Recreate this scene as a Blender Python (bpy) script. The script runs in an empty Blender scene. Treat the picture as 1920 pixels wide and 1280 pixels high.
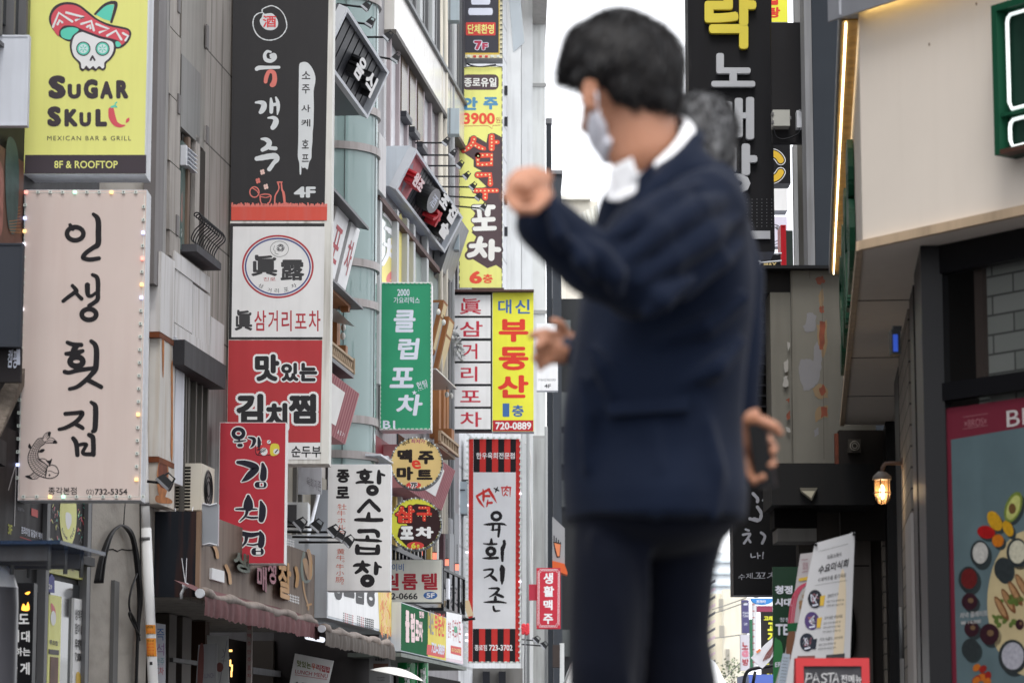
import bpy,bmesh,math,random
from mathutils import Vector,Matrix
R = math.radians
random.seed(7)
scene = bpy.context.scene
COL = scene.collection
# ------------------------------------------------------------------ camera
F = 5160.0 # focal length in photo pixels (1920 wide)
TILT = math.atan(760 / F) # horizon lies 760 px under the centre
CH = 0.55 # camera height
cd = bpy.data.cameras.new('camera')
cam = bpy.data.objects.new('camera',cd)
COL.objects.link(cam)
cam.location = (0,0,CH)
cam.rotation_euler = (R(90) + TILT,0,0)
cd.sensor_width = 36
cd.lens = F / 1920 * 36
cd.clip_start = 0.1
cd.clip_end = 2000
cd.dof.use_dof = True
cd.dof.focus_distance = 25
cd.dof.aperture_fstop = 5.2
scene.camera = cam
# ------------------------------------------------------------------ sky, sun, exposure
SUN_EL,SUN_ROT = R(58),R(200)
wo = bpy.data.worlds.new('World')
scene.world = wo
wo.use_nodes = True
nt = wo.node_tree
nt.nodes.clear()
sk = nt.nodes.new('ShaderNodeTexSky')
sk.sky_type = 'NISHITA'
sk.sun_disc = False
sk.sun_elevation = SUN_EL
sk.sun_rotation = SUN_ROT
sk.dust_density = 4
mx = nt.nodes.new('ShaderNodeMixRGB')
mx.inputs[0].default_value = 0.9 # cloud cover
mx.inputs[2].default_value = (13.2,13.4,13.9,1)
bg = nt.nodes.new('ShaderNodeBackground')
bg.inputs[1].default_value = 0.11
ou = nt.nodes.new('ShaderNodeOutputWorld')
nt.links.new(sk.outputs[0],mx.inputs[1])
nt.links.new(mx.outputs[0],bg.inputs[0])
nt.links.new(bg.outputs[0],ou.inputs[0])
sl = bpy.data.lights.new('sun','SUN')
sl.energy = 1.4
sl.angle = R(25)
sl.color = (1,0.97,0.93)
so = bpy.data.objects.new('sun',sl)
COL.objects.link(so)
# light comes from behind the camera, a little from its left, high up
sd = Vector((math.sin(R(184)) * math.cos(SUN_EL),math.cos(R(184)) * math.cos(SUN_EL),math.sin(SUN_EL)))
so.rotation_euler = sd.to_track_quat('Z','Y').to_euler()
sk.sun_rotation = R(184)
scene.view_settings.view_transform = 'Standard'
scene.view_settings.look = 'None'
scene.view_settings.gamma = 1
scene.view_settings.exposure = 0.52
scene.cycles.use_denoising = True
scene.cycles.max_bounces = 6
scene.cycles.sample_clamp_indirect = 4
# ------------------------------------------------------------------ projection: a photo pixel and a depth make a point of the place
_s,_c = math.sin(TILT),math.cos(TILT)
def ray(px,py):
 u,v = (px - 960) / F,(640 - py) / F
 return u,_c - v * _s,_s + v * _c
def P(px,py,Y):
 dx,dy,dz = ray(px,py)
 t = Y / dy
 return Vector((dx * t,Y,CH + dz * t))
def metres(npx,Y):
 return npx * Y / F
class Plane:
 """A vertical wall plane: o is a point of it, u runs along it, n points out of it."""
 def __init__(s,o,u,n):
  s.o,s.u,s.n = Vector(o),Vector(u).normalized(),Vector(n).normalized()
 def hit(s,px,py,d=0.0):
  dx,dy,dz = ray(px,py)
  k = s.n.x * s.o.x + s.n.y * s.o.y + d
  t = k / (s.n.x * dx + s.n.y * dy)
  X,Y = dx * t,dy * t
  return (X - s.o.x) * s.u.x + (Y - s.o.y) * s.u.y,CH + dz * t
 def w(s,a,d,z):
  return Vector((s.o.x + a * s.u.x + d * s.n.x,s.o.y + a * s.u.y + d * s.n.y,z))
 def pt(s,px,py,d=0.0):
  a,z = s.hit(px,py,d)
  return s.w(a,d,z)
PHI = math.atan(580 / F)
UX,UY = math.sin(PHI),math.cos(PHI)
L = Plane((-4.97 * UY,4.97 * UX,0),(UX,UY,0),(UY,-UX,0)) # left row of facades
# ------------------------------------------------------------------ materials
def lin(c):
 c = c / 255
 return c / 12.92 if c <= 0.04045 else ((c + 0.055) / 1.055) ** 2.4
_mc = {}
def mat(name,rgb,k=1.15,rough=0.6,metal=0.0,dirt=0.0,dirtcol=(70,62,52),var=0.06,emit=0.0,streak=True,bump=0.0,scale=3.0,trans=0.0,spec=0.5,alpha=1.0):
 """Paint / plastic / metal with a little tone variation and, where asked, rain streaks of dirt. rgb is sRGB 0..255, k scales it to an albedo."""
 if name in _mc:
  return _mc[name]
 m = bpy.data.materials.new(name)
 m.use_nodes = True
 t = m.node_tree
 b = t.nodes['Principled BSDF']
 col = [min(0.85,lin(x) * k) for x in rgb]
 b.inputs['Roughness'].default_value = rough
 b.inputs['Metallic'].default_value = metal
 b.inputs['Specular IOR Level'].default_value = spec if spec != 0.5 or max(rgb) > 90 else 0.2
 if trans:
  b.inputs['Transmission Weight'].default_value = trans
  b.inputs['IOR'].default_value = 1.1
 if alpha < 1:
  b.inputs['Alpha'].default_value = alpha
 tc = t.nodes.new('ShaderNodeNewGeometry')
 def noise(sc,vec,det=4):
  mp = t.nodes.new('ShaderNodeMapping')
  mp.inputs['Scale'].default_value = vec
  t.links.new(tc.outputs['Position'],mp.inputs[0])
  n = t.nodes.new('ShaderNodeTexNoise')
  n.inputs['Scale'].default_value = sc
  n.inputs['Detail'].default_value = det
  t.links.new(mp.outputs[0],n.inputs[0])
  return n
 n1 = noise(scale,(1,0.15,1) if streak == 'wall' else (1,1,1))
 r1 = t.nodes.new('ShaderNodeMapRange')
 r1.inputs[3].default_value = 1 - var * 2
 r1.inputs[4].default_value = 1 + var * 2
 t.links.new(n1.outputs[0],r1.inputs[0])
 mul = t.nodes.new('ShaderNodeVectorMath')
 mul.operation = 'SCALE'
 mul.inputs[0].default_value = col
 t.links.new(r1.outputs[0],mul.inputs[3])
 out = mul.outputs[0]
 if dirt:
  n2 = noise(6,(1.6,0.22,0.8) if streak == 'wall' else (2.2,2.2,0.16 if streak else 2.2),6)
  r2 = t.nodes.new('ShaderNodeMapRange')
  r2.inputs[1].default_value = 0.48
  r2.inputs[2].default_value = 0.78
  r2.inputs[4].default_value = dirt
  t.links.new(n2.outputs[0],r2.inputs[0])
  mm = t.nodes.new('ShaderNodeMixRGB')
  mm.inputs[2].default_value = [lin(x) for x in dirtcol] + [1]
  t.links.new(r2.outputs[0],mm.inputs[0])
  t.links.new(out,mm.inputs[1])
  out = mm.outputs[0]
  rr = t.nodes.new('ShaderNodeMapRange')
  rr.inputs[3].default_value = rough
  rr.inputs[4].default_value = min(1,rough + 0.25)
  t.links.new(n2.outputs[0],rr.inputs[0])
  t.links.new(rr.outputs[0],b.inputs['Roughness'])
 t.links.new(out,b.inputs['Base Color'])
 if bump:
  n3 = noise(30,(1,1,1),5)
  bp = t.nodes.new('ShaderNodeBump')
  bp.inputs['Strength'].default_value = bump
  bp.inputs['Distance'].default_value = 0.02
  t.links.new(n3.outputs[0],bp.inputs['Height'])
  t.links.new(bp.outputs[0],b.inputs['Normal'])
 if emit:
  b.inputs['Emission Color'].default_value = [lin(x) for x in rgb] + [1]
  b.inputs['Emission Strength'].default_value = emit
 _mc[name] = m
 return m
def tiled(name,rgb,mortar,bw,bh,gap=0.01,k=1.0,rough=0.7,axes='xz',dirt=0.25,offset=0.5,var=0.1):
 """Brick / stone-slab cladding. axes: which horizontal axis the courses run along."""
 m = mat(name,rgb,k=k,rough=rough,dirt=dirt,var=0.05)
 t = m.node_tree
 b = t.nodes['Principled BSDF']
 src = b.inputs['Base Color'].links[0].from_socket
 g = t.nodes.new('ShaderNodeNewGeometry')
 sp = t.nodes.new('ShaderNodeSeparateXYZ')
 t.links.new(g.outputs['Position'],sp.inputs[0])
 cb = t.nodes.new('ShaderNodeCombineXYZ')
 t.links.new(sp.outputs['X' if axes[0] == 'x' else 'Y'],cb.inputs[0])
 t.links.new(sp.outputs['Z'],cb.inputs[1])
 br = t.nodes.new('ShaderNodeTexBrick')
 br.offset = offset
 br.inputs['Scale'].default_value = 1
 br.inputs['Mortar Size'].default_value = gap
 br.inputs['Brick Width'].default_value = bw
 br.inputs['Row Height'].default_value = bh
 br.inputs['Color1'].default_value = (1,1,1,1)
 br.inputs['Color2'].default_value = (1 - var * 2,1 - var * 2,1 - var * 2,1)
 mo = [lin(x) / max(1e-3,lin(y) * k) for x,y in zip(mortar,rgb)]
 br.inputs['Mortar'].default_value = mo + [1]
 t.links.new(cb.outputs[0],br.inputs[0])
 ml = t.nodes.new('ShaderNodeMixRGB')
 ml.blend_type = 'MULTIPLY'
 ml.inputs[0].default_value = 1
 t.links.new(src,ml.inputs[1])
 t.links.new(br.outputs[0],ml.inputs[2])
 t.links.new(ml.outputs[0],b.inputs['Base Color'])
 bp = t.nodes.new('ShaderNodeBump')
 bp.inputs['Strength'].default_value = 0.4
 bp.inputs['Distance'].default_value = 0.01
 bp.invert = True
 t.links.new(br.outputs['Fac'],bp.inputs['Height'])
 t.links.new(bp.outputs[0],b.inputs['Normal'])
 return m
def glass(name,rgb=(150,180,180),rough=0.05,trans=0.75):
 m = mat(name,rgb,k=1,rough=rough,trans=trans,var=0.03)
 return m
 # ------------------------------------------------------------------ mesh builder
class MB:
 def __init__(s):
  s.v,s.f,s.m,s.sm,s.mats = [],[],[],[],[]
 def mi(s,m):
  if m not in s.mats:
   s.mats.append(m)
  return s.mats.index(m)
 def add(s,vs,fs,m,smooth=False):
  o = len(s.v)
  i = s.mi(m)
  s.v += [tuple(v) for v in vs]
  for f in fs:
   s.f.append([o + a for a in f])
   s.m.append(i)
   s.sm.append(smooth)
  return s
 def poly(s,pts,m):
  return s.add(pts,[list(range(len(pts)))],m)
 def hexa(s,a,b,m):
  """two quads (same winding) joined into a solid"""
  return s.add(list(a) + list(b),[[3,2,1,0],[4,5,6,7],[0,1,5,4],[1,2,6,5],[2,3,7,6],[3,0,4,7]],m)
 def box(s,x0,x1,y0,y1,z0,z1,m):
  q = [(x0,z0),(x1,z0),(x1,z1),(x0,z1)]
  return s.hexa([(x,y0,z) for x,z in q],[(x,y1,z) for x,z in q],m)
 def pbox(s,pl,a0,a1,d0,d1,z0,z1,m):
  q = [(a0,z0),(a1,z0),(a1,z1),(a0,z1)]
  return s.hexa([pl.w(a,d1,z) for a,z in q],[pl.w(a,d0,z) for a,z in q],m)
 def prism(s,pts,vec,m):
  n = len(pts)
  vec = Vector(vec)
  a = [Vector(p) for p in pts]
  b = [p + vec for p in a]
  fs = [list(range(n))[::-1],list(range(n,2 * n))]
  for i in range(n):
   j = (i + 1) % n
   fs.append([i,j,n + j,n + i])
  return s.add(a + b,fs,m)
 def tube(s,pts,r,m,seg=8,smooth=True,cap=True):
  pts = [Vector(p) for p in pts]
  rs = r if isinstance(r,(list,tuple)) else [r] * len(pts)
  vs,fs = [],[]
  up = None
  for i,p in enumerate(pts):
   d = (pts[min(i + 1,len(pts) - 1)] - pts[max(i - 1,0)])
   d = d.normalized() if d.length > 1e-9 else Vector((0,0,1))
   if up is None:
    up = Vector((0,0,1)) if abs(d.z) < 0.9 else Vector((1,0,0))
   x = d.cross(up)
   x = x.normalized() if x.length > 1e-6 else Vector((1,0,0))
   y = x.cross(d).normalized()
   up = y
   for k in range(seg):
    a = 2 * math.pi * k / seg
    vs.append(p + (x * math.cos(a) + y * math.sin(a)) * rs[i])
  for i in range(len(pts) - 1):
   for k in range(seg):
    k2 = (k + 1) % seg
    fs.append([i * seg + k,i * seg + k2,(i + 1) * seg + k2,(i + 1) * seg + k])
  s.add(vs,fs,m,smooth)
  if cap:
   o = len(vs) - seg
   s.add(vs[:seg],[list(range(seg))[::-1]],m)
   s.add(vs[o:],[list(range(seg))],m)
  return s
 def ball(s,c,r,m,nu=16,nv=10,M=None):
  """ellipsoid; r number or 3-tuple"""
  rr = r if isinstance(r,(tuple,list)) else (r,r,r)
  c = Vector(c)
  vs,fs = [],[]
  for i in range(nv + 1):
   th = math.pi * i / nv
   for j in range(nu):
    ph = 2 * math.pi * j / nu
    p = Vector((rr[0] * math.sin(th) * math.cos(ph),rr[1] * math.sin(th) * math.sin(ph),rr[2] * math.cos(th)))
    if M is not None:
     p = M @ p
    vs.append(c + p)
  for i in range(nv):
   for j in range(nu):
    j2 = (j + 1) % nu
    fs.append([i * nu + j,(i + 1) * nu + j,(i + 1) * nu + j2,i * nu + j2])
  return s.add(vs,fs,m,True)
 def disc(s,c,ax,ay,m,seg=40):
  c,ax,ay = Vector(c),Vector(ax),Vector(ay)
  return s.poly([c + ax * math.cos(2 * math.pi * i / seg) + ay * math.sin(2 * math.pi * i / seg) for i in range(seg)],m)
 def build(s,name,parent=None,recalc=True,label=None,kind=None):
  me = bpy.data.meshes.new(name)
  off = Vector((0,0,0))
  q = parent
  while q is not None:
   off += q.location
   q = q.parent
  me.from_pydata([tuple(Vector(v) - off) for v in s.v],[],s.f)
  for m in s.mats:
   me.materials.append(m)
  me.polygons.foreach_set('material_index',s.m)
  me.polygons.foreach_set('use_smooth',s.sm)
  if recalc:
   bm = bmesh.new()
   bm.from_mesh(me)
   bmesh.ops.remove_doubles(bm,verts=bm.verts,dist=1e-6) if any(s.sm) else None
   bmesh.ops.recalc_face_normals(bm,faces=bm.faces)
   bm.to_mesh(me)
   bm.free()
  o = bpy.data.objects.new(name,me)
  COL.objects.link(o)
  if parent is not None:
   o.parent = parent
  if label:
   o['label'] = label
  if kind:
   o['kind'] = kind
  return o
def thing(name,label,cat,loc=(0,0,0),group=None):
 o = bpy.data.objects.new(name,None)
 COL.objects.link(o)
 o.location = loc
 o.empty_display_size = 0.1
 o['label'] = label
 o['category'] = cat
 if group:
  o['group'] = group
 return o
def tag(o,label,cat,group=None):
 o['label'] = label
 o['category'] = cat
 if group:
  o['group'] = group
 return o
def struct(o):
 o['kind'] = 'structure'
 return o
def settle(mb,name,label,cat,group=None):
 """one thing that is a single mesh: its origin at its base"""
 xs = [v[0] for v in mb.v]; ys = [v[1] for v in mb.v]; zs = [v[2] for v in mb.v]
 loc = Vector(((min(xs) + max(xs)) / 2,(min(ys) + max(ys)) / 2,min(zs)))
 o = mb.build(name)
 o.data.transform(Matrix.Translation(-loc))
 o.location = loc
 return tag(o,label,cat,group)
 # ------------------------------------------------------------------ writing
_tc = bpy.data.curves.new('glyphs','FONT')
_tc.resolution_u = 3
_to = bpy.data.objects.new('glyphs',_tc)
_gc = {}
def glyph(text,w=0.0,extrude=0.0,sp=1.0):
 key = (text,round(w,4),extrude,sp)
 if key in _gc:
  return _gc[key]
 if w > 0.008:
 # a bolder cut: the letter spread out in a ring of directions
  v0,f0 = glyph(text,0.0,extrude,sp)
  n = 8 if w < 0.07 else 14
  vs,fs = [],[]
  for k in range(n):
   c,s = w * math.cos(2 * math.pi * k / n),w * math.sin(2 * math.pi * k / n)
   fs += [[i + k * len(v0) for i in f] for f in f0]
   vs += [v + Vector((c,s,k * 0.02)) for v in v0]
  _gc[key] = (vs,fs)
  return vs,fs
 _tc.body = text
 _tc.extrude = extrude
 _tc.space_character = sp
 me = bpy.data.meshes.new_from_object(_to)
 vs = [v.co.copy() for v in me.vertices]
 fs = [list(p.vertices) for p in me.polygons]
 bpy.data.meshes.remove(me)
 _gc[key] = (vs,fs)
 return vs,fs
FLAT = 0.3 # printed layers lie this share of their nominal gap apart
_lift = [0]
def txt(mb,text,box,m,M,w=0.02,off=0.004,out=None,outw=0.07,shear=0.0,rot=0.0,ext=0.0,sp=1.0):
 """text fitted into box (x0,y0,x1,y1) or into a quad of 4 photo points (tl,tr,br,bl); M(px,py,off) gives the point on the sign."""
 if not isinstance(box[0],(tuple,list)):
  x0,y0,x1,y1 = box
  box = [(x0,y0),(x1,y0),(x1,y1),(x0,y1)]
 tl,tr,br,bl = box
 base = glyph(text,w,0,sp)[0]
 ax,bx = min(v.x for v in base),max(v.x for v in base)
 ay,by = min(v.y for v in base),max(v.y for v in base)
 def put(ww,mt,o,e=0.0):
  vs,fs = glyph(text,ww,1.0 if e else 0.0,sp)
  pts = []
  for v in vs:
   a = (v.x - ax) / (bx - ax)
   b = (by - v.y) / (by - ay)
   a += shear * (0.5 - b)
   x = (tl[0] * (1 - a) + tr[0] * a) * (1 - b) + (bl[0] * (1 - a) + br[0] * a) * b
   y = (tl[1] * (1 - a) + tr[1] * a) * (1 - b) + (bl[1] * (1 - a) + br[1] * a) * b
   if rot:
    cx = (tl[0] + br[0]) / 2; cy = (tl[1] + br[1]) / 2
    cr,sr = math.cos(rot),math.sin(rot)
    x,y = cx + (x - cx) * cr - (y - cy) * sr,cy + (x - cx) * sr + (y - cy) * cr
   pts.append(M(x,y,FLAT * o + (e * (v.z + 1) / 2 if e else v.z * 0.0008)))
  mb.add(pts,fs,mt)
 _lift[0] = (_lift[0] + 1) % 7
 o = off + _lift[0] * 0.0003
 if out is not None:
  put(w + outw,out,o)
  o += 0.0025
 put(w,m,o,ext)
def vtxt(mb,text,x0,x1,ys,m,M,**kw):
 """vertical writing: one (y0,y1) per letter, or one (x0,y0,x1,y1)"""
 for ch,y in zip(text,ys):
  txt(mb,ch,(x0,y[0],x1,y[1]) if len(y) == 2 else y,m,M,**kw)
def crom(pts,n=6,closed=False):
 if len(pts) < 3:
  return [pts[0]] + [tuple(a + (b - a) * i / n for a,b in zip(pts[0],pts[1])) for i in range(1,n + 1)]
 res = []
 N = len(pts)
 rng = range(N) if closed else range(N - 1)
 for i in rng:
  g = lambda k:pts[k % N] if closed else pts[max(0,min(N - 1,k))]
  p0,p1,p2,p3 = g(i - 1),g(i),g(i + 1),g(i + 2)
  for j in range(n):
   t = j / n
   res.append(tuple(0.5 * (2 * b + (c - a) * t + (2 * a - 5 * b + 4 * c - d) * t * t + (3 * b - a - 3 * c + d) * t ** 3) for a,b,c,d in zip(p0,p1,p2,p3)))
 if not closed:
  res.append(tuple(pts[-1]))
 return res
class Zm:
 """coordinates read off an enlarged view: photo = origin + value / scale"""
 def __init__(s,x,y,k):
  s.x,s.y,s.k = x,y,k
 def __call__(s,p):
  return (s.x + p[0] / s.k,s.y + p[1] / s.k)
ONE = Zm(0,0,1)
def stroke(mb,pts,w,m,M,Z=ONE,off=0.005,closed=False,grow=0.0,smooth=True,rag=0.0):
 """one brush stroke; pts in Z's coordinates as (x,y) or (x,y,width); w the default width in the same units"""
 q = [(p[0],p[1],p[2] if len(p) > 2 else w) for p in pts]
 q = crom(q,6,closed) if smooth else (q + [q[0]] if closed else q)
 if smooth and closed:
  q.append(q[0])
 q = [(*Z(p),(p[2] + 2 * grow) / Z.k) for p in q]
 _lift[0] = (_lift[0] + 1) % 9
 o = off + _lift[0] * 0.0003
 o *= FLAT
 vs,fs = [],[]
 n = len(q)
 for i,(x,y,ww) in enumerate(q):
  a,b = q[max(0,i - 1)],q[min(n - 1,i + 1)]
  if closed and i in (0,n - 1):
   a,b = q[-2],q[1]
  dx,dy = b[0] - a[0],b[1] - a[1]
  l = math.hypot(dx,dy) or 1
  h = ww / 2 * (1 + random.uniform(-rag,rag))
  nx,ny = -dy / l * h,dx / l * h
  vs += [M(x + nx,y + ny,o),M(x - nx,y - ny,o)]
  if i:
   fs.append([2 * i - 2,2 * i - 1,2 * i + 1,2 * i])
 mb.add(vs,fs,m)
 if not closed:
  for k,(i,j) in enumerate(((0,1),(n - 1,n - 2))):
   x,y,ww = q[i]
   an = math.atan2(y - q[j][1],x - q[j][0])
   cap = [M(x + math.cos(an + t) * ww / 2,y + math.sin(an + t) * ww / 2,o) for t in [math.pi * (s / 8 - 0.5) for s in range(9)]]
   mb.poly(cap,m)
def blob(mb,pts,m,M,Z=ONE,off=0.004,smooth=True,n=5):
 """filled outline"""
 q = crom([tuple(p) for p in pts],n,True) if smooth else pts
 q = [Z(p) for p in q]
 _lift[0] = (_lift[0] + 1) % 9
 o = FLAT * (off + _lift[0] * 0.0003)
 v2 = [Vector((x,y,0)) for x,y in q]
 from mathutils.geometry import tessellate_polygon
 tris = tessellate_polygon([v2])
 mb.add([M(x,y,o) for x,y in q],[list(t) for t in tris],m)
def oval(cx,cy,rx,ry,n=28,a0=0.0,a1=2 * math.pi):
 return [(cx + rx * math.cos(a0 + (a1 - a0) * i / n),cy + ry * math.sin(a0 + (a1 - a0) * i / n)) for i in range(n)]
def rrect(x0,y0,x1,y1,r,n=4):
 p = []
 for cx,cy,a in ((x1 - r,y0 + r,-90),(x1 - r,y1 - r,0),(x0 + r,y1 - r,90),(x0 + r,y0 + r,180)):
  for i in range(n + 1):
   t = R(a + 90 * i / n)
   p.append((cx + r * math.cos(t),cy + r * math.sin(t)))
 return p
class Sign:
 """A box sign facing the street's mouth. rect in photo pixels at depth Y."""
 def __init__(s,name,label,rect,Y,depth,face,frame,rim=0,cat='sign',group=None,facename='panel'):
  x0,y0,x1,y1 = rect
  s.Y = Y
  s.edge = frame
  a = P((x0 + x1) / 2,y1,Y)
  s.root = thing(name,label,cat,a,group)
  p0,p1 = P(x0,(y0 + y1) / 2,Y),P(x1,(y0 + y1) / 2,Y)
  zt,zb = P(x0,y0,Y).z,a.z
  s.x0,s.x1,s.zt,s.zb = p0.x,p1.x,zt,zb
  b = MB().box(p0.x,p1.x,Y,Y + depth,zb,zt,frame)
  s.body = b.build('cabinet',s.root)
  r = metres(rim,Y)
  q = [(p0.x + r,zb + r),(p1.x - r,zb + r),(p1.x - r,zt - r),(p0.x + r,zt - r)]
  if face is not None:
   f = MB().hexa([(x,Y - 0.004,z) for x,z in q],[(x,Y - 0.0005,z) for x,z in q],face)
   s.face = f.build(facename,s.root)
  s.t = MB()
 def M(s,px,py,off=0.0):
 # letters sit in front of the 4 mm face
  return P(px,py,s.Y) + Vector((0,-0.004 - off,0))
 def done(s,name='lettering'):
  if s.t.v:
   s.t.build(name,s.root,recalc=False)
  if len(s.root.children) < 2:
   r,q = MB(),0.012
   for a,b,c,d in ((s.x0,s.x1,s.zt - q,s.zt),(s.x0,s.x1,s.zb,s.zb + q),(s.x0,s.x0 + q,s.zb + q,s.zt - q),(s.x1 - q,s.x1,s.zb + q,s.zt - q)):
    r.box(a,b,s.Y - 0.006,s.Y - 0.0005,c,d,s.edge)
   r.build('edge_frame',s.root)
  return s.root
 def bracket(s,zs,length=0.35,r=0.02,m=None):
  b = MB()
  for z in zs:
   b.tube([(s.x0 - length,s.Y + 0.08,z),(s.x0 + 0.01,s.Y + 0.08,z)],r,m or mat('grey steel',(120,122,124),metal=0.6,rough=0.45))
  b.build('bracket',s.root)
  # ------------------------------------------------------------------ shared paints
WHITE = mat('white vinyl',(216,218,229),k=1.25,rough=0.4,dirt=0.10)
INK = mat('black vinyl',(38,35,38),k=0.9,rough=0.45,var=0.03)
DARK = mat('charcoal vinyl',(74,73,76),k=0.75,rough=0.45,dirt=0.05,dirtcol=(110,106,100))
WFRAME = mat('white aluminium',(205,208,214),rough=0.4,dirt=0.25)
STEEL = mat('grey steel',(120,122,124),metal=0.6,rough=0.45,dirt=0.2)
BLACKM = mat('black metal',(26,27,30),rough=0.45,var=0.1)
LEDW = mat('led cover',(205,212,205),rough=0.3)
ledm = {n:mat('lit led ' + n,c,emit=1.2) for n,c in (('blue',(190,200,255)),('red',(255,150,135)),('amber',(255,200,130)),('green',(170,245,205)),('white',(240,240,255)))}
# ------------------------------------------------------------------ the ground
asph = mat('asphalt',(95,95,98),k=0.7,rough=0.9,var=0.25,dirt=0.4,streak=False,bump=0.4,scale=1.2)
pave = mat('granite paving',(140,138,134),k=0.8,rough=0.85,var=0.15,dirt=0.3,streak=False,bump=0.2)
struct(MB().poly([(-300,-60,0),(300,-60,0),(300,600,0),(-300,600,0)],asph).build('road'))
m = MB()
m.pbox(L,-20,90,-0.2,0.9,0,0.06,pave)
struct(m.build('pavement'))
# ------------------------------------------------------------------ yellow skull sign
YEL = mat('yellow vinyl',(228,224,128),rough=0.4,dirt=0.10,dirtcol=(160,152,100),var=0.02)
SKB = mat('dark plum vinyl',(76,68,74),k=0.9,rough=0.5,var=0.03)
SKR = mat('coral red vinyl',(222,82,96),k=1.0,rough=0.45)
SKG = mat('mint vinyl',(96,214,188),k=1.0,rough=0.45)
SKW = mat('pale lilac vinyl',(228,224,240),rough=0.45)
s = Sign('projecting_sign','tall yellow box sign with a skull in a striped sombrero above the pink fish sign',(47,-70,276,327),17.05,0.26,YEL,WFRAME,rim=1.5)
t,M = s.t,s.M
t.poly([M(x,y,0.001) for x,y in ((47.5,291),(274.6,291),(274,326),(45.7,326))],SKB)
Z = Zm(70,0,6.4)
blob(t,[(700,180),(780,90),(850,65),(925,60),(880,260),(800,235)],SKG,M,Z,0.003,smooth=False)
stroke(t,[(695,175,26),(790,80,32),(870,40,36),(935,40,44),(942,90,40),(890,270,30)],30,SKB,M,Z)
blob(t,[(140,220),(190,100),(290,40),(400,32),(510,65),(620,150),(730,235),(870,295),(1010,325),(1095,350),(1130,405),(1105,490),(1040,560),(975,588),(930,575),(900,500),(780,478),(650,430),(520,385),(460,420),(400,500),(320,478),(230,410),(165,320)],SKB,M,Z,0.004)
blob(t,[(168,220),(215,125),(300,70),(400,62),(500,90),(610,175),(720,255),(860,320),(1000,350),(1080,370),(1105,410),(1080,480),(1015,545),(980,500),(900,470),(780,445),(650,400),(520,350),(440,318),(330,315),(270,370),(255,440),(190,350)],SKR,M,Z,0.008)
blob(t,[(285,380),(350,340),(440,335),(500,365),(430,430),(395,480),(300,455)],SKG,M,Z,0.008)
blob(t,[(940,510),(975,505),(1008,540),(990,565),(950,565)],SKG,M,Z,0.008)
for q in ([(190,330),(260,160),(420,265)],[(350,158),(565,215),(465,250)],[(530,295),(650,258),(680,370)],[(710,295),(860,355),(750,395)],[(840,435),(945,375),(1010,480)],[(1030,405),(1092,440),(1060,490)],[(245,300),(270,250),(300,275)],[(600,330),(635,310),(640,345)]):
 stroke(t,q,28,SKW,M,Z,0.013,smooth=False)
blob(t,[(393,520),(430,430),(510,380),(560,385),(700,440),(900,490),(945,560),(930,650),(880,720),(830,765),(825,820),(790,850),(740,830),(700,857),(655,835),(620,857),(580,840),(545,857),(508,830),(498,765),(430,690),(400,620)],SKB,M,Z,0.010)
blob(t,[(418,540),(450,440),(530,393),(600,412),(750,468),(890,503),(920,570),(902,650),(858,712),(808,757),(805,812),(782,828),(745,800),(705,832),(672,800),(630,832),(590,795),(560,832),(530,817),(520,755),(452,690),(423,620)],SKW,M,Z,0.016)
mint2 = mat('pale mint vinyl',(205,238,230),rough=0.45)
for ex in (555,785):
 blob(t,oval(ex,592,86,86),SKB,M,Z,0.020,False)
 blob(t,oval(ex,592,74,74),SKG,M,Z,0.023,False)
 blob(t,oval(ex,592,56,56),mint2,M,Z,0.026,False)
 for k in range(6):
  a = R(60 * k + 30)
  stroke(t,[(ex + 18 * math.cos(a),592 + 18 * math.sin(a)),(ex + 42 * math.cos(a),592 + 42 * math.sin(a))],11,SKG,M,Z,0.029)
stroke(t,[(665,682),(642,728)],22,SKB,M,Z,0.02)
stroke(t,[(665,682),(690,728)],22,SKB,M,Z,0.02)
for ch,b in (('S',(91,142,124,186)),('U',(127,158,152,186)),('G',(157,149,184,186)),('A',(188,153,212,186)),('R',(218,151,241,185.5)),('S',(89,200,115,238)),('K',(121,205,146,238)),('U',(149,211,171,238)),('L',(179,205,201,238))):
 txt(t,ch,b,SKB,M,w=0.075)
Z = Zm(0,0,3.5545)
stroke(t,[(742,735,38),(748,780,46),(768,822,36),(800,840,24),(832,838,8)],30,SKR,M,Z)
stroke(t,[(842,818,8),(852,803,22),(858,793,12)],20,SKR,M,Z)
stroke(t,[(745,716,14),(765,710,14),(778,715,10)],12,SKG,M,Z)
stroke(t,[(764,708),(772,690),(778,684)],9,SKG,M,Z)
txt(t,'MEXICAN BAR & GRILL',(89,255.5,246,264),SKB,M,w=0.0,sp=1.25)
txt(t,'8F & ROOFTOP',(102,302,221,316),YEL,M,w=0.012)
s.bracket([s.zb + 0.3,s.zt - 0.4])
s.done()
# ------------------------------------------------------------------ pink fish sign
PINK = mat('faded pink vinyl',(213,196,188),k=1.05,rough=0.45,dirt=0.16,dirtcol=(190,160,150),var=0.03)
s = Sign('projecting_sign','tall pale pink box sign with brush lettering, an inked carp and tiny lamps',(40.5,356,270,938),16.95,0.2,PINK,WFRAME,rim=1)
t,M = s.t,s.M
Z = Zm(40,380,5.3333)
stroke(t,oval(540,312,82,66,20),48,INK,M,Z,closed=True)
stroke(t,[(488,224,36),(515,265,42)],38,INK,M,Z)
stroke(t,[(722,118,36),(758,150,50),(772,200,56),(772,300,58),(768,415,58),(720,452,48),(650,502,46),(618,545,46),(640,562,46),(690,570,46),(778,558,42)],46,INK,M,Z)
stroke(t,[(512,830,36),(552,880,46),(530,902,44),(470,945,40),(420,985,38)],40,INK,M,Z)
stroke(t,[(545,900,40),(580,938,38),(605,962,40)],40,INK,M,Z)
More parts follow.
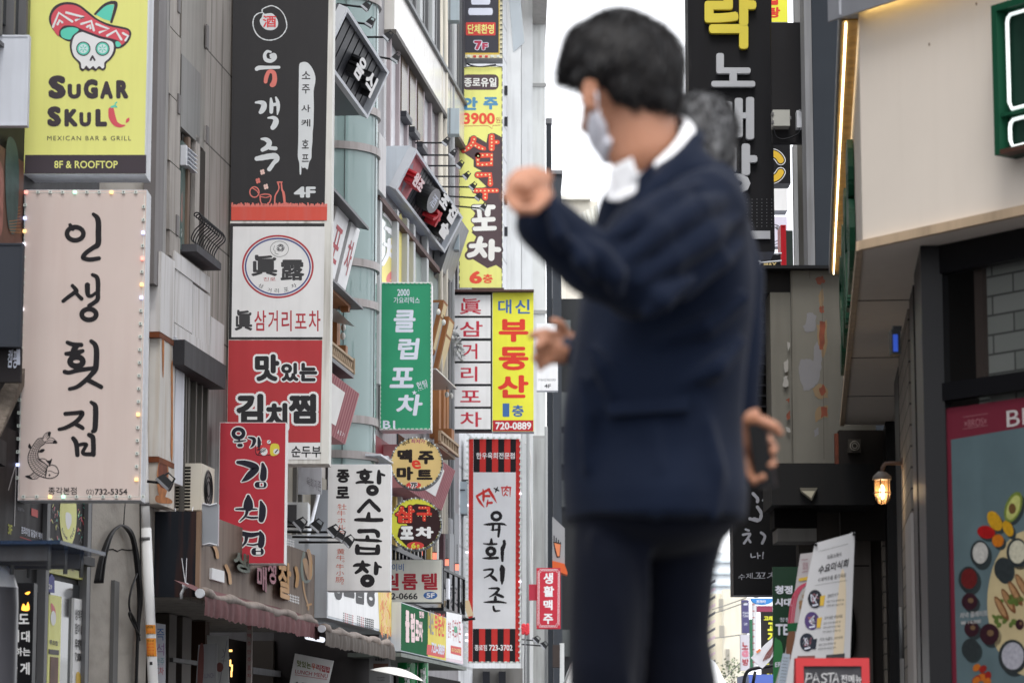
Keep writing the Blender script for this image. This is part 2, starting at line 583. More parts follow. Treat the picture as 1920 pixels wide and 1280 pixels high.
stroke(t,[(662,825,54),(664,900,50),(675,930,44),(705,932,36),(750,900,32)],46,INK,M,Z)
stroke(t,[(715,722,36),(755,745,44),(768,800,48),(767,900,46),(764,965,48),(730,1000,44),(680,1032,44)],46,INK,M,Z)
stroke(t,oval(678,1118,72,54,20),50,INK,M,Z,closed=True)
Z = Zm(40,620,5.3333)
stroke(t,[(463,118,40),(520,138,46),(600,142,46)],44,INK,M,Z)
stroke(t,[(560,150,50),(530,190,64),(518,250,60)],60,INK,M,Z)
stroke(t,[(450,230,40),(540,226,60),(615,202,40)],44,INK,M,Z)
stroke(t,oval(553,308,64,46,18),58,INK,M,Z,closed=True)
stroke(t,[(435,410,44),(480,418,42),(570,395,46),(730,373,40)],44,INK,M,Z)
stroke(t,[(700,105,40),(738,140,50),(753,200,56),(750,330,58),(738,390,58),(700,440,50),(640,500,48),(560,560,42),(485,582,38)],50,INK,M,Z)
stroke(t,[(660,490,48),(730,525,46),(800,562,44)],46,INK,M,Z)
stroke(t,[(440,830,40),(540,822,42),(612,820,46),(580,880,46),(520,930,46),(440,970,40),(380,985,34)],42,INK,M,Z)
stroke(t,[(540,930,42),(600,962,44),(616,975,38)],42,INK,M,Z)
stroke(t,[(700,715,36),(738,745,50),(745,800,56),(742,920,56),(735,990,52),(716,1005,40)],50,INK,M,Z)
stroke(t,[(520,1075,44),(545,1110,50),(556,1160,48),(562,1240,46)],48,INK,M,Z)
stroke(t,[(570,1142,34),(620,1132,38),(652,1138,38),(636,1170,36),(616,1214,40),(640,1232,40),(725,1232,44)],40,INK,M,Z)
stroke(t,[(680,1040,46),(715,1065,52),(722,1130,50),(722,1235,50)],50,INK,M,Z)
Z = Zm(30,780,10.6667)
outer = [(560,440),(445,455),(360,560),(285,680),(245,800),(250,920),(300,1030),(370,1120),(470,1190),(590,1230)]
inner = [(600,500),(560,560),(490,610),(450,700),(440,780),(465,850),(520,900),(600,960),(640,1000),(625,1030)]
stroke(t,outer + [(700,1240),(800,1205),(850,1150),(850,1090),(800,1000),(700,972),(640,1000)],17,INK,M,Z)
stroke(t,inner,17,INK,M,Z)
oc,ic = crom(outer,5),crom(inner,5)
for f in (0.27,0.5,0.74):
 stroke(t,[tuple(a + (b - a) * f for a,b in zip(p,q)) for p,q in zip(oc,ic)][2:],9,INK,M,Z,smooth=False)
for i in range(3,len(oc),2):
 a,b = oc[i],ic[i]
 stroke(t,[a,((a[0] + b[0]) / 2 + 6,(a[1] + b[1]) / 2 + 14),b],9,INK,M,Z)
stroke(t,[(625,1030),(602,1090),(592,1160),(600,1230)],14,INK,M,Z)
stroke(t,[(640,1095),(700,1095),(780,1135),(850,1135)],10,INK,M,Z)
blob(t,oval(672,1178,19,21,12),INK,M,Z)
stroke(t,[(540,430),(590,350),(690,315),(680,400),(630,460)],13,INK,M,Z)
blob(t,[(640,335),(690,312),(685,390),(650,400)],INK,M,Z)
stroke(t,[(640,430),(740,440),(825,530),(740,540),(600,535)],13,INK,M,Z)
blob(t,[(750,490),(785,485),(830,535),(750,542)],INK,M,Z)
for q in ([(570,420),(630,350)],[(600,440),(650,370)],[(620,470),(740,480)],[(610,500),(745,515)]):
 stroke(t,q,9,INK,M,Z)
blob(t,[(245,620),(270,545),(305,600),(290,650)],INK,M,Z)
blob(t,[(470,690),(520,655),(580,668),(540,722),(460,725)],INK,M,Z)
stroke(t,[(470,860),(560,850),(640,905),(680,1000)],14,INK,M,Z)
stroke(t,[(430,850),(500,900),(590,950)],12,INK,M,Z)
blob(t,[(600,885),(670,885),(722,845),(715,900),(680,965)],INK,M,Z)
stroke(t,[(360,1120),(280,1180),(190,1200),(290,1250),(400,1250),(480,1190)],13,INK,M,Z)
blob(t,[(185,1195),(270,1190),(330,1250),(240,1238)],INK,M,Z)
for q in ([(300,1190),(370,1140)],[(335,1220),(410,1155)],[(370,1235),(440,1175)]):
 stroke(t,q,9,INK,M,Z)
txt(t,'종각본점',(91,913,144,927),INK,M,w=0.01)
txt(t,'02)',(162,917,176,929),INK,M,w=0.0)
txt(t,'732-5354',(178,916,239,927),INK,M,w=0.02)
lb = MB(); lit = MB(); wire = MB()
pos = [(49 + i * 22.9,361) for i in range(10)] + [(44.5 + i * 24.9,931) for i in range(10)]
pos += [(48.5 - i * 0.0295 * 24.3,361 + i * 24.3) for i in range(1,23)] + [(270.5 - i * 0.027 * 24.3,364 + i * 24.3) for i in range(1,23)]
lits = {0:'red',4:'green',7:'amber',12:'amber',13:'green',21:'blue',22:'amber',23:'white',28:'white',40:'blue',44:'blue',46:'red',48:'amber',49:'blue',58:'amber',63:'amber'}
for i,(x,y) in enumerate(pos):
 c = s.M(x,y,0)
 h = 0.0095
 if i in lits:
  lit.box(c.x - h,c.x + h,c.y - 0.012,c.y,c.z - h,c.z + h,ledm[lits[i]])
 else:
  lb.box(c.x - h,c.x + h,c.y - 0.012,c.y,c.z - h,c.z + h,LEDW)
  lb.box(c.x - 0.003,c.x + 0.003,c.y - 0.014,c.y - 0.012,c.z - 0.004,c.z + 0.005,DARK)
lb.build('led_border',s.root)
lit.build('lit_leds',s.root)
for a,b in ((s.M(47,366),s.M(36,931)),(s.M(271,366),s.M(261,931)),(s.M(47,362),s.M(272,362)),(s.M(36,931),s.M(262,931))):
 wire.tube([a,b],0.0016,LEDW,seg=5)
wire.build('led_wire',s.root)
s.bracket([s.zb + 0.25,s.zb + 1.0,s.zt - 0.2])
s.done()
# ------------------------------------------------------------------ the stacked sign column (black / white / red)
REDV = mat('red vinyl',(172,42,48),rough=0.42,dirt=0.08,dirtcol=(120,40,40))
CH1 = mat('charcoal sign face',(72,71,73),k=0.62,rough=0.45,dirt=0.06,dirtcol=(100,98,95))
BRW = mat('brushed white paint',(210,214,216),k=1.1,rough=0.5)
CORAL = mat('coral paint',(228,124,112),k=1.0,rough=0.5)
s = Sign('sign_column','tall column of stacked sign panels, charcoal over white over red, in a worn frame',(431.5,-60,621,869),23.0,0.3,None,mat('worn white steel',(215,214,208),rough=0.5,dirt=0.75,dirtcol=(118,104,90)))
M = s.M
def face(y0,y1,m,name='panel',x0=3,x1=-8):
 q = [P(437 + x0 - 0.0132 * y0 - 3,y0,23),P(629 + x1 - 0.0185 * y0 - 5,y0,23),P(629 + x1 - 0.0185 * y1 - 5,y1,23),P(437 + x0 - 0.0132 * y1 - 3,y1,23)]
 return MB().hexa([p + Vector((0,-0.004,0)) for p in q],[p + Vector((0,-0.0003,0)) for p in q],m)
face(-58,414,CH1).build('panel',s.root)
face(419,636,CH1).build('panel',s.root)
face(638,829,REDV).build('panel',s.root)
face(829.5,861,WHITE).build('panel',s.root)
t = s.t
# charcoal panel
t.poly([M(x,y,0.001) for x,y in ((434,386),(613.5,386),(613,413.5),(433.6,413.5))],mat('coral red sign face',(222,88,72),k=1.0,dirt=0.3,dirtcol=(205,130,130)))
Z = Zm(430,0,6.4)
for i in range(60):
 x = 435 + i * 3
 stroke(t,[(x,387),(x + random.uniform(-2,2),386 - random.uniform(1,5))],3,CORAL,M,ONE)
stroke(t,[(395,150),(400,115),(460,85),(520,75),(600,115),(660,190),(690,300),(670,380),(600,455),(490,487),(390,465),(320,400),(285,300),(300,210),(350,165),(400,158),(420,180)],13,BRW,M,Z,rag=0.3)
blob(t,[(400,175),(440,170),(510,165),(560,210),(585,270),(575,330),(520,365),(440,360),(385,310),(365,250),(390,210)],BRW,M,Z)
txt(t,'酒',(493,30,518,52),mat('signal red paint',(226,70,74),k=1.0),M,w=0.02,off=0.008)
stroke(t,[(498,628,24),(455,622,34),(425,665,40),(440,720,48),(500,735,46),(548,700,44),(540,660,40),(500,668,36)],40,BRW,M,Z)
stroke(t,[(500,690,30),(520,690,40)],40,BRW,M,Z)
stroke(t,[(330,832,48),(360,818,52),(450,815,42),(595,812,36)],44,BRW,M,Z)
stroke(t,[(436,985,44),(445,930,50),(470,872,46),(500,860,46),(535,882,52),(545,950,58),(532,1005,64),(516,1022,60)],50,CORAL,M,Z)
Z = Zm(430,180,6.4)
stroke(t,[(318,82,24),(370,80,44),(412,98,66),(412,145,70),(388,185,60),(375,198,46)],60,BRW,M,Z)
stroke(t,[(500,35,26),(506,110,48),(504,195,44)],46,BRW,M,Z)
stroke(t,[(560,22,24),(582,80,44),(587,150,42),(577,225,14)],40,BRW,M,Z,rag=0.1)
stroke(t,[(510,112),(580,100)],40,BRW,M,Z)
stroke(t,[(466,266,20),(530,265,44),(560,300,68),(545,350,68),(522,382,58)],60,BRW,M,Z)
stroke(t,[(385,518,22),(440,525,50),(480,560,62),(460,612,60),(398,650,46)],50,BRW,M,Z)
stroke(t,[(490,628,44),(555,633,48)],48,BRW,M,Z)
stroke(t,[(330,755,54),(400,742,66),(500,725,70),(555,728,74),(572,765,60),(535,805,50),(500,855,50),(480,882,52)],60,BRW,M,Z,rag=0.04)
Z = Zm(430,0,6.4)
blob(t,[(840,780),(870,752),(910,748),(950,765),(1000,830),(1032,920),(1030,1000),(1012,1100),(1015,1280),(1010,1500),(1000,1600),(998,1700),(988,1800),(985,1900),(960,1945),(940,2035),(910,2015),(880,2020),(868,2000),(862,2090),(845,2088),(840,1960),(822,1880),(828,1700),(830,1500),(832,1200),(836,900)],BRW,M,Z,n=3)
for ch,b in zip('소주사케호프',((566,134,582,149),(566,159,581,176),(565,197,582,211),(565,224,582,238),(566,262,579,279),(566,290,579,304))):
 txt(t,ch,b,DARK,M,w=0.015,off=0.008)
txt(t,'4F',(551,350,592,371),BRW,M,w=0.05)
Z = Zm(430,180,6.4)
stroke(t,[(582,1040,16),(596,1090,14),(590,1130,14),(552,1200,16),(545,1285,18)],16,CORAL,M,Z,rag=0.15)
stroke(t,[(625,1040,14),(632,1120,20),(652,1170,30),(665,1285,30)],16,CORAL,M,Z,rag=0.1)
stroke(t,[(578,1036),(632,1036)],16,CORAL,M,Z)
stroke(t,oval(302,1155,55,62,14),14,CORAL,M,Z,closed=True,rag=0.15)
stroke(t,[(275,1105),(330,1140),(345,1165)],12,CORAL,M,Z)
stroke(t,[(368,1190),(380,1280),(430,1310),(480,1280),(500,1200),(440,1180),(368,1190)],14,CORAL,M,Z,rag=0.15)
stroke(t,[(375,1210),(440,1220),(490,1205)],11,CORAL,M,Z)
for cx,cy,mm in ((345,1020,CORAL),(440,1090,mat('blush paint',(236,190,180))),(398,915,mat('blush paint',(236,190,180)))):
 for k in range(4):
  a = R(90 * k + 30)
  blob(t,oval(cx + 17 * math.cos(a),cy + 20 * math.sin(a),14,17,8),mm,M,Z)
t.build('lettering',s.root,recalc=False); t = s.t = MB()
# white panel
R2,B2 = mat('crimson print',(180,48,60),k=1.0),mat('navy print',(72,80,140),k=1.0)
G2 = mat('grey print',(82,82,84),k=0.75)
t.poly([M(x,y,0.0006) for x,y in ((437,425),(609,425),(606,632),(434,632))],WHITE)
stroke(t,oval(521,500,65.5,57.5,36),3.4,R2,M,closed=True)
stroke(t,oval(521,500,60.5,52.5,36),2.8,B2,M,closed=True)
stroke(t,oval(524,467,17,14.5,20),0.7,G2,M,closed=True)
for i in range(16):
 a = random.uniform(0,6.28)
 stroke(t,oval(526 + 5 * math.cos(a),465 + 5 * math.sin(a),2.2,2.0,8),0.6,G2,M,closed=True)
stroke(t,[(515,461),(513,468),(516,471),(516,475),(522,477)],0.7,G2,M)
txt(t,'眞',(471,478,520,518),G2,M,w=0.03)
txt(t,'露',(526,487,571,526),G2,M,w=0.03)
txt(t,'진로',(494,520,517,527),R2,M,w=0.0)
for ch,b,r in (('삼',(485,532,494,540),0.35),('거',(502,540,509,548),0.2),('리',(515,541,523,549),0),('포',(532,539,541,547),-0.15),('차',(546,532,556,540),-0.35)):
 txt(t,ch,b,G2,M,w=0.0,rot=r)
txt(t,'眞',(440,581,473,620),G2,M,w=0.03)
for ch,b in zip('삼거리포차',((477,582,499,620),(503,582,521,621),(528,582,547,621),(553,588,575,616),(579,582,601,621))):
 txt(t,ch,b,R2,M,w=0.012)
t.build('lettering',s.root,recalc=False); t = s.t = MB()
# red panel
K2 = mat('charcoal letter vinyl',(58,57,60),k=0.75)
for ch,b in (('맛',(478,664,524,715)),('있',(527,680,560,715)),('는',(561,680,595,715)),('김',(443,738,494,797)),('치',(498,755,539,806)),('찜',(541,738,593,794))):
 txt(t,ch,b,K2,M,w=0.055,out=WHITE,outw=0.075)
txt(t,'. 순두부',(536,836,602,857),K2,M,w=0.02)
s.bracket([s.zb + 0.5,s.zb + 2,s.zt - 0.5])
s.done()
# ------------------------------------------------------------------ red kimchi sign
RED3 = mat('bright red vinyl',(176,34,50),rough=0.42,dirt=0.05,dirtcol=(130,40,50))
NAVY = mat('ink navy vinyl',(46,44,58),k=0.8)
s = Sign('projecting_sign','red box sign with navy brush lettering outlined in white below the sign column',(410,791.5,535,1056.5),22.2,0.22,RED3,mat('white sign edge',(232,226,230),rough=0.4,dirt=0.1),rim=1.2)
t,M = s.t,s.M
def two(pts,w,Z,closed=False):
 stroke(t,pts,w,WHITE,M,Z,off=0.003,closed=closed,grow=17)
 stroke(t,pts,w,NAVY,M,Z,off=0.008,closed=closed)
Z = Zm(400,780,8)
two(oval(378,258,76,66,14),58,Z,True)
two([(385,330,26),(390,372,30)],30,Z)
two([(318,378,20),(400,378,26),(488,362,16)],22,Z)
two([(385,436,50),(418,436,50)],60,Z)
two([(528,316,20),(600,335,48),(616,372,56),(596,430,40),(560,466,14)],40,Z)
two([(680,325,30),(690,390,54),(684,455,42)],46,Z)
two([(368,690,50),(480,705,84),(600,745,100),(640,790,96),(560,870,104),(490,935,70),(428,978,12)],80,Z)
two([(740,715,40),(757,800,88),(750,900,100),(748,925,96)],80,Z)
two([(665,1028,90),(755,1028,90)],90,Z)
blob(t,rrect(694,992,757,1058,10),WHITE,M,Z,0.013,False)
blob(t,rrect(712,1008,738,1042,5),RED3,M,Z,0.016,False)
Z = Zm(400,910,8)
two([(525,160,50),(527,230,120),(525,310,150)],100,Z)
two([(340,352,24),(500,350,40),(655,352,18)],30,Z)
two([(510,370,52),(485,450,36),(398,535,14)],30,Z)
two([(500,468,24),(580,480,32),(660,478,30)],30,Z)
two([(713,240,34),(738,330,96),(735,440,100),(720,510,84)],80,Z)
two([(360,690,34),(430,715,66),(560,740,72),(680,720,50)],60,Z)
two([(500,760,60),(480,850,40),(402,938,14)],40,Z)
two([(510,878,20),(600,888,26),(690,870,28)],28,Z)
two([(703,690,28),(727,760,84),(720,860,96),(712,895,84)],80,Z)
two([(625,988,110),(705,988,110)],110,Z)
blob(t,rrect(640,935,712,975,6),WHITE,M,Z,0.013,False)
blob(t,rrect(640,992,712,1032,6),WHITE,M,Z,0.013,False)
Z = Zm(400,780,8)
JR,JY = mat('jar red print',(214,62,66),k=1.0),mat('jar yellow print',(228,214,70),k=1.0)
blob(t,[(630,500),(650,440),(730,420),(860,420),(880,500),(860,580),(660,585)],NAVY,M,Z,0.003)
blob(t,[(640,500),(660,450),(730,428),(850,428),(866,500),(850,572),(670,575)],JR,M,Z,0.006)
blob(t,[(735,360),(860,360),(865,410),(740,420)],JR,M,Z,0.006)
blob(t,[(865,425),(970,420),(992,500),(960,580),(860,580)],JY,M,Z,0.006)
for c in ((760,530,55,58),(835,385,30,28),(945,530,45,42)):
 blob(t,oval(*c),WHITE,M,Z,0.01,False)
for i in range(14):
 x,y = random.uniform(645,750),random.uniform(490,570)
 stroke(t,[(x,y),(x + 40,y - 26)],7,NAVY,M,Z,0.013)
stroke(t,[(825,390),(850,370)],10,NAVY,M,Z,0.013)
stroke(t,[(930,545),(965,505)],16,NAVY,M,Z,0.013)
s.done()
# ------------------------------------------------------------------ white beef-tripe sign
s = Sign('projecting_sign','white box sign with thick black brush syllables beside a thin column of red characters',(614,870,732.5,1107),24.9,0.25,WHITE,WFRAME,rim=0.8)
t,M = s.t,s.M
Z = Zm(600,860,8)
stroke(t,[(672,165,40),(672,200,80)],70,INK,M,Z)
stroke(t,[(558,203,30),(600,198,40),(670,188,50),(730,195,40),(775,190,24)],40,INK,M,Z,rag=0.05)
stroke(t,oval(670,255,48,44,16),62,INK,M,Z,closed=True)
stroke(t,[(680,310),(685,345)],56,INK,M,Z)
stroke(t,[(548,358,32),(600,347,40),(700,345,44),(790,350,38)],40,INK,M,Z,rag=0.05)
stroke(t,[(883,180,40),(886,260,68),(886,350,68)],60,INK,M,Z,rag=0.04)
stroke(t,[(915,228,40),(965,245,34)],36,INK,M,Z)
stroke(t,oval(787,470,62,50,14),68,INK,M,Z,closed=True,rag=0.05)
stroke(t,[(738,625,60),(690,665,56),(630,730,56),(582,785,58)],56,INK,M,Z,rag=0.04)
stroke(t,[(745,620,50),(800,685,62),(860,742,62),(888,772,54)],60,INK,M,Z,rag=0.04)
stroke(t,[(732,815,46),(725,880,74)],70,INK,M,Z)
stroke(t,[(530,912,40),(600,910,54),(800,915,62),(925,912,56)],56,INK,M,Z,rag=0.05)
Z = Zm(600,980,8)
stroke(t,[(592,122,70),(700,118,60),(815,118,62),(862,150,72),(870,190,64)],60,INK,M,Z,rag=0.05)
stroke(t,[(712,205,54),(712,245,74)],70,INK,M,Z)
stroke(t,[(512,248,34),(600,255,42),(720,258,46),(850,264,48),(920,272,24)],44,INK,M,Z,rag=0.06)
stroke(t,[(560,345,60),(560,390,76),(562,440,72)],70,INK,M,Z)
stroke(t,[(868,350,64),(866,400,78),(862,440,78)],78,INK,M,Z)
stroke(t,[(590,372,46),(660,380,44),(840,388,44)],44,INK,M,Z)
stroke(t,[(560,452,44),(700,458,40),(850,455,44)],42,INK,M,Z)
stroke(t,[(640,578,44),(640,625,84)],70,INK,M,Z)
stroke(t,[(507,642,30),(560,626,54),(700,628,54),(750,628,24)],50,INK,M,Z,rag=0.04)
stroke(t,[(640,650,80),(600,700,62),(540,745,42)],60,INK,M,Z,rag=0.04)
stroke(t,[(655,680,64),(705,728,56)],60,INK,M,Z)
stroke(t,[(833,595,38),(845,660,74),(840,748,68)],70,INK,M,Z)
stroke(t,[(880,650,40),(915,662,30)],36,INK,M,Z)
stroke(t,oval(712,865,68,58,13),82,INK,M,Z,closed=True,rag=0.05)
txt(t,'종',(631,879.5,655.5,904.5),INK,M,w=0.05)
txt(t,'로',(630,911.5,655,934),INK,M,w=0.05)
ORN = mat('orange red print',(214,112,90),k=1.0)
for ch,b in (('牡',(633,944,650,955)),('牛',(632,956.5,648,967)),('ホ',(633,970.5,648,980)),('ル',(633,983.5,648,992)),('モ',(633,995,647,1004)),('ン',(633,1008,646,1018)),('黄',(631.5,1028,646,1038.5)),('牛',(630.5,1040.5,646,1050)),('。',(642,1050,646,1053)),('牛',(630,1056.5,645,1066.5)),('小',(630.5,1069,645,1078.5)),('肠',(629,1081,645,1091)),('。',(640,1092,644,1095))):
 txt(t,ch,b,ORN,M,w=0.0)
s.done()
# ------------------------------------------------------------------ green pocha sign
GRN = mat('green vinyl',(30,138,98),rough=0.42,dirt=0.06,dirtcol=(60,120,95))
LIL = mat('pale lavender vinyl',(206,210,232))
s = Sign('projecting_sign','green box sign with slanted pale lettering and white edging beside the glass stair tower',(712.5,529,809.5,806),31.0,0.35,GRN,mat('white sign side',(226,228,232),rough=0.4,dirt=0.1),rim=1.6)
t,M = s.t,s.M
txt(t,'2000',(745,542,768,555),LIL,M,w=0.02)
txt(t,'가요리믹스',(738,557,787,569),LIL,M,w=0.01)
for ch,b,sh in (('클',(738,581,779,623),0.06),('럽',(746,634,785,674),0.12),('포',(732,689,777,727),0.08),('차',(744,739,792,779),0.12)):
 txt(t,ch,b,LIL,M,w=0.032,shear=sh)
txt(t,'헌팅',(781,714,801,727),LIL,M,w=0.01,rot=-0.3)
for i in range(5):
 blob(t,oval(785 + i * 4,732 - i * 1.5,0.9,0.9,8),LIL,M,smooth=False)
st = []
for k in range(10):
 r = 5 if k % 2 == 0 else 2
 st.append((777 + r * math.sin(R(36 * k)),736 - r * math.cos(R(36 * k))))
blob(t,st,LIL,M,smooth=False)
txt(t,'B1',(718,788,741,803),LIL,M,w=0.025)
le = MB()
for i in range(34):
 for x in (714,808.5):
  c = M(x - i * 0.02,532 + i * 8.1,0); le.box(c.x - 0.006,c.x + 0.006,c.y - 0.012,c.y,c.z - 0.015,c.z + 0.015,LEDW)
for i in range(12):
 for y in (531,804):
  c = M(716 + i * 8.2,y,0); le.box(c.x - 0.015,c.x + 0.015,c.y - 0.012,c.y,c.z - 0.006,c.z + 0.006,LEDW)
le.build('led_border',s.root)
s.done()
# ------------------------------------------------------------------ black and gold sign at the top
GOLD = mat('gold vinyl',(206,176,72),k=1.1)
CH2 = mat('slate vinyl',(76,76,84),k=0.75,rough=0.45)
s = Sign('projecting_sign','black sign with a gold border and white lettering above the yellow marquee sign',(861,-80,942.5,110),37.6,0.3,mat('cream sign edge',(214,208,176),dirt=0.35),STEEL,rim=0.5)
t,M = s.t,s.M
t.poly([M(*q,0.0003) for q in ((866,-78),(937,-78),(937,103),(866,103))],GOLD)
t.poly([M(*q,0.0007) for q in ((868.5,-76),(935,-76),(935,99.5),(868.5,99.5))],CH2)
txt(t,'트',(878,-38,924,29),LIL,M,w=0.045,off=0.007)
RED4 = mat('poster red vinyl',(208,62,56),k=1.0)
blob(t,rrect(873.5,42.5,929,67,2),RED4,M,off=0.006,smooth=False)
txt(t,'단체환영',(877,46,926,64),mat('lemon vinyl',(244,226,130)),M,w=0.02,off=0.01)
txt(t,'7',(889.5,77,904,94),mat('berry vinyl',(178,50,80),k=1.0),M,w=0.06,out=LIL,outw=0.06,off=0.007,shear=-0.1)
txt(t,'F',(904,81,915,94),mat('berry vinyl',(178,50,80),k=1.0),M,w=0.06,out=LIL,outw=0.06,off=0.007)
b = MB()
for i in range(20):
 for x in (863.3,939.8):
  c = M(x,-70 + i * 9,0); b.box(c.x - 0.016,c.x + 0.016,c.y - 0.02,c.y,c.z - 0.004,c.z + 0.004,DARK)
for i in range(7):
 c = M(868 + i * 11,106.5,0); b.box(c.x - 0.02,c.x + 0.02,c.y - 0.02,c.y,c.z - 0.012,c.z + 0.012,RED4 if 1 < i < 5 else LEDW)
b.build('led_border',s.root)
s.bracket([s.zb + 0.9],0.4,0.05)
s.done()
# ------------------------------------------------------------------ yellow marquee sign
BRN = mat('umber vinyl',(96,76,80),k=0.75)
SKY = mat('sky blue vinyl',(88,150,190),k=1.0)
TOM = mat('tomato vinyl',(236,82,58),k=1.0)
TOMD = mat('tomato shade vinyl',(190,66,66),k=1.0)
CRM = mat('cream vinyl',(228,228,218))
BULB = mat('printed bulb cream',(255,232,170),k=1.1)
s = Sign('projecting_sign','tall yellow sign with red marquee lettering full of printed bulbs above the list sign',(860.5,125,942.5,540),37.5,0.25,YEL,mat('white sign side',(226,228,232)),rim=0.8)
t,M = s.t,s.M
blob(t,rrect(867,140,935,169,9),BRN,M,off=0.003,smooth=False)
txt(t,'종로유일',(870,146,931,163.5),CRM,M,w=0.03,off=0.007)
txt(t,'안',(866.5,182.5,896,207),SKY,M,w=0.055)
txt(t,'주',(906,182.5,934,206),SKY,M,w=0.055)
txt(t,'3900',(868.5,212,928,233.5),TOM,M,w=0.035)
txt(t,'원',(929.5,220,938,231),TOMD,M,w=0.0)
for q in ([(865,217),(865,237),(915,236),(923,242),(924,236),(938,235)],):
 stroke(t,q,1.0,TOMD,M,smooth=False)
blob(t,[(862,282),(888,300),(888,313),(903,321),(889,328),(912,350),(886,358),(912,383),(882,388),(891,400),(884,414),(892,428),(884,436),(893,444),(888,455),(878,462),(874,478),(914,503),(930,497),(941.5,505),(941.5,258),(927,250),(915,252),(912,268),(896,258),(880,257),(875,275)],BRN,M,off=0.002,smooth=False)
def marq(pts,w,Z,smooth=True,closed=False):
 stroke(t,pts,w,BRN,M,Z,off=0.005,smooth=smooth,closed=closed,grow=14)
 stroke(t,pts,w,TOM,M,Z,off=0.010,smooth=smooth,closed=closed)
Z = Zm(850,230,10.6667)
marq([(405,330,120),(385,410,110),(310,500,100),(200,570,74)],100,Z)
marq([(440,440,90),(520,490,100),(620,525,76)],90,Z)
marq([(768,285,120),(768,520,120)],120,Z)
marq([(820,395,90),(885,395,86)],90,Z)
marq([(495,662),(765,655),(765,830),(492,835),(495,662)],105,Z,smooth=False)
marq([(490,1050),(735,1045),(740,1230)],112,Z,smooth=False)
for q in ((418,338),(392,402),(357,462),(305,512),(235,558),(442,466),(512,500),(582,526),(768,280),(768,332),(768,402),(768,470),(763,538),(860,395),(497,672),(587,656),(677,650),(767,656),(767,740),(756,820),(667,838),(580,848),(492,832),(488,750),(486,1050),(566,1046),(645,1046),(724,1042),(730,1102),(734,1162),(738,1224)):
 blob(t,oval(q[0],q[1],19,17,8),BULB,M,Z,0.015,False)
Z = Zm(850,350,10.6667)
marq([(430,82),(870,82)],90,Z)
marq([(637,82),(637,225)],110,Z)
for q in ((400,85),(468,85),(548,85),(628,85),(708,85),(790,85),(868,82),(637,155),(637,224)):
 blob(t,oval(q[0],q[1],19,17,8),BULB,M,Z,0.015,False)
def cream(pts,w,Z):
 stroke(t,pts,w,BRN,M,Z,off=0.005,grow=16)
 stroke(t,pts,w,CRM,M,Z,off=0.010)
for q,w in (([(410,415),(800,410)],92),([(510,430),(535,650)],90),([(690,430),(685,550)],116),([(410,675),(800,655)],92),([(622,700),(622,810)],120),([(430,845),(825,832)],90)):
 cream(q,w,Z)
Z = Zm(680,280,4)
for q,w in (([(884,672),(872,710)],42),([(812,726),(920,720)],34),([(872,735),(845,778),(800,795)],38),([(880,745),(915,795)],40),([(968,695),(965,815)],46),([(985,750),(1020,753)],38)):
 cream(q,w,Z)
txt(t,'6',(880,508,904,532),TOM,M,w=0.05)
txt(t,'층',(905,514,924,531),TOM,M,w=0.03)
b = MB()
for i in range(30):
 for x in (861.3,941.5):
  c = M(x,130 + i * 14,0); b.tube([c + Vector((0,-0.01,-0.03)),c + Vector((0,-0.01,0.03))],0.005,DARK,seg=5)
b.tube([M(860,128),M(880,126,0.02),M(905,127,0.03),M(930,124.5,0.02),M(942,126)],0.006,DARK,seg=5)
b.build('edge_wire',s.root)
s.bracket([s.zb + 0.9,s.zt - 0.6],0.4,0.05)
s.done()
# ------------------------------------------------------------------ six-cell list sign and estate-agent sign
s = Sign('projecting_sign','white sign of six black-framed cells with one red character each beside the yellow estate sign',(842.5,549,922.5,808),36.6,0.25,None,BLACKM)
t,M = s.t,s.M
for k,(y0,y1) in enumerate(((553,592),(596,634),(639,677),(681,719.5),(724,762),(766,804.5))):
 t.poly([M(x,y,0) for x,y in ((845,y0),(920,y0),(920,y1),(845,y1))],WHITE)
CRIM = mat('crimson vinyl',(196,40,62),k=1.0)
for ch,b in zip('眞삼거리포차',((862,559,902,589),(862,602,905,631),(867,644,895,673),(864,687,895,715),(863,732,901,754),(863,772,903,800))):
 txt(t,ch,b,CRIM,M,w=0.012)
s.done()
YE2 = mat('strong yellow vinyl',(236,222,60),rough=0.42,dirt=0.05)
BL2 = mat('cobalt vinyl',(60,106,170),k=1.0)
RE5 = mat('scarlet vinyl',(222,54,34),k=1.0)
s = Sign('projecting_sign','yellow estate agent sign with big red syllables and a phone number on its red foot',(923,548,1001,809),36.6,0.25,YE2,WFRAME,rim=0.6)
t,M = s.t,s.M
t.poly([M(*q,0.001) for q in ((924,787.5),(1000,787.5),(1000,808),(924,808))],mat('deep red vinyl',(186,26,44),k=1.0))
txt(t,'대',(934,561.5,959,588),BL2,M,w=0.02)
txt(t,'신',(966,561.5,993.5,588),BL2,M,w=0.02)
for ch,b in (('부',(935,598,991,641)),('동',(935,650,991,694)),('산',(933,703,991,746))):
 txt(t,ch,b,RE5,M,w=0.04)
txt(t,'1',(942.5,756,955,781),BL2,M,w=0.015)
txt(t,'층',(960,759,982,781),BL2,M,w=0.03)
txt(t,'720-0889',(929,791,996,805),WHITE,M,w=0.03)
s.done()
b = MB()
for x0,x1,y in ((830,1001,546.5),(885,945,543.5)):
 p,q = P(x0,y,36.6),P(x1,y,36.6)
 b.box(p.x,q.x,36.5,36.8,p.z - 0.012,p.z + 0.012,mat('brown steel',(92,66,62),k=0.9,dirt=0.4))
settle(b,'sign_rail','thin rusty brown steel rail above the list sign and the estate sign','rail')
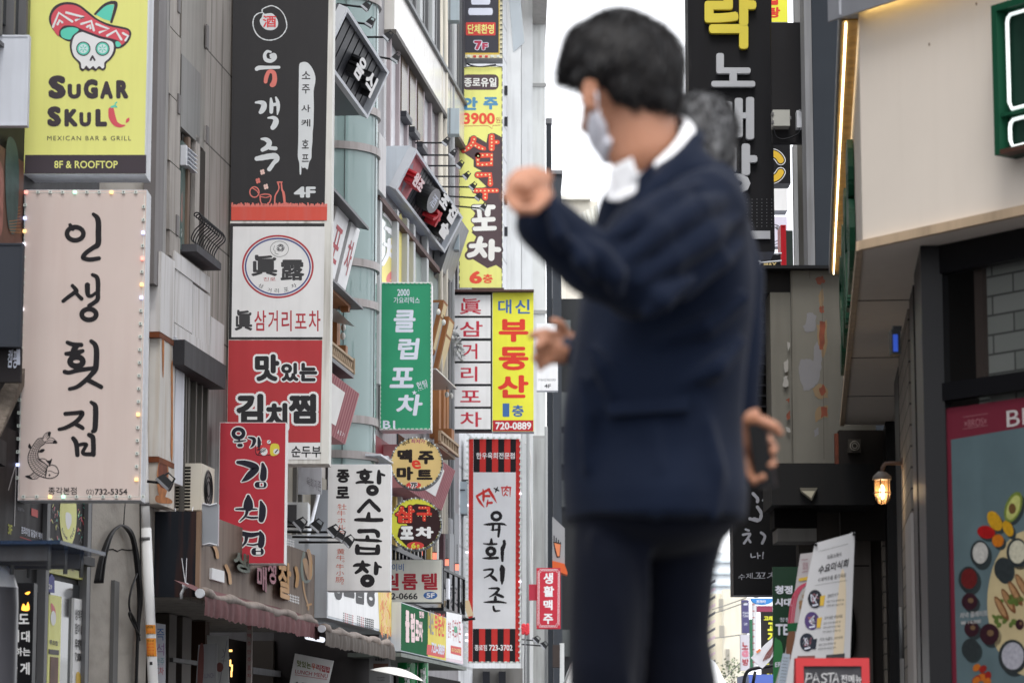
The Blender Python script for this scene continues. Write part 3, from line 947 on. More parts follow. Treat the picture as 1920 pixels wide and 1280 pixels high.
# ------------------------------------------------------------------ round signs
def round_sign(label,cx,cy,rx,Y,facem,items,extra=None):
 c = P(cx,cy,Y)
 r = metres(rx,Y)
 root = thing('round_sign',label,'sign',(c.x,Y,c.z - r))
 ring = [(c.x + r * math.cos(a),c.z + r * math.sin(a)) for a in [2 * math.pi * i / 48 for i in range(48)]]
 MB().prism([(x,Y,z) for x,z in ring],(0,0.22,0),STEEL).build('cabinet',root)
 k = 0.955
 fr = [(c.x + (x - c.x) * k,c.z + (z - c.z) * k) for x,z in ring]
 MB().prism([(x,Y - 0.004,z) for x,z in fr],(0,0.0035,0),facem).build('panel',root)
 M = lambda px,py,off=0.0:P(px,py,Y) + Vector((0,-0.004 - off,0))
 t = MB()
 items(t,M,c,r)
 t.build('lettering',root,recalc=False)
 b = MB()
 for i in range(40):
  a = 2 * math.pi * i / 40
  p = Vector((c.x + 0.97 * r * math.cos(a),Y - 0.008,c.z + 0.97 * r * math.sin(a)))
  b.tube([p + Vector((0.012 * math.cos(a),0,0.012 * math.sin(a))),p - Vector((0.012 * math.cos(a),0,0.012 * math.sin(a)))],0.006,LEDW if i % 3 else DARK,seg=5)
 b.build('led_border',root)
 MB().tube([(c.x - r - 0.35,Y + 0.1,c.z),(c.x - r + 0.02,Y + 0.1,c.z)],0.03,STEEL).build('bracket',root)
TAN = mat('tan vinyl',(206,178,116),rough=0.4,dirt=0.06)
BRK = mat('brown black vinyl',(42,34,32),k=0.9)
def it1(t,M,c,r):
 txt(t,'맥',(745,842,773,867),BRK,M,w=0.06)
 txt(t,'주',(783.5,845,814,870),BRK,M,w=0.06)
 txt(t,'마',(743.5,874.5,775,900),BRK,M,w=0.06)
 txt(t,'트',(781,880,811,899),BRK,M,w=0.06)
 txt(t,'e',(772,862,789,879),RE5,M,w=0.025,shear=-0.15)
 blob(t,oval(775.5,909,14,6),RED4,M,off=0.004,smooth=False)
 txt(t,'7F',(770,904.5,782,913.5),BRK,M,w=0.05,out=WHITE,outw=0.08,off=0.008)
 txt(t,'국내',(753,827,768,834),BRK,M,w=0.02,rot=-0.45)
 txt(t,'최저가',(771,822.5,797,831),mat('magenta vinyl',(168,60,110),k=1.0),M,w=0.02,rot=0.03)
 txt(t,'맥주',(799,829,813,838),BRK,M,w=0.02,rot=0.55)
round_sign('round tan beer shop sign with a red letter e in its middle',781,868,49.5,30.5,TAN,it1)
LIME = mat('lime yellow vinyl',(206,204,58),rough=0.4)
BR3 = mat('dark umber vinyl',(60,38,40),k=0.85)
def it2(t,M,c,r):
 q = [(820,955),(826,975),(825,995),(815,1013),(800,1024),(782,1029),(765,1026),(745,1005),(748,990),(764,985),(760,976),(742,962),(749,953),(765,950),(780,944),(800,946)]
 blob(t,q,BR3,M,off=0.002,smooth=False)
 txt(t,'삼',(741,947,778,980),RE5,M,w=0.055,out=BR3,outw=0.05)
 txt(t,'구',(781,949,810,977),RE5,M,w=0.055,out=BR3,outw=0.05)
 for ch,b in (('포',(750,986,776,1011)),('차',(779,987,813,1009))):
  txt(t,ch,b,WHITE,M,w=0.065,out=BR3,outw=0.05)
 for x,y in ((752,951),(748,957),(746,962),(757,957),(762,960),(770,949),(770,955),(770,961),(775,955),(756,967),(763,967),(770,967),(756,973),(756,978),(763,978),(770,978),(770,973),(786,951),(792,951),(798,951),(801,956),(802,961),(784,967),(790,967),(796,967),(802,967),(808,967),(796,973)):
  blob(t,oval(x,y,0.9,0.9,6),BULB,M,off=0.012,smooth=False)
 blob(t,oval(779,1022,16,7),RED4,M,off=0.004,smooth=False)
 txt(t,'6',(771,1017,780,1027.5),LIME,M,w=0.04,off=0.008)
 txt(t,'층',(781,1020,787,1027),LIME,M,w=0.02,off=0.008)
round_sign('round lime and brown pocha sign with red marquee letters under the tan round sign',779,982,49.5,30.4,LIME,it2)
# ------------------------------------------------------------------ one-room hostel sign
s = Sign('projecting_sign','cream hostel sign with red syllables and a blue oval floor badge',(712,1048,829,1129),30.8,0.3,mat('cream vinyl face',(214,213,202),dirt=0.12),STEEL,rim=1)
t,M = s.t,s.M
DR = mat('dark red vinyl',(176,26,48),k=1.0)
txt(t,'하이비',(722,1056,757,1070),BL2,M,w=0.01)
for ch,b in (('원',(716,1074,748,1106)),('룸',(753.5,1075,783,1105)),('텔',(790.5,1074,820.5,1105))):
 txt(t,ch,b,DR,M,w=0.03)
txt(t,'722-0666',(716,1111,783,1123),K2,M,w=0.02)
blob(t,oval(807,1115.5,13,7),BL2,M,off=0.004,smooth=False)
txt(t,'5F',(799.5,1111,815,1120),WHITE,M,w=0.04,off=0.008)
s.done()
# ------------------------------------------------------------------ raw-beef sign with red and black stripes
s = Sign('projecting_sign','tall white sign between red and black striped ends with ragged brush lettering',(877.5,821,976.5,1241),38.2,0.25,mat('soft white vinyl',(214,215,216),k=1.22,rough=0.4,dirt=0.06),BLACKM)
t,M = s.t,s.M
REDS = mat('stripe red vinyl',(206,44,38),k=1.0)
for y0,y1 in ((823,885),(1178,1240)):
 for k,(a,b_) in enumerate(((888,899.5),(899.5,911),(911,922.5),(922.5,934),(934,945.5),(945.5,957),(957,968.5))):
  t.poly([M(x,y,0.001) for x,y in ((a - 0.004 * (y0 - 850),y0),(b_ - 0.003 * (y0 - 850),y0),(b_ - 0.003 * (y1 - 850),y1),(a - 0.004 * (y1 - 850),y1))],INK if k % 2 == 0 else REDS)
for x in (883.5,971.5):
 t.poly([M(x + a - f * 0.006 * (y - 850),y,0.002) for a,y,f in ((-4,823,0),(4,823,0),(4,1240,0.6),(-4,1240,0.6))],REDS)
Z = Zm(860,890,9.143)
RS = mat('brush red vinyl',(210,48,44),k=1.0)
for q in ([(312,362,40),(420,300,44),(520,245,46)],[(312,372,34),(370,470,44),(442,560,8)],[(515,250,44),(590,370,46),(650,475,10)],[(418,250,20),(428,330,44),(425,420,40),(428,465,10)],[(430,360,30),(480,360,40),(528,362,44)],[(502,420,10),(495,480,34),(482,540,20)],[(490,480,30),(565,475,46)]):
 stroke(t,q,40,RS,M,Z,rag=0.1)
stroke(t,[(608,228,18),(650,250,30),(688,270,20)],20,INK,M,Z,rag=0.1)
stroke(t,[(670,206,12),(645,255,30),(630,300,12)],20,INK,M,Z,rag=0.1)
for q in ([(735,215,26),(890,215,28)],[(745,215,26),(752,350,10)],[(885,215,26),(880,375,8)],[(830,185,12),(810,240,26),(775,280,16)],[(800,245,20),(850,275,18)],[(815,290,14),(775,355,22)],[(800,325,18),(835,350,20)]):
 stroke(t,q,24,RS,M,Z,rag=0.1)
stroke(t,oval(645,705,74,64,14),56,INK,M,Z,closed=True,rag=0.1)
for q in ([(432,850,16),(520,845,46),(640,835,42),(760,840,42),(818,864,12)],[(590,860,44),(586,940,44)],[(555,942,18),(640,938,30),(690,930,44)],[(695,850,44),(692,950,54),(680,1055,36)],[(560,1098,34),(560,1170,64)],[(425,1175,18),(540,1187,40),(650,1180,34)],[(780,1135,54),(782,1190,60),(750,1270,70)]):
 stroke(t,q,44,INK,M,Z,rag=0.1)
Z = Zm(860,1020,9.143)
stroke(t,oval(552,118,64,58,14),62,INK,M,Z,closed=True,rag=0.1)
for q in ([(540,185),(540,225)],[(412,236,14),(520,236,48),(670,230,44)],[(750,60,64),(748,180,56),(750,280,44)],[(430,440,26),(500,430,36),(585,430,40),(568,490,44),(520,530,36),(438,572,16)],[(555,535,46),(620,590,56),(650,618,36)],[(740,375,54),(748,420,94),(750,520,82),(745,620,64),(742,688,14)],[(518,755,20),(600,752,38),(685,757,44),(660,810,44),(600,860,36),(528,900,14)],[(640,850,44),(720,882,54),(760,900,40)],[(630,900,44),(628,965,66)],[(432,990,14),(550,985,46),(680,982,48),(818,1002,18)],[(595,1062,36),(605,1110,44),(622,1138,40),(702,1134,26)]):
 stroke(t,q,44,INK,M,Z,rag=0.1)
txt(t,'한우육회전문점',(893,848,965,860),WHITE,M,w=0.02,off=0.007)
txt(t,'종로점',(890,1208,913,1219),WHITE,M,w=0.02,off=0.007)
txt(t,'723-3702',(917,1208,961,1219),WHITE,M,w=0.03,off=0.007)
b = MB(); b2 = MB()
for i in range(38):
 for j,x in enumerate((877 - i * 0.05,976.8 - i * 0.05)):
  c = P(x,826 + i * 11,38.19)
  (b2 if random.random() < 0.1 else b).box(c.x - 0.022,c.x + 0.014,c.y - 0.03,c.y,c.z - 0.012,c.z + 0.012,ledm['white'] if len(b2.v) < 0 else LEDW)
for i in range(9):
 for y in (821,1241):
  c = P(882 + i * 11,y,38.19); b.box(c.x - 0.016,c.x + 0.016,c.y - 0.03,c.y,c.z - 0.014,c.z + 0.014,LEDW)
b.build('led_border',s.root)
for i,m_ in enumerate(b2.mats):
 b2.mats[i] = ledm['white']
b2.build('lit_leds',s.root)
s.bracket([s.zb + 0.6,s.zt - 0.6],0.4,0.03)
s.done()
# ------------------------------------------------------------------ small red beer sign and white floor sign further on
s = Sign('projecting_sign','small red sign with a white line border and four white syllables by the dark pole',(1006,1064,1051,1178),43.5,0.2,mat('rose red vinyl',(188,36,56),k=1.05),mat('red sign side',(170,40,60)),rim=0.3)
t,M = s.t,s.M
for k in (0,2.2):
 q = [(1012 + k,1067 + k),(1046 - k,1067 + k),(1046 - k,1070 + k),(1049 - k,1070 + k),(1048 - k,1171 - k),(1045 - k,1171 - k),(1045 - k,1174.5 - k),(1011 + k,1174.5 - k),(1011 + k,1171 - k),(1008.5 + k,1171 - k),(1009 + k,1070 + k),(1012 + k,1070 + k)]
 stroke(t,q,0.8,WHITE,M,closed=True,smooth=False)
for ch,b_ in zip('생활맥주',((1019,1073,1037,1094),(1019,1098,1039,1118),(1019,1124,1036,1143),(1018.5,1150,1037,1169))):
 txt(t,ch,b_,WHITE,M,w=0.035)
b = MB().box(s.x0 - 0.12,s.x0 + 0.01,43.55,43.65,s.zb + 0.45,s.zb + 0.7,mat('red sign side',(170,40,60)))
b.build('bracket',s.root)
s.done()
s = Sign('projecting_sign','plain white floor sign with small grey writing beside the grey corner pier',(1006,606,1046,732),43.8,0.2,WHITE,WFRAME,rim=0.3)
t,M = s.t,s.M
txt(t,'t',(1017,683,1026,676),K2,M,w=0.02,rot=1.57)
txt(t,'P PLACE RECORD',(1010,710,1042,714),mat('grey print',(82,82,84)),M,w=-0.01)
txt(t,'4F',(1020.5,720,1033,727),K2,M,w=0.02)
s.done()
# ================================================================== LEFT ROW OF BUILDINGS
def SX(px,py=700,d=0.0):
 return L.hit(px,py,d)[0]
def ZX(px,py,d=0.0):
 return L.hit(px,py,d)[1]
def fbox(mb,px0,px1,yt,yb,d0,d1,m,ref=0):
 """box on the left facade: px0..px1 along the wall, yt..yb read at px0 (ref=0) or px1 (ref=1), all on the outer face d1"""
 a0,a1 = SX(px0,(yt + yb) / 2,d1),SX(px1,(yt + yb) / 2,d1)
 p = px1 if ref else px0
 return mb.pbox(L,a0,a1,d0,d1,ZX(p,yb,d1),ZX(p,yt,d1),m)
def at_base(pl,a,d):
 return pl.w(a,d,0)
GLASSD = mat('dark window glass',(52,58,62),k=0.8,rough=0.06,spec=0.8,var=0.2)
GLASSG = mat('greenish window glass',(120,140,136),k=0.8,rough=0.05,spec=0.9,var=0.2)
GREYF = mat('dull aluminium frame',(112,112,114),k=1.0,rough=0.45,metal=0.3,dirt=0.3)
CHAR = mat('charcoal cladding',(58,58,62),k=0.7,rough=0.5,dirt=0.2)
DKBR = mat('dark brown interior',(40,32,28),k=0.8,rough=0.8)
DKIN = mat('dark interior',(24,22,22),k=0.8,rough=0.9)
CONC = mat('weathered concrete',(158,152,144),k=1.25,rough=0.9,dirt=0.6,dirtcol=(92,84,76),var=0.14,streak='wall',bump=0.2,scale=1.6)
STONE = tiled('grey stone slabs',(164,158,152),(92,88,84),0.42,0.78,gap=0.008,k=1.0,axes='yz',dirt=0.6,offset=0.0,var=0.05)
RUSTW = mat('rusty white steel',(206,204,204),k=1.05,rough=0.55,dirt=0.7,dirtcol=(150,140,126),var=0.05)
RUST = mat('rust',(120,64,34),k=1.0,rough=0.9,var=0.4,dirt=0.5,dirtcol=(70,42,28))
RIB = mat('grey ribbed steel',(136,132,130),k=0.95,rough=0.5,dirt=0.4,metal=0.2)
# unseen block added behind the camera to keep sky light off the street
for lb_,pl_,x0_,x1_,hh_ in (('plain grey block added out of view behind the camera to shade the street',L,-80,-28,10),):
 g = thing('shading_block',lb_,'building',pl_.w(-30,-3,0))
 MB().pbox(pl_,x0_,x1_,-8,0.0,0,hh_,mat('shading block grey',(150,146,142),k=0.8,dirt=0.4)).build('wall',g)
 # ---------------- building A: dark shop front at the left edge of the picture
A0,A1 = 6.0,SX(284)
g = thing('shop_building','dark shop building with a glass canopy at the left end of the row','building',L.w((A0 + A1) / 2,-3,0))
sC = SX(172,1000)
MB().pbox(L,A0,sC,-7,0,0,14,CHAR).build('wall',g)
MB().pbox(L,sC,A1,-7,0,0,14,CONC).build('concrete_wall',g)
m = MB(); fr = MB()
m.pbox(L,A0 + 8,SX(50,60),0,0.02,ZX(20,62),ZX(20,-120),GLASSD)
for x in (3,27,50):
 fbox(fr,x,x + 3,-60,66,0,0.07,GREYF)
fbox(fr,-20,53,58,66,0,0.08,GREYF)
w_ = m.build('window',g); fr.build('frame',w_)
# poster with dishes
m = MB(); fbox(m,-30,44,250,456,0.0,0.03,mat('food poster brown',(110,72,58),k=0.9,var=0.35,scale=9)); po = m.build('food_poster',g)
t = MB(); ML = lambda px,py,off=0.0:L.pt(px,py,0.032 + off)
blob(t,[(14,262),(30,270),(36,330),(30,430),(16,425),(10,340)],mat('poster teal',(62,92,92),k=0.9,var=0.3,scale=12),ML)
blob(t,[(-20,300),(4,310),(6,380),(2,440),(-20,430)],mat('poster pink',(168,110,100),k=0.9,var=0.3,scale=14),ML)
for i in range(9):
 stroke(t,[(18,395 + i * 5),(38,388 + i * 6)],1.5,mat('poster orange',(176,120,70),k=0.9),ML)
t.build('picture',po,recalc=False)
# header band and posts
m = MB()
for x in (86,163):
 fbox(m,x,x + 6,860,1300,0,0.06,GREYF)
fbox(m,-20,178,1046,1062,0,0.12,CHAR,ref=1)
m.build('door_frame',g)
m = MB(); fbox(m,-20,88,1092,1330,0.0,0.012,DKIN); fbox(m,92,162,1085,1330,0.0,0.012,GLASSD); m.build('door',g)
# black banner over the door
m = MB(); fbox(m,-20,168,862,1052,0.0,0.03,mat('black banner',(52,48,50),k=0.8,rough=0.5,dirt=0.05,dirtcol=(80,76,74)),ref=1)
bn = m.build('shop_banner',g)
t = MB()
txt(t,'3F',[(15,981),(23,984),(23,1003),(15,1000)],mat('lime vinyl',(188,190,60),k=1.0),ML,w=0.03)
txt(t,'프리미엄 닭갈비 뷔페',[(40,985),(80,999),(80,1012),(40,1001)],LIL,ML,w=0.03)
txt(t,'프롬우노',[(33,950),(46,953),(46,959),(33,956)],mat('grey lilac print',(150,148,160),k=0.9),ML,w=0.0)
blob(t,[(59,952),(71,956),(71,970),(59,966)],RED4,ML,smooth=False)
stroke(t,[(38,1006),(62,1014)],1.2,RED4,ML)
stroke(t,[(16,918),(24,890),(30,880),(27,985)],1.6,mat('chalk grey',(170,168,170)),ML)
blob(t,oval(128,965,16,60,24),YEL,ML,smooth=False)
blob(t,[(121,938),(130,945),(136,968),(128,962),(122,955)],SKR,ML,off=0.006)
blob(t,[(124,960),(133,964),(134,978),(130,990),(126,990),(123,975)],SKW,ML,off=0.007)
for k,ch in enumerate('SUGAR SKULL'):
 a = R(150 - 12 * k)
 if ch != ' ':
  x,y = 128 + 12.5 * math.cos(a),975 + 34 * math.sin(a)
  txt(t,ch,(x - 1.3,y - 3,x + 1.3,y + 3),SKB,ML,w=0.04,off=0.006)
for i in range(40):
 x = random.choice((random.uniform(96,111),random.uniform(146,160))); y = random.uniform(940,1010)
 stroke(t,[(x,y),(x + random.uniform(-3,3),y + random.uniform(2,9))],1,random.choice((SKG,SKR,YEL,GREYF)),ML)
t.build('lettering',bn,recalc=False)
m = MB(); fbox(m,90,163,1056,1072,0.0,0.03,YEL); hd = m.build('header_banner',g)
t = MB(); txt(t,'8F & ROOFTOP',[(110,1052),(140,1058),(140,1071),(110,1063)],SKB,ML,w=0.0); t.build('lettering',hd,recalc=False)
# little door banners
for nm,x0,x1,y0,mm in (('yellow_door_banner',90,113,1113,YEL),('white_door_banner',137,161,1120,WHITE)):
 m = MB(); fbox(m,x0,x1,y0,1330,0.012,0.03,mm); o = m.build('door_banner',g)
 t = MB()
 if x0 == 90:
  blob(t,[(96,1130),(103,1140),(105,1160),(98,1150)],SKR,ML)
  blob(t,oval(100,1158,5,14,16),SKW,ML,smooth=False)
  txt(t,'루프탑',[(93,1198),(109,1201),(109,1210),(93,1208)],SKB,ML,w=0.02)
  fbox(t,92,111,1216,1225,0.03,0.034,SKB)
  fbox(t,94,109,1230,1300,0.03,0.034,mat('food poster brown',(110,72,58)))
 else:
  txt(t,'생맥주',[(141,1141),(156,1143),(156,1164),(141,1161)],K2,ML,w=0.01)
  txt(t,'참이슬',[(141,1167),(156,1169),(156,1189),(141,1187)],K2,ML,w=0.01)
  txt(t,'무제한',[(141,1196),(155,1198),(155,1219),(141,1217)],INK,ML,w=0.03)
  txt(t,'7,000',[(141,1222),(154,1224),(154,1242),(141,1240)],INK,ML,w=0.03)
  blob(t,[(143,1262),(151,1264),(152,1300),(144,1300)],mat('beer gold',(206,170,60)),ML)
 t.build('lettering',o,recalc=False)
m = MB()
pl_ = [L.pt(x,y,0.05) for x,y in ((90,1082),(95,1075),(100,1083),(100,1111),(90,1109))]
m.prism(pl_,L.n * 0.008,mat('address plate blue',(62,66,150),k=1.0)); o = m.build('address_plate',g)
t = MB(); txt(t,'29',[(91.5,1094),(97.5,1096),(97.5,1105),(91.5,1103)],WHITE,lambda a,b,o_=0:L.pt(a,b,0.06 + o_),w=0.02); t.build('lettering',o,recalc=False)
# glass canopy
dC = 0.95
a0,z0 = L.hit(113,1012,dC)
a1,_z = L.hit(198,1040,dC)
m = MB(); m.pbox(L,a0,a1,0,dC,z0 - 0.02,z0,glass('blue canopy glass',(74,92,122),trans=0.6)); cn = m.build('glass_canopy',g)
m = MB()
for f in (0.15,0.5,0.85):
 a = a0 + (a1 - a0) * f
 m.pbox(L,a - 0.03,a + 0.03,0,dC - 0.1,z0 - 0.10,z0 - 0.021,GREYF)
 for dd in (0.2,0.55,0.85):
  m.tube([L.w(a,dd,z0 - 0.15),L.w(a,dd,z0 + 0.02)],0.012,STEEL)
m.pbox(L,a0 - 0.02,a1,0.0,0.1,z0 - 0.12,z0 - 0.022,CHAR)
m.build('canopy_arm',cn)
# things fixed in front of building A (they face us, each on its own bracket)
s = Sign('projecting_sign','blank whitish box sign cut by the left picture edge beside the yellow skull sign',(-120,66,53,236),16.3,0.06,None,mat('greyed white steel',(204,208,216),dirt=0.12)); s.done()
s = Sign('projecting_sign','blank slate blue box sign cut by the left picture edge beside the pink fish sign',(-120,456,41,650),16.3,0.06,None,mat('slate blue steel',(66,70,78),k=0.95,dirt=0.08)); s.done()
s = Sign('projecting_sign','small dark sign with white camping lettering under the slate blue box sign',(-120,652,39,716),16.4,0.05,None,mat('black banner',(52,48,50)))
txt(s.t,'캠핑',(15,655,33,690),LIL,s.M,w=0.02,rot=0.1)
s.t.poly([s.M(x,y,0.001) for x,y in ((31,655),(38,655),(38,684),(31,684))],LIL)
s.done()
# rough thatch awning and dark gutter under it
m = MB()
q = [(16.2,P(0,812,16.2).z),(16.2,P(0,818,16.2).z),(17.0,P(0,730,17.0).z + 0.05),(17.0,P(0,700,17.0).z + 0.06)]
x0,x1 = P(-140,760,16.2).x,P(37,760,16.8).x
m.prism([(x0,y,z) for y,z in q],(x1 - x0,0,0),mat('grey thatch',(118,108,98),k=0.95,rough=0.95,var=0.4,dirt=0.6,dirtcol=(60,52,46),bump=0.8,scale=14))
settle(m,'thatch_awning','rough grey thatched awning cut by the left picture edge above the black shop banner','awning')
m = MB()
m.box(x0,x1,16.1,16.4,P(0,868,16.2).z,P(0,822,16.2).z,CHAR)
m.tube([(x0,16.05,P(0,818,16.1).z),(x1,16.05,P(0,818,16.1).z)],0.03,mat('green black steel',(40,44,42)))
settle(m,'gutter_beam','dark metal beam running under the thatched awning','beam')
# lit black banner sign by the door
s = Sign('standing_sign','tall black sign with white syllables and small flames beside the shop door',(-60,1092,60,1420),16.6,0.12,mat('black sign face',(30,29,32),k=0.8,rough=0.3),BLACKM,rim=2)
t,M = s.t,s.M
for ch,b in (('도',(35,1150,55,1169)),('대',(40,1182,56,1203)),('하는',(28,1213,57,1229)),('게',(38,1241,56,1264)),('시',(20,1180,36,1203)),('하',(14,1241,33,1264))):
 txt(t,ch,b,WHITE,M,w=0.03)
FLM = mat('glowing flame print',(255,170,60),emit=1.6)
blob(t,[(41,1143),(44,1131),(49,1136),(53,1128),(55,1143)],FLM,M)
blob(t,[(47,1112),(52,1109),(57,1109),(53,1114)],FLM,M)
blob(t,[(31,1147),(35,1147),(33,1153)],YEL,M)
s.done()
m = MB()
c = P(-22,1200,15.2)
prof = [(0.16,0),(0.16,1.3 - 0.12),(0.155,1.27),(0.13,1.34),(0.09,1.385),(0.04,1.405),(0.001,1.41)]
def lathe(mb,cx,cy,prof,m,seg=28):
 vs,fs = [],[]
 for r,z in prof:
  for k in range(seg):
   a = 2 * math.pi * k / seg
   vs.append((cx + r * math.cos(a),cy + r * math.sin(a),z))
 for i in range(len(prof) - 1):
  for k in range(seg):
   k2 = (k + 1) % seg
   fs.append([i * seg + k,i * seg + k2,(i + 1) * seg + k2,(i + 1) * seg + k])
 return mb.add(vs,fs,m,True)
zb = P(0,1090,15.2).z
lathe(m,c.x,15.2,[(r,z * zb / 1.3) for r,z in prof[:3]],mat('grey moulded plastic',(92,92,98),k=0.9,rough=0.35))
lathe(m,c.x,15.2,[(r,z * zb / 1.3) for r,z in prof[2:]],mat('white moulded plastic',(226,226,230),rough=0.35))
settle(m,'street_kiosk','rounded grey post with a white domed top at the lower left corner','post')
# grey cabinet, drain pipe, cables
m = MB(); m2 = MB()
p0,p1 = P(165,1200,19.4),P(213,1200,19.4)
m.box(p0.x,p1.x,19.4,19.7,0.02,P(190,1087,19.4).z,mat('grey cabinet paint',(98,97,96),k=0.95,dirt=0.2))
g2 = thing('utility_cabinet','narrow grey utility cabinet standing against the concrete wall','cabinet',((p0.x + p1.x) / 2,19.5,0))
m.build('cabinet_body',g2)
xm = P(190,1200,19.4).x
m2.box(xm - 0.002,xm + 0.002,19.392,19.399,0.1,P(190,1092,19.4).z,BLACKM)
m2.build('door_seam',g2)
m = MB()
m.tube([P(291,1400,20.2),P(287,1280,20.2),P(281,1150,20.2),P(274,990,20.2)],0.038,mat('white pvc',(226,228,232),rough=0.4,dirt=0.12),seg=14)
m.tube([P(274,1000,20.2),P(271,935,20.2),P(268,800,20.2),P(272,600,20.2),P(274,300,20.2),P(275,-60,20.2)],0.034,mat('white pvc',(226,228,232)),seg=14)
gp = thing('drain_pipe','long white drain pipe with orange stickers running up the concrete wall','pipe',P(287,1400,20.2))
m.build('pipe',gp)
m = MB()
for y in (945,1010,780):
 m.tube([P(270 + (y - 945) * 0.055,y - 3,20.2),P(270 + (y - 945) * 0.055,y + 3,20.2)],0.042,GREYF,seg=14)
m.build('clamp',gp)
STK = mat('orange sticker',(228,148,50),k=1.1)
m = MB(); t = MB()
def pipe_wrap(mb,y0,y1,mm,r=0.0395,a0=-150,a1=-20):
 q = []
 c0,c1 = P(287 - (1280 - y0) * 0.0435,y0,20.2),P(287 - (1280 - y1) * 0.0435,y1,20.2)
 vs,fs = [],[]
 for i in range(9):
  a = R(a0 + (a1 - a0) * i / 8)
  for c_ in (c0,c1):
   vs.append(c_ + Vector((r * math.cos(a),r * math.sin(a),0)))
  if i:
   fs.append([2 * i - 2,2 * i,2 * i + 1,2 * i - 1])
 mb.add(vs,fs,mm)
pipe_wrap(m,1171,1188,STK); pipe_wrap(m,1196,1230,STK); pipe_wrap(m,1240,1246,K2,0.0395,-110,-80)
m.build('sticker',gp)
MPp = lambda px,py,off=0.0:P(px,py,20.2) + Vector((0,-0.0415 - off,0))
txt(t,'사다리',(276,1172,288,1178),INK,MPp,w=0.02,off=0.001)
for y in (1182,1186,1199,1205,1211,1217,1223,1227):
 txt(t,'-'.join(str(random.randint(10,99)) for _ in range(3)),(277,y,290,y + 3.4),random.choice((INK,RE5)),MPp,w=0.0,off=0.001)
t.build('lettering',gp,recalc=False)
m = MB()
rub = mat('black cable rubber',(34,33,34),k=0.9,rough=0.5)
for k in range(5):
 o = k * 1.6
 pts = [(178 + o * 2.2,1092),(188 + o * 1.6,1045),(204 + o,1004 - o * 0.3),(220 + o * 0.5,988 - o * 0.2),(232,985 + o * 0.3),(248 - o * 0.6,997 + o),(257 - o,1030),(263 - o,1075 + o),(266 - o,1120),(261 - o * 0.4,1170),(258 - o * 0.3,1230),(255 - o * 0.2,1340)]
 m.tube([L.pt(x,y,0.03 + 0.012 * (k % 3)) for x,y in crom([(a,b) for a,b in pts],4)],0.009,rub,seg=6)
m.tube([L.pt(x,y,0.05) for x,y in crom([(257,1075),(246,1105),(242,1135),(249,1160),(256,1185),(259,1215)],5)],0.008,rub,seg=6)
m.tube([L.pt(x,y,0.06) for x,y in crom([(262,1190),(250,1170),(242,1152),(245,1148),(256,1170),(262,1200)],5)],0.008,rub,seg=6)
m.tube([L.pt(x,y,0.03) for x,y in [(235,940),(233,965),(232,985)]],0.004,rub,seg=5)
m.tube([L.pt(x,y,0.03) for x,y in [(263,935),(264,1060),(266,1120)]],0.006,rub,seg=5)
settle(m,'cable_loop','thick loop of black cables hung on the concrete wall beside the white pipe','cables')
m = MB()
m.tube([L.pt(x,y,0.004) for x,y in [(203,1030),(212,1029),(220,1033),(228,1029),(240,1031),(256,1030)]],0.004,DKIN,seg=4)
m.build('crack',g)
# ---------------- building B: grey stone clad house with the tavern on its ground floor
B0,B1 = SX(284) + 0.002,SX(612)
zG = ZX(330,1120)
g = thing('stone_building','grey stone clad building with a rusty white steel band and a tavern below','building',L.w((B0 + B1) / 2,-3,0))
MB().pbox(L,B0,B1,-7,0,zG,15,STONE).build('wall',g)
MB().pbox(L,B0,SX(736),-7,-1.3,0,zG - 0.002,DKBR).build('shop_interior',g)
m = MB()
TRIM = mat('taupe steel trim',(116,112,112),k=1.0,rough=0.5,metal=0.2,dirt=0.2)
fbox(m,294,309,-80,535,0.0,0.09,TRIM)
fbox(m,309.5,315,-80,532,0.0,0.05,mat('grey stone trim',(140,138,136),dirt=0.2))
m.build('corner_trim',g)
m = MB()
LST = mat('lichen stone slab',(172,166,160),k=1.0,rough=0.8,dirt=0.7,dirtcol=(112,106,100),bump=0.15)
for y0,y1 in ((-70,48),(50,175),(177,300),(302,430),(432,478)):
 fbox(m,318,338,y0,y1,0.0,0.05,LST)
m.build('pilaster',g)
m = MB()
for x,y0,y1 in ((335,-10,22),(335,175,212),(332,402,440),(388,45,90),(388,235,268)):
 fbox(m,x,x + 4,y0,y1,0.05,0.062,TRIM)
m.build('stone_clip',g)
# window band
m = MB()
fbox(m,340,386,-90,240,0.0,0.04,mat('brushed taupe panel',(150,146,140),k=0.95,rough=0.3,metal=0.5,dirt=0.35))
fbox(m,340,376,100,238,0.04,0.05,mat('dark brushed panel',(128,127,125),k=0.95,rough=0.3,metal=0.6,dirt=0.3))
m.build('window_cladding',g)
m = MB(); fbox(m,340,384,242,470,0.0,0.012,mat('recess dark',(60,56,50),k=0.8)); w_ = m.build('window',g)
m = MB(); fbox(m,340,352,262,468,0.012,0.03,GLASSG); m.build('pane',w_)
m = MB(); fbox(m,352,356,255,470,0.012,0.05,mat('wood window frame',(110,92,78),dirt=0.3)); fbox(m,366,374,250,480,0.012,0.05,LST); m.build('frame',w_)
# louvre vent
c = L.hit(350,285,0.08)
m = MB(); m.pbox(L,c[0],c[0] + 0.05,0.03,0.075,ZX(350,305,.1),ZX(350,267,.1),WFRAME)
for i in range(5):
 z = ZX(350,303 - i * 8,.1)
 m.pbox(L,c[0] + 0.05,c[0] + 0.36,0.03,0.085,z,z + 0.006,WFRAME)
settle(m,'louvre_vent','small white slatted vent fixed in the window of the stone building','vent')
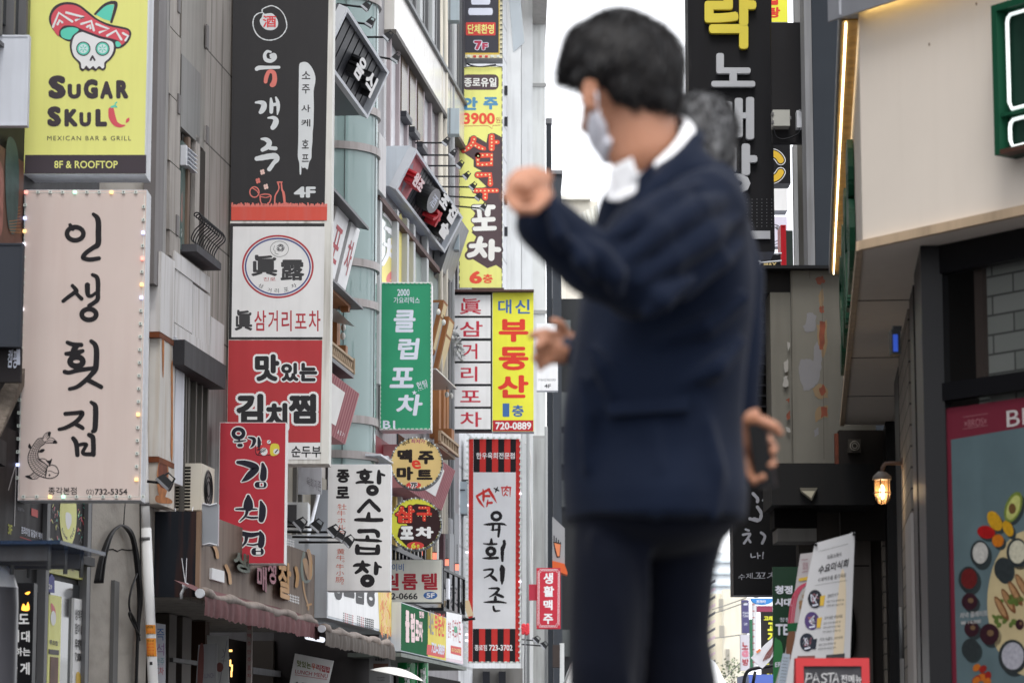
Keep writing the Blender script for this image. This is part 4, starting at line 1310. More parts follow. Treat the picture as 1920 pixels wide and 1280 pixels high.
# window ledge with curled railing
a0,zt = L.hit(369,457,0.15); zb = ZX(369,471,0.15)
a1 = SX(415,495,0.15)
g3 = thing('window_planter','dark steel window ledge with a row of curled wrought iron bars','balcony',L.w((a0 + a1) / 2,0.08,zb))
MB().pbox(L,a0,a1,0.0,0.15,zb,zt,mat('dark grey paint',(74,74,78),dirt=0.25,dirtcol=(70,40,34))).build('ledge',g3)
for k in range(12):
 a = a0 + (a1 - a0) * (k + 0.3) / 12
 pts = [(0.145,0),(0.10,0.05),(0.13,0.13),(0.19,0.2),(0.165,0.27),(0.13,0.28),(0.12,0.255),(0.14,0.245)]
 m = MB(); m.tube([L.w(a,d,zt + z * 0.9) for d,z in crom(pts,4)],0.0055,BLACKM,seg=5)
 m.build('iron_bar',g3)
 # white steel band, rusty duct
m = MB()
fbox(m,328,394,470,502,0.0,0.07,RUSTW)
fbox(m,328,361,504,604,0.0,0.06,RUSTW); fbox(m,361.5,394,532,634,0.0,0.06,RUSTW)
fbox(m,328,394,606,631,0.0,0.07,RUSTW)
fbox(m,394.5,420,592,676,0.0,0.04,RUSTW)
o = m.build('steel_band',g)
m = MB()
fbox(m,301,327,470,622,0.0,0.11,RUSTW)
fbox(m,299,328,622,632,0.0,0.115,RUST)
fbox(m,299,327,632,856,0.0,0.11,mat('rust streaked white steel',(206,202,196),k=1.0,dirt=0.6,dirtcol=(170,140,96)))
fbox(m,298,327,856,866,0.0,0.115,RUST)
fbox(m,297,327,866,944,0.0,0.11,mat('rust streaked white steel',(206,202,196)))
o = m.build('duct',g)
t = MB()
MD = lambda px,py,off=0.0:L.pt(px,py,0.112 + off)
RU2 = mat('deep rust stain',(112,52,26),k=1.0,rough=0.9,var=0.4,scale=14)
RU3 = mat('orange rust stain',(176,112,62),k=1.0,rough=0.9,var=0.35,scale=14)
blob(t,[(295,880),(300,862),(312,865),(316,880),(315,905),(312,925),(305,938),(297,925),(294,900)],RU3,MD,off=0.001)
blob(t,[(297,876),(302,866),(311,868),(314,885),(311,905),(308,915),(299,908)],RU2,MD,off=0.003)
blob(t,[(321,690),(324,690),(324,850),(320,850),(321,780)],RU3,MD,off=0.002)
blob(t,[(304,634),(308,634),(307,700),(305,700)],RU3,MD,off=0.002)
blob(t,[(294,928),(318,934),(322,943),(294,941)],RU3,MD,off=0.002)
t.build('rust_stain',o,recalc=False)
m = MB(); fbox(m,328.5,345,632,905,0.0,0.09,mat('bare white panel',(206,208,216),dirt=0.12)); m.build('side_panel',g)
# streaked plastic glazing under the band
m = MB(); fbox(m,346,424,660,1000,0.0,0.03,mat('streaked grey plastic sheet',(118,116,114),k=0.9,rough=0.4,dirt=0.85,dirtcol=(44,42,40),var=0.2)); w_ = m.build('plastic_glazing',g)
m = MB()
for x in (347,352,366,377,388):
 fbox(m,x,x + 2.2,655 + (x - 346) * 0.55,980,0.03,0.07,mat('grimy steel post',(96,94,90),dirt=0.6))
m.build('mullion',w_)
m = MB(); fbox(m,346,424,636,684,0.03,0.2,CHAR); m.build('soffit',g)
# AC unit with its grille end towards us
d1 = 0.2
a0,z1 = L.hit(378,868,d1); zb_ = ZX(378,956,d1); a1 = SX(402,900,d1)
gac = thing('air_conditioner','old cream outdoor air conditioner with a slotted end and round fan on the tavern wall','air conditioner',L.w((a0 + a1) / 2,0.1,zb_))
ACW = mat('aged cream enamel',(206,200,186),dirt=0.4,dirtcol=(150,110,70))
MB().pbox(L,a0,a1,-0.05,d1,zb_,z1,ACW).build('casing',gac)
m = MB()
for i in range(13):
 for j in range(2):
  z = zb_ + (z1 - zb_) * (i + 0.6) / 14.2
  m.pbox(L,a0 - 0.004,a0 + 0.01,-0.03 + j * 0.08,0.035 + j * 0.08,z,z + (z1 - zb_) / 24,DKIN)
m.build('slots',gac)
m = MB(); c = L.w((a0 + a1) / 2,d1 + 0.004,(zb_ + z1) / 2)
rr = (z1 - zb_) * 0.42
rx = min(rr,(a1 - a0) * 0.46)
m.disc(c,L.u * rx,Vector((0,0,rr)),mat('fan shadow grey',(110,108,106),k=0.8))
for k in range(3):
 m.tube([c + L.n * 0.004 + L.u * rx * f * math.cos(t_) + Vector((0,0,rr * f * math.sin(t_))) for f in ((0.4,0.65,0.9)[k],) for t_ in [2 * math.pi * i / 28 for i in range(29)]],0.004,BLACKM,seg=5,cap=False)
m.build('fan_grille',gac)
# dark end of the fascia box, fascia, wooden letters
dF = 0.33
aF0 = SX(290,1030,0.0); aF0 = SX(372,1030,dF)
zF1,zF0 = ZX(372,958,dF),ZX(372,1104,dF)
aF1 = SX(590,1090,dF)
m = MB(); m.pbox(L,aF0,aF1,0.0,dF,zF0,zF1,mat('brown fascia board',(128,112,100),k=0.95,rough=0.6,dirt=0.45,dirtcol=(84,70,58)))
fa = m.build('fascia',g)
m = MB(); m.pbox(L,aF0 - 0.03,aF0,-0.05,dF - 0.012,zF0 - 0.06,zF1,mat('blue black rusty plate',(40,46,56),k=0.5,rough=0.5,dirt=0.5,dirtcol=(96,56,36)))
m.pbox(L,aF0 - 0.034,aF0 + 0.02,dF - 0.012,dF + 0.02,zF0 - 0.05,zF1,mat('tan steel post',(132,108,88),dirt=0.4))
m.build('fascia_end',fa)
MF = lambda px,py,off=0.0:L.pt(px,py,dF + off)
m = MB()
WD = mat('varnished wood letter',(186,136,72),k=0.95,rough=0.5)
PKL = mat('dusty pink letter',(150,92,104),k=1.0)
GRL = mat('sage letter',(92,104,92),k=1.0)
txt(m,'생',[(438,1030),(470,1040),(470,1076),(438,1068)],GRL,MF,w=0.04,ext=0.05)
txt(m,'매',[(482,1058),(500,1063),(500,1110),(482,1104)],PKL,MF,w=0.03,ext=0.05)
txt(m,'생',[(502,1040),(518,1044),(518,1096),(502,1092)],PKL,MF,w=0.03,ext=0.05)
txt(m,'찰',[(522,1050),(546,1056),(546,1126),(522,1118)],WD,MF,w=0.035,ext=0.06)
for q in ([(424,1060),(430,1075),(432,1092)],[(555,1064),(558,1080),(556,1098)],[(400,1020),(406,1032),(408,1044)]):
 for o_ in (0.0,0.02,0.04):
  stroke(m,q,6,WD if o_ > 0.03 else BLACKM,MF,off=0.004 + o_)
stroke(m,[(570,1036),(566,1060),(568,1084),(576,1090),(584,1078),(584,1058)],5,mat('sage stem',(120,130,122)),MF,off=0.01)
stroke(m,[(572,1050),(576,1070),(580,1082)],9,WD,MF,off=0.015)
stroke(m,[(578,1032),(582,1050),(582,1078)],7,WD,MF,off=0.02)
stroke(m,[(568,1090),(572,1115),(578,1135),(578,1142)],3,WD,MF,off=0.01)
stroke(m,[(576,1134),(583,1132)],4,WD,MF,off=0.012)
for (x0,y0,n) in ((537,1010,5),(540,1114,7)):
 for i in range(n):
  for j in range(3):
   x = x0 + i * 3.1
   y = y0 + j * 5 + i * 0.9
   stroke(m,[(x,y),(x + 2.0,y + random.uniform(-0.8,1.2))],1.1,WHITE,MF,off=0.012)
   stroke(m,[(x + 1.5,y - 1.5),(x + 1.4,y + 2.2)],0.9,WHITE,MF,off=0.012)
m.build('lettering',fa,recalc=False)
m = MB()
q = [L.pt(x,y,dF) for x,y in ((393,1064),(416,1070),(416,1092),(392,1085))]
m.prism(q,L.n * 0.02,mat('plain white plate',(220,222,226)))
settle(m,'white_plate','small blank white plate on the brown tavern fascia','plate')
m = MB()
p0,p1 = P(378,980,20.7),P(409,980,20.7)
m.box(p0.x,p1.x,20.7,20.78,P(390,1022,20.7).z,P(390,945,20.7).z,mat('grey lamp casing',(150,154,160),rough=0.3,metal=0.4))
for y in (947,1018):
 c = P(393,y,20.69)
 m.tube([c + Vector((-0.055,0,0.015 * (1 if y < 980 else -1))),c,c + Vector((0.055,0,0.015 * (1 if y < 980 else -1)))],0.006,WFRAME)
settle(m,'junction_box','rounded grey metal box hung beside the red kimchi sign','box')
# awning with fringe
def awning(name,label,x0,y0,x1,y1,drop0,d,mcloth,mtube,wavy=True):
 a0,z0 = L.hit(x0,y0,d); a1,z1 = L.hit(x1,y1,d)
 z1 = z0
 g = thing(name,label,'awning',L.w((a0 + a1) / 2,d,z0 - 0.2))
 m = MB()
 n = 40
 m.tube([L.w(a0 + (a1 - a0) * i / n,d + 0.01 * math.sin(i * 1.1),z0 + 0.012 * math.sin(i * 0.7 + 1)) for i in range(n + 1)],[0.035 + 0.008 * math.sin(i * 0.9) for i in range(n + 1)],mtube,seg=8)
 m.build('roller',g)
 m = MB()
 h = metres(drop0,L.w(a0,d,0).y)
 vs,fs = [],[]
 n = 160
 for i in range(n + 1):
  a = a0 + (a1 - a0) * i / n
  w1 = 0.006 * math.sin(i * 0.8) + 0.005 * math.sin(i * 0.33)
  vs += [L.w(a,d + 0.03,z0 - 0.02),L.w(a,d + 0.035 + w1,z0 - 0.02 - h * 0.5),L.w(a,d + 0.03 + w1 * 1.5,z0 - 0.02 - h * (0.97 + 0.03 * math.sin(i * 0.21)) - random.uniform(0,0.02))]
  if i:
   for k in (0,1):
    fs.append([3 * i - 3 + k,3 * i + k,3 * i + k + 1,3 * i - 2 + k])
 m.add(vs,fs,mcloth,True)
 m.build('valance',g,recalc=False)
 m = MB()
 m.add([L.w(a0,d,z0),L.w(a1,d,z0),L.w(a1,0.3,z0 + 0.1),L.w(a0,0.3,z0 + 0.1)],[[0,1,2,3]],mcloth)
 m.build('canopy_cloth',g,recalc=False)
 m = MB(); m.tube([L.w(a0 - 0.03,d,z0),L.w(a0,d,z0)],0.034,WFRAME,seg=12); m.build('end_cap',g)
 return g,a0,a1,z0
MAR = mat('maroon fringe cloth',(112,72,74),k=0.95,rough=0.9,dirt=0.5,dirtcol=(70,50,48),var=0.15,scale=20)
gA,*_ = awning('shop_awning','maroon fringed awning with a rolled top under the brown tavern fascia',376,1112,591,1166,34,0.5,MAR,mat('grimy roller cloth',(128,116,108),dirt=0.6))
m = MB(); c = L.pt(348,1097,0.3)
m.tube([c + L.u * -0.02,c + L.u * 0.02],0.022,WFRAME,seg=14); m.tube([c,c + Vector((-0.03,0,-0.06)),c + Vector((-0.03,0,-0.1))],0.012,WFRAME)
m.tube([c,L.pt(352,1000,0.2),L.pt(362,950,0.2)],0.003,WFRAME,seg=5); m.tube([c,L.pt(340,1040,0.2),L.pt(328,952,0.15)],0.003,WFRAME,seg=5)
m.build('crank',gA)
# lower white sign of the tripe shop (its face runs along the street)
sE = aF1 + 0.02
dW = L.hit(612,1100,0)[0] * 0 + 0.33 + metres(23,L.w(sE,dF,0).y)
aW1 = SX(733,1150,dW)
zW0 = ZX(612,1157,dW); zW1 = ZX(612,1000,dW)
g4 = thing('shop_sign','long white light box along the wall with grey syllables and a noodle picture','sign',L.w((sE + aW1) / 2,dW,zW0))
MB().pbox(L,sE,aW1,0.0,dW,zW0,zW1,mat('pale grey steel box',(196,202,208),dirt=0.15)).build('cabinet',g4)
MB().pbox(L,sE + 0.02,aW1 - 0.02,dW,dW + 0.004,zW0 + 0.02,zW1 - 0.02,WHITE).build('panel',g4)
t = MB(); MW = lambda px,py,off=0.0:L.pt(px,py,dW + 0.005 + off)
txt(t,'황소곱창',[(624,1040),(706,1068),(706,1139),(624,1122)],G2,MW,w=0.05)
for i in range(10):
 for j in range(5):
  x = 644 + i * 3.4 + (6 if i > 5 else 0)
  stroke(t,[(x,1148 + j * 4 + i),(x + 1,1149.5 + j * 4 + i)],1.2,R2 if i in (1,2,5,8,9) else G2,MW)
for i in range(5):
 for j in range(5):
  x = 685 + i * 3.4
  stroke(t,[(x,1158 + j * 4 + i * .7),(x + 1.6,1160 + j * 4 + i * .7)],1.5,K2,MW)
blob(t,[(708,1085),(734,1100),(734,1190),(712,1184),(710,1140)],mat('mustard print',(222,196,90),k=1.05),MW,off=0.001,smooth=False)
for i in range(60):
 x = random.uniform(714,731)
 y = random.uniform(1095,1180)
 stroke(t,[(x,y),(x + random.uniform(-4,4),y + 8),(x + random.uniform(-4,4),y + random.uniform(12,20))],1.6,mat(random.choice(('noodle orange','noodle red','noodle cream')),{'noodle orange':(222,132,70)}.get('noodle orange'),k=1.0) if random.random() < 0.5 else mat('noodle cream',(238,200,140),k=1.0),MW,off=0.003)
t.build('lettering',g4,recalc=False)
awning('shop_awning','short brown awning under the long white tripe shop sign',604,1178,734,1212,26,0.6,mat('brown awning cloth',(92,84,78),k=0.95,rough=0.8,dirt=0.4),mat('grimy roller cloth',(128,116,108)))
# ground-floor fronts: posts, door frames, warm lit windows, standing banners
m = MB()
PB = lambda px,py,d:L.pt(px,py,d)
WDK = mat('dark stained wood',(74,50,38),k=0.9,rough=0.5,dirt=0.3)
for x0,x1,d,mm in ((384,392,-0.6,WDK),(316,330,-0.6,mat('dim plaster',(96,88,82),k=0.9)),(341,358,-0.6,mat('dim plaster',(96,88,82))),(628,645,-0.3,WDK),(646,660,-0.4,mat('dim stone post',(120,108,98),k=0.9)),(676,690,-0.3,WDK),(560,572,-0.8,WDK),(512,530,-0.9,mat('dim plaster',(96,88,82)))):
 a0,a1 = SX(x0,1250,d),SX(x1,1250,d)
 MB().pbox(L,a0,a1,d - 0.25,d,0.05,zG - 0.01,mm).build('shop_front_post',g)
m = MB()
m.pbox(L,SX(318,1240,-0.6),SX(372,1240,-0.6),-0.62,-0.57,ZX(318,1240,-0.6),ZX(318,1232,-0.6),GREYF)
m.pbox(L,SX(475,1250,-0.8),SX(530,1250,-0.8),-0.84,-0.8,ZX(475,1262,-0.8),ZX(475,1250,-0.8),GREYF)
m.build('counter_rail',g)
m = MB(); m.pbox(L,SX(596,1215,-0.7),SX(622,1215,-0.7),-0.75,-0.7,ZX(596,1290,-0.7),ZX(596,1200,-0.7),mat('amber lit window',(150,100,50),k=0.9,emit=0.25)); m.build('shop_window',g)
m = MB(); m.tube([P(575,1193,26.5),P(606,1199,26.7)],0.025,mat('lit tube lamp',(240,244,255),emit=0.8)); settle(m,'tube_lamp','short bright tube lamp under the tavern awning','lamp')
m = MB()
for i,(x,y) in enumerate(((431,1217),(434,1217),(432,1236),(435,1245),(434,1256))):
 c = L.pt(x,y,-0.5)
 m.tube([c,c + Vector((0,0,-0.06 if i > 1 else -0.02))],0.007,mat('lit amber bulb',(255,200,110),emit=2.0))
settle(m,'pendant_lights','cluster of small amber lights glowing in the dark tavern door','lights')
def banner(name,label,pts,Y,face,th=0.012):
 """standing banner: 4 photo points at depth Y (bottom pair off frame reach the ground)"""
 q = [P(x,y,Y) for x,y in pts]
 for k in (2,3):
  dz = q[k].z - 0.06
  q[k] = Vector((q[k].x + (q[k].x - q[3 - k].x) / max(1e-3,(q[3 - k].z - q[k].z)) * dz,Y,0.06))
 c = (q[2] + q[3]) / 2
 g = thing(name,label,'banner',(c.x,Y,0))
 MB().prism(q,(0,th,0),face).build('banner_cloth',g)
 m = MB()
 m.tube([q[0] + Vector((0.01,th,0)),(c.x,Y + 0.12,0.4),q[2] + Vector((0,th,0))],0.008,STEEL,seg=6)
 m.tube([q[1] + Vector((-0.01,th,0)),(c.x,Y + 0.12,0.42),q[3] + Vector((0,th,0))],0.008,STEEL,seg=6)
 m.tube([(c.x,Y + 0.12,0.4),(c.x,Y + 0.3,0.0)],0.01,STEEL,seg=6)
 m.build('stand',g)
 return g,(lambda px,py,off=0.0:P(px,py,Y) + Vector((0,-0.002 - off,0)))
g5,M = banner('standing_banner','white lunch menu banner stand in front of the tripe shop',[(553,1224),(626,1238),(612,1300),(541,1290)],25.5,WHITE)
t = MB()
for i,ch in enumerate('맛있는우리집밥'):
 txt(t,ch,[(557 + i * 9,1236 + i * 1.9),(565 + i * 9,1238 + i * 1.9),(565 + i * 9,1250 + i * 1.9),(557 + i * 9,1248 + i * 1.9)],(mat('leaf print',(108,120,50)),mat('leaf print',(108,120,50)),mat('leaf print',(108,120,50)),ORN,R2,R2,R2)[i],M,w=0.03)
txt(t,'LUNCH MENU',[(554,1254),(615,1263),(614,1271),(553,1261)],R2,M,w=0.0)
stroke(t,[(553,1264),(613,1273)],0.8,R2,M)
txt(t,'순두부',[(551,1276),(590,1282),(589,1292),(550,1287)],INK,M,w=0.02)
t.build('lettering',g5,recalc=False)
g5,M = banner('standing_banner','grey and white menu banner behind a crossed steel stand at the tavern door',[(372,1208),(407,1205),(406,1300),(366,1300)],22.4,mat('grey banner cloth',(158,160,164),dirt=0.2))
t = MB()
txt(t,'LUNCH',[(383,1262),(402,1260),(402,1270),(383,1271)],mat('grey lilac print',(150,148,160)),M,w=0.04)
blob(t,[(374,1214),(382,1212),(380,1280),(370,1290)],mat('dull red print',(120,70,66)),M)
t.build('lettering',g5,recalc=False)
g5,M = banner('standing_banner','white menu banner with a red pot print half hidden at the tavern door',[(388,1190),(428,1191),(430,1300),(390,1300)],22.9,mat('cream banner cloth',(182,184,184),dirt=0.15))
t = MB()
blob(t,oval(412,1250,7,9,14),mat('dull red print',(120,70,66)),M,smooth=False)
for q in ([(418,1216),(421,1226),(416,1232)],[(414,1238),(424,1238)],[(426,1200),(410,1290)]):
 stroke(t,q,1.2,mat('grey lilac print',(150,148,160)),M)
t.build('lettering',g5,recalc=False)
g5,M = banner('standing_banner','narrow white banner with faded blue and pink lettering just right of the white pipe',[(290,1167),(310,1170),(310,1300),(288,1300)],20.9,mat('pale lilac cloth',(176,178,188)))
t = MB()
for ch,b,mm in (('즉',(294,1178,308,1200),BL2),('석',(293,1205,308,1228),mat('mauve print',(140,110,150))),('안주',(292,1232,308,1246),mat('teal print',(90,140,150))),('포차',(290,1250,307,1264),R2)):
 txt(t,ch,b,mm,M,w=0.0)
t.build('lettering',g5,recalc=False)
m = MB(); p = P(467,1230,24.2)
m.box(p.x - 0.024,p.x + 0.024,24.2,24.25,0.05,P(467,1166,24.2).z,mat('pale timber',(178,168,164),dirt=0.3))
t_ = MB(); MM = lambda px,py,off=0.0:P(px,py,24.2) + Vector((0,-0.002 - off,0))
for i,ch in enumerate('생맥주안주포차'):
 txt(m,ch,(463.5,1172 + i * 15,470.5,1180 + i * 15),R2,MM,w=0.0)
settle(m,'lettered_post','thin pale post with a column of small red syllables before the tavern','post')
# far part of building B: things between the red and the white sign
m = MB(); fbox(m,540,612,860,1003,0.0,0.012,mat('grimy khaki panel',(122,116,104),dirt=0.6,dirtcol=(70,66,60),var=0.2)); m.build('grimy_wall',g)
m = MB()
for x in (556,566,590):
 fbox(m,x,x + 2,870,1003,0.012,0.05,mat('grimy steel post',(96,94,90)))
m.build('wall_post',g)
s = Sign('hanging_banner','faded grey cloth banner with ghostly syllables behind the white tripe sign',(559,872,603,926),26.1,0.03,None,mat('faded banner cloth',(172,172,176),dirt=0.3),cat='banner')
txt(s.t,'육회지존',[(575,893),(602,902),(602,922),(575,910)],mat('faded print',(116,112,118)),s.M,w=0.0)
s.done()
p0,p1 = P(536,965,25.4),P(577,965,25.4)
g6 = thing('air_conditioner','white outdoor air conditioner half hidden behind the red kimchi sign','air conditioner',P(556,993,25.5))
MB().box(p0.x,p1.x,25.4,25.7,P(556,993,25.4).z,P(556,941,25.4).z,mat('aged white enamel',(188,190,190),dirt=0.3)).build('casing',g6)
q0,q1 = P(537,965,25.39),P(556,965,25.39)
MB().box(q0.x,q1.x,25.385,25.399,P(556,983,25.4).z,P(556,946,25.4).z,mat('slotted dark metal',(70,70,72))).build('vent_panel',g6)
p0,p1 = P(592,965,26.9),P(616,965,26.9)
m = MB().box(p0.x,p1.x,26.9,27.1,P(600,1004,26.9).z,P(600,918,26.9).z,mat('grey lamp casing',(150,154,160)))
settle(m,'junction_box','tall plain grey box left of the white tripe sign','box')
m = MB(); m.tube([P(575,1015,25.3),P(598,922,26.4)],0.018,WFRAME); settle(m,'steel_strut','slanting white steel strut between the red sign and the white tripe sign','strut')
# ---------------- lamps on thin arms
def arm_lamp(label,group,p,q,size=0.07):
 """p: foot of the arm, q: lamp end"""
 g = thing('sign_lamp',label,'lamp',p,group)
 MB().tube([p,q],0.011,BLACKM,seg=6).build('arm',g)
 m = MB()
 d = (q - p).normalized()
 side = Vector((0,-1,0))
 c = q + Vector((0,0,-0.02))
 a,b = size,size * 0.75
 rot = Matrix.Rotation(random.uniform(-0.15,0.15) + 0.7,3,'Y')
 def k(x,y,z):
  return c + rot @ Vector((x,y,z))
 m.hexa([k(-a,-a,0.02),k(a,-a,0.02),k(a,a,0.02),k(-a,a,0.02)],[k(-b,-b,0.07),k(b,-b,0.07),k(b,b,0.07),k(-b,b,0.07)],BLACKM)
 m.hexa([k(-a,-a,0.0),k(a,-a,0.0),k(a,a,0.0),k(-a,a,0.0)],[k(-a,-a,0.02),k(a,-a,0.02),k(a,a,0.02),k(-a,a,0.02)],mat('lamp glass grey',(150,152,156),rough=0.2,metal=0.3))
 m.tube([k(-a,0,0.01),k(-a * .5,0,0.1),k(a * .5,0,0.1),k(a,0,0.01)],0.008,BLACKM,seg=5)
 m.build('lamp_head',g)
lab = 'small black floodlight on a thin arm over the slatted grey sign at the glass tower'
for x0,y0,x1,y1 in ((632,8,682,14),(636,-30,662,-12),(637,38,690,46),(656,70,722,70),(676,101,738,112)):
 arm_lamp(lab,'floodlights above the slatted tower sign',L.pt(x0,y0,0.35),P(x1,y1,L.pt(x0,y0,0.35).y),0.038)
lab = 'small black floodlight on a thin arm over the leaning letter sign before the yellow marquee'
for x0,y0,x1,y1 in ((778,268,832,268),(790,291,845,291),(803,311,858,311),(815,331,870,331),(828,350,882,351),(839,368,893,371),(850,386,903,391)):
 arm_lamp(lab,'floodlights above the leaning letter sign',L.pt(x0,y0,0.3),P(x1,y1,L.pt(x0,y0,0.3).y),0.036)
lab = 'black floodlight on a long arm over the tavern fascia, before the white tripe sign'
for x0,y0,x1,y1,Y in ((536,975,556,984,23.4),(536,986,588,988,23.7),(536,997,618,997,24.0),(548,1006,632,1007,24.3),(560,1016,646,1016,24.6)):
 arm_lamp(lab,'floodlights above the tavern fascia',P(x0,y0,Y),P(x1,y1,Y),0.05)
p = P(276,902,20.0)
arm_lamp('black floodlight on a short arm fixed to the white drain pipe',None,p,P(304,905,20.0),0.06)
# ================================================================== glass stair tower
TC = P(617,700,30.0)
TR = 0.55
zt0 = P(617,885,30).z
g = thing('stair_tower','round glass stair tower with brushed metal rings between the sign column and the finned building','tower',(TC.x,30,0))
TG = bpy.data.materials.new('tower glass')
TG.use_nodes = True
_b = TG.node_tree.nodes['Principled BSDF']
_b.inputs['Base Color'].default_value = (0.36,0.50,0.49,1)
_b.inputs['Roughness'].default_value = 0.04
_b.inputs['Alpha'].default_value = 0.62
_b.inputs['Specular IOR Level'].default_value = 0.9
def cyl(mb,cx,cy,r,z0,z1,m,seg=56,a0=0.0,a1=2 * math.pi):
 vs,fs = [],[]
 n = seg
 for i in range(n + 1):
  a = a0 + (a1 - a0) * i / n
  vs += [(cx + r * math.cos(a),cy + r * math.sin(a),z0),(cx + r * math.cos(a),cy + r * math.sin(a),z1)]
  if i:
   fs.append([2 * i - 2,2 * i,2 * i + 1,2 * i - 1])
 return mb.add(vs,fs,m,True)
m = MB(); cyl(m,TC.x,30,TR - 0.03,zt0,13,TG); m.build('curved_glass',g)
m = MB()
RING = mat('brushed ring metal',(150,144,142),k=1.0,rough=0.35,metal=0.55,dirt=0.35)
for y in (17,225,297,511,585,801,867):
 z = P(712,y,30).z
 h = 0.085
 vs,fs = [],[]
 n = 56
 for i in range(n):
  a = 2 * math.pi * i / n
  for r,zz in ((TR,z),(TR,z + h),(TR - 0.07,z + h),(TR - 0.07,z)):
   vs.append((TC.x + r * math.cos(a),30 + r * math.sin(a),zz))
 for i in range(n):
  j = (i + 1) % n
  for k in range(4):
   fs.append([4 * i + k,4 * j + k,4 * j + (k + 1) % 4,4 * i + (k + 1) % 4])
 MB().add(vs,fs,RING).build('ring',g)
m = MB()
for px in (644,699):
 x = P(px,700,29.6).x
 dy = math.sqrt(max(0,TR ** 2 - (x - TC.x) ** 2))
 m.tube([(x,30 - dy + 0.02,zt0),(x,30 - dy + 0.02,13)],0.006,mat('glass joint',(90,100,100)),seg=5)
m.build('glass_joint',g)
m = MB(); cyl(m,TC.x,30.0,TR + 0.02,0,zt0,mat('dark tower base',(48,44,44)),seg=40); m.build('tower_base',g)
# pale stair core seen through the glass
m = MB(); m.box(TC.x - 0.5,TC.x + 0.2,30.2,30.45,zt0,13,mat('stair core',(160,180,178),k=0.9)); m.build('stair_core',g)
# slatted leaning sign on the tower
def leaning_sign(name,label,nx0,ny0,nxb,nyb,fx,fy,face,frame,letters=None,endw=None):
 """near upper edge (nx0,ny0), near lower edge (nxb,nyb), far upper edge (fx,fy): a board along the wall leaning out at its top"""
 return None
def lean(a0,a1,dt,db,zt,zb,th=0.05):
 return [L.w(a0,dt,zt),L.w(a1,dt,zt),L.w(a1,db,zb),L.w(a0,db,zb)]
SLAT = mat('grey slat steel',(96,98,104),k=0.95,rough=0.45,metal=0.25)
SLAD = mat('dark slat steel',(58,59,64),k=0.9,rough=0.45,metal=0.25)
def slatted(label,a0,a1,dt,db,zt,zb,nsl,cat='sign',box=None):
 g = thing('leaning_sign',label,cat,L.w((a0 + a1) / 2,db,zb))
 m = MB()
 A = [L.w(a0,0.0,zt),L.w(a0,dt,zt),L.w(a0,db,zb),L.w(a0,0.0,zb)]
 m.prism(A,L.u * (a1 - a0),box or SLAT)
 m.build('cabinet',g)
 # local frame on the leaning face
 def Fc(s_,t_,off=0.0):
  d = dt + (db - dt) * t_
  n = (L.n * (zt - zb) + Vector((0,0,1)) * (db - dt) * -1).normalized()
  n = (L.n * (zt - zb) - Vector((0,0,1)) * (dt - db)).normalized()
  return L.w(a0 + (a1 - a0) * s_,d,zt + (zb - zt) * t_) + n * off
 m = MB()
 for i in range(nsl):
  s0,s1 = 0.03 + 0.94 * i / nsl,0.03 + 0.94 * (i + 0.82) / nsl
  m.hexa([Fc(s0,0.06),Fc(s1,0.06),Fc(s1,0.94),Fc(s0,0.94)],[Fc(s0,0.06,0.03),Fc(s1,0.06,0.03),Fc(s1,0.94,0.03),Fc(s0,0.94,0.03)],SLAD)
 m.build('slats',g)
 m = MB()
 for s0,s1,t0,t1 in ((0,1,0,0.055),(0,1,0.945,1),(0,0.025,0.056,0.944),(0.975,1,0.056,0.944)):
  m.hexa([Fc(s0,t0,0.001),Fc(s1,t0,0.001),Fc(s1,t1,0.001),Fc(s0,t1,0.001)],[Fc(s0,t0,0.09),Fc(s1,t0,0.09),Fc(s1,t1,0.09),Fc(s0,t1,0.09)],mat('pale sign edge',(190,194,200),rough=0.4))
 m.build('frame',g)
 return g,Fc
def face_map(Fc):
 return lambda px,py,off=0.0:Fc(px,py,off)
dT = 0.46
aT0 = SX(625,40,dT); aT1,zT = L.hit(686,130,dT)
zTb = ZX(652,224,0.25)
gS,Fc = slatted('grey slatted sign with raised pale letters leaning out beside the glass tower',aT0 - 0.6,aT1,0.62,0.40,zT,zTb,9)
m = MB()
LETW = mat('pale metal letter',(206,204,202),rough=0.35,metal=0.2)
LETK = mat('black letter side',(34,34,36))
def raised(mb,text,box,Mx,w=0.04,h=0.09,side=None,face=None):
 txt(mb,text,box,side or LETK,lambda x,y,o=0.0:Mx(x,y,o + 0.032),w=w,off=0.002,ext=h - 0.01)
 txt(mb,text,box,face or LETW,lambda x,y,o=0.0:Mx(x,y,o + 0.032 + h),w=w,off=0.004)
raised(m,'음',(0.42,0.34,0.58,0.72),face_map(Fc)); raised(m,'식',(0.64,0.34,0.84,0.74),face_map(Fc))
m.build('lettering',gS,recalc=False)
# white letter boxes under a little roof
gL = thing('lantern_sign','pair of white letter boxes under a dark slatted roof on the glass tower','sign',L.pt(660,540,0.3))
d0 = 0.46
aL1 = SX(674,430,d0)
for k,(ch,xa,xb) in enumerate((('포',633,655),('차',660,675))):
 a0,z0 = L.hit(xa,395 + k * 25,d0); a1 = SX(xb,410 + k * 20,d0)
 zt,zb = ZX(660,415,d0),ZX(660,530,d0)
 A = [L.w(a0,0.12,zt),L.w(a0,d0,zt),L.w(a0,d0 - 0.14,zb),L.w(a0,0.12,zb)]
 m = MB().prism(A,L.u * (a1 - a0),WHITE); o = m.build('letter_box',gL)
 t = MB()
 Mx = lambda px,py,off=0.0,a0=a0,a1=a1,zt=zt,zb=zb:L.w(a0 + (a1 - a0) * px,d0 - 0.14 * py + off,zt + (zb - zt) * py)
 txt(t,ch,(0.2,0.25,0.8,0.8),R2,Mx,w=0.01,off=0.01)
 t.build('lettering',o,recalc=False)
a1,z1 = L.hit(692,432,0.58)
a0 = SX(622,330,0.58)
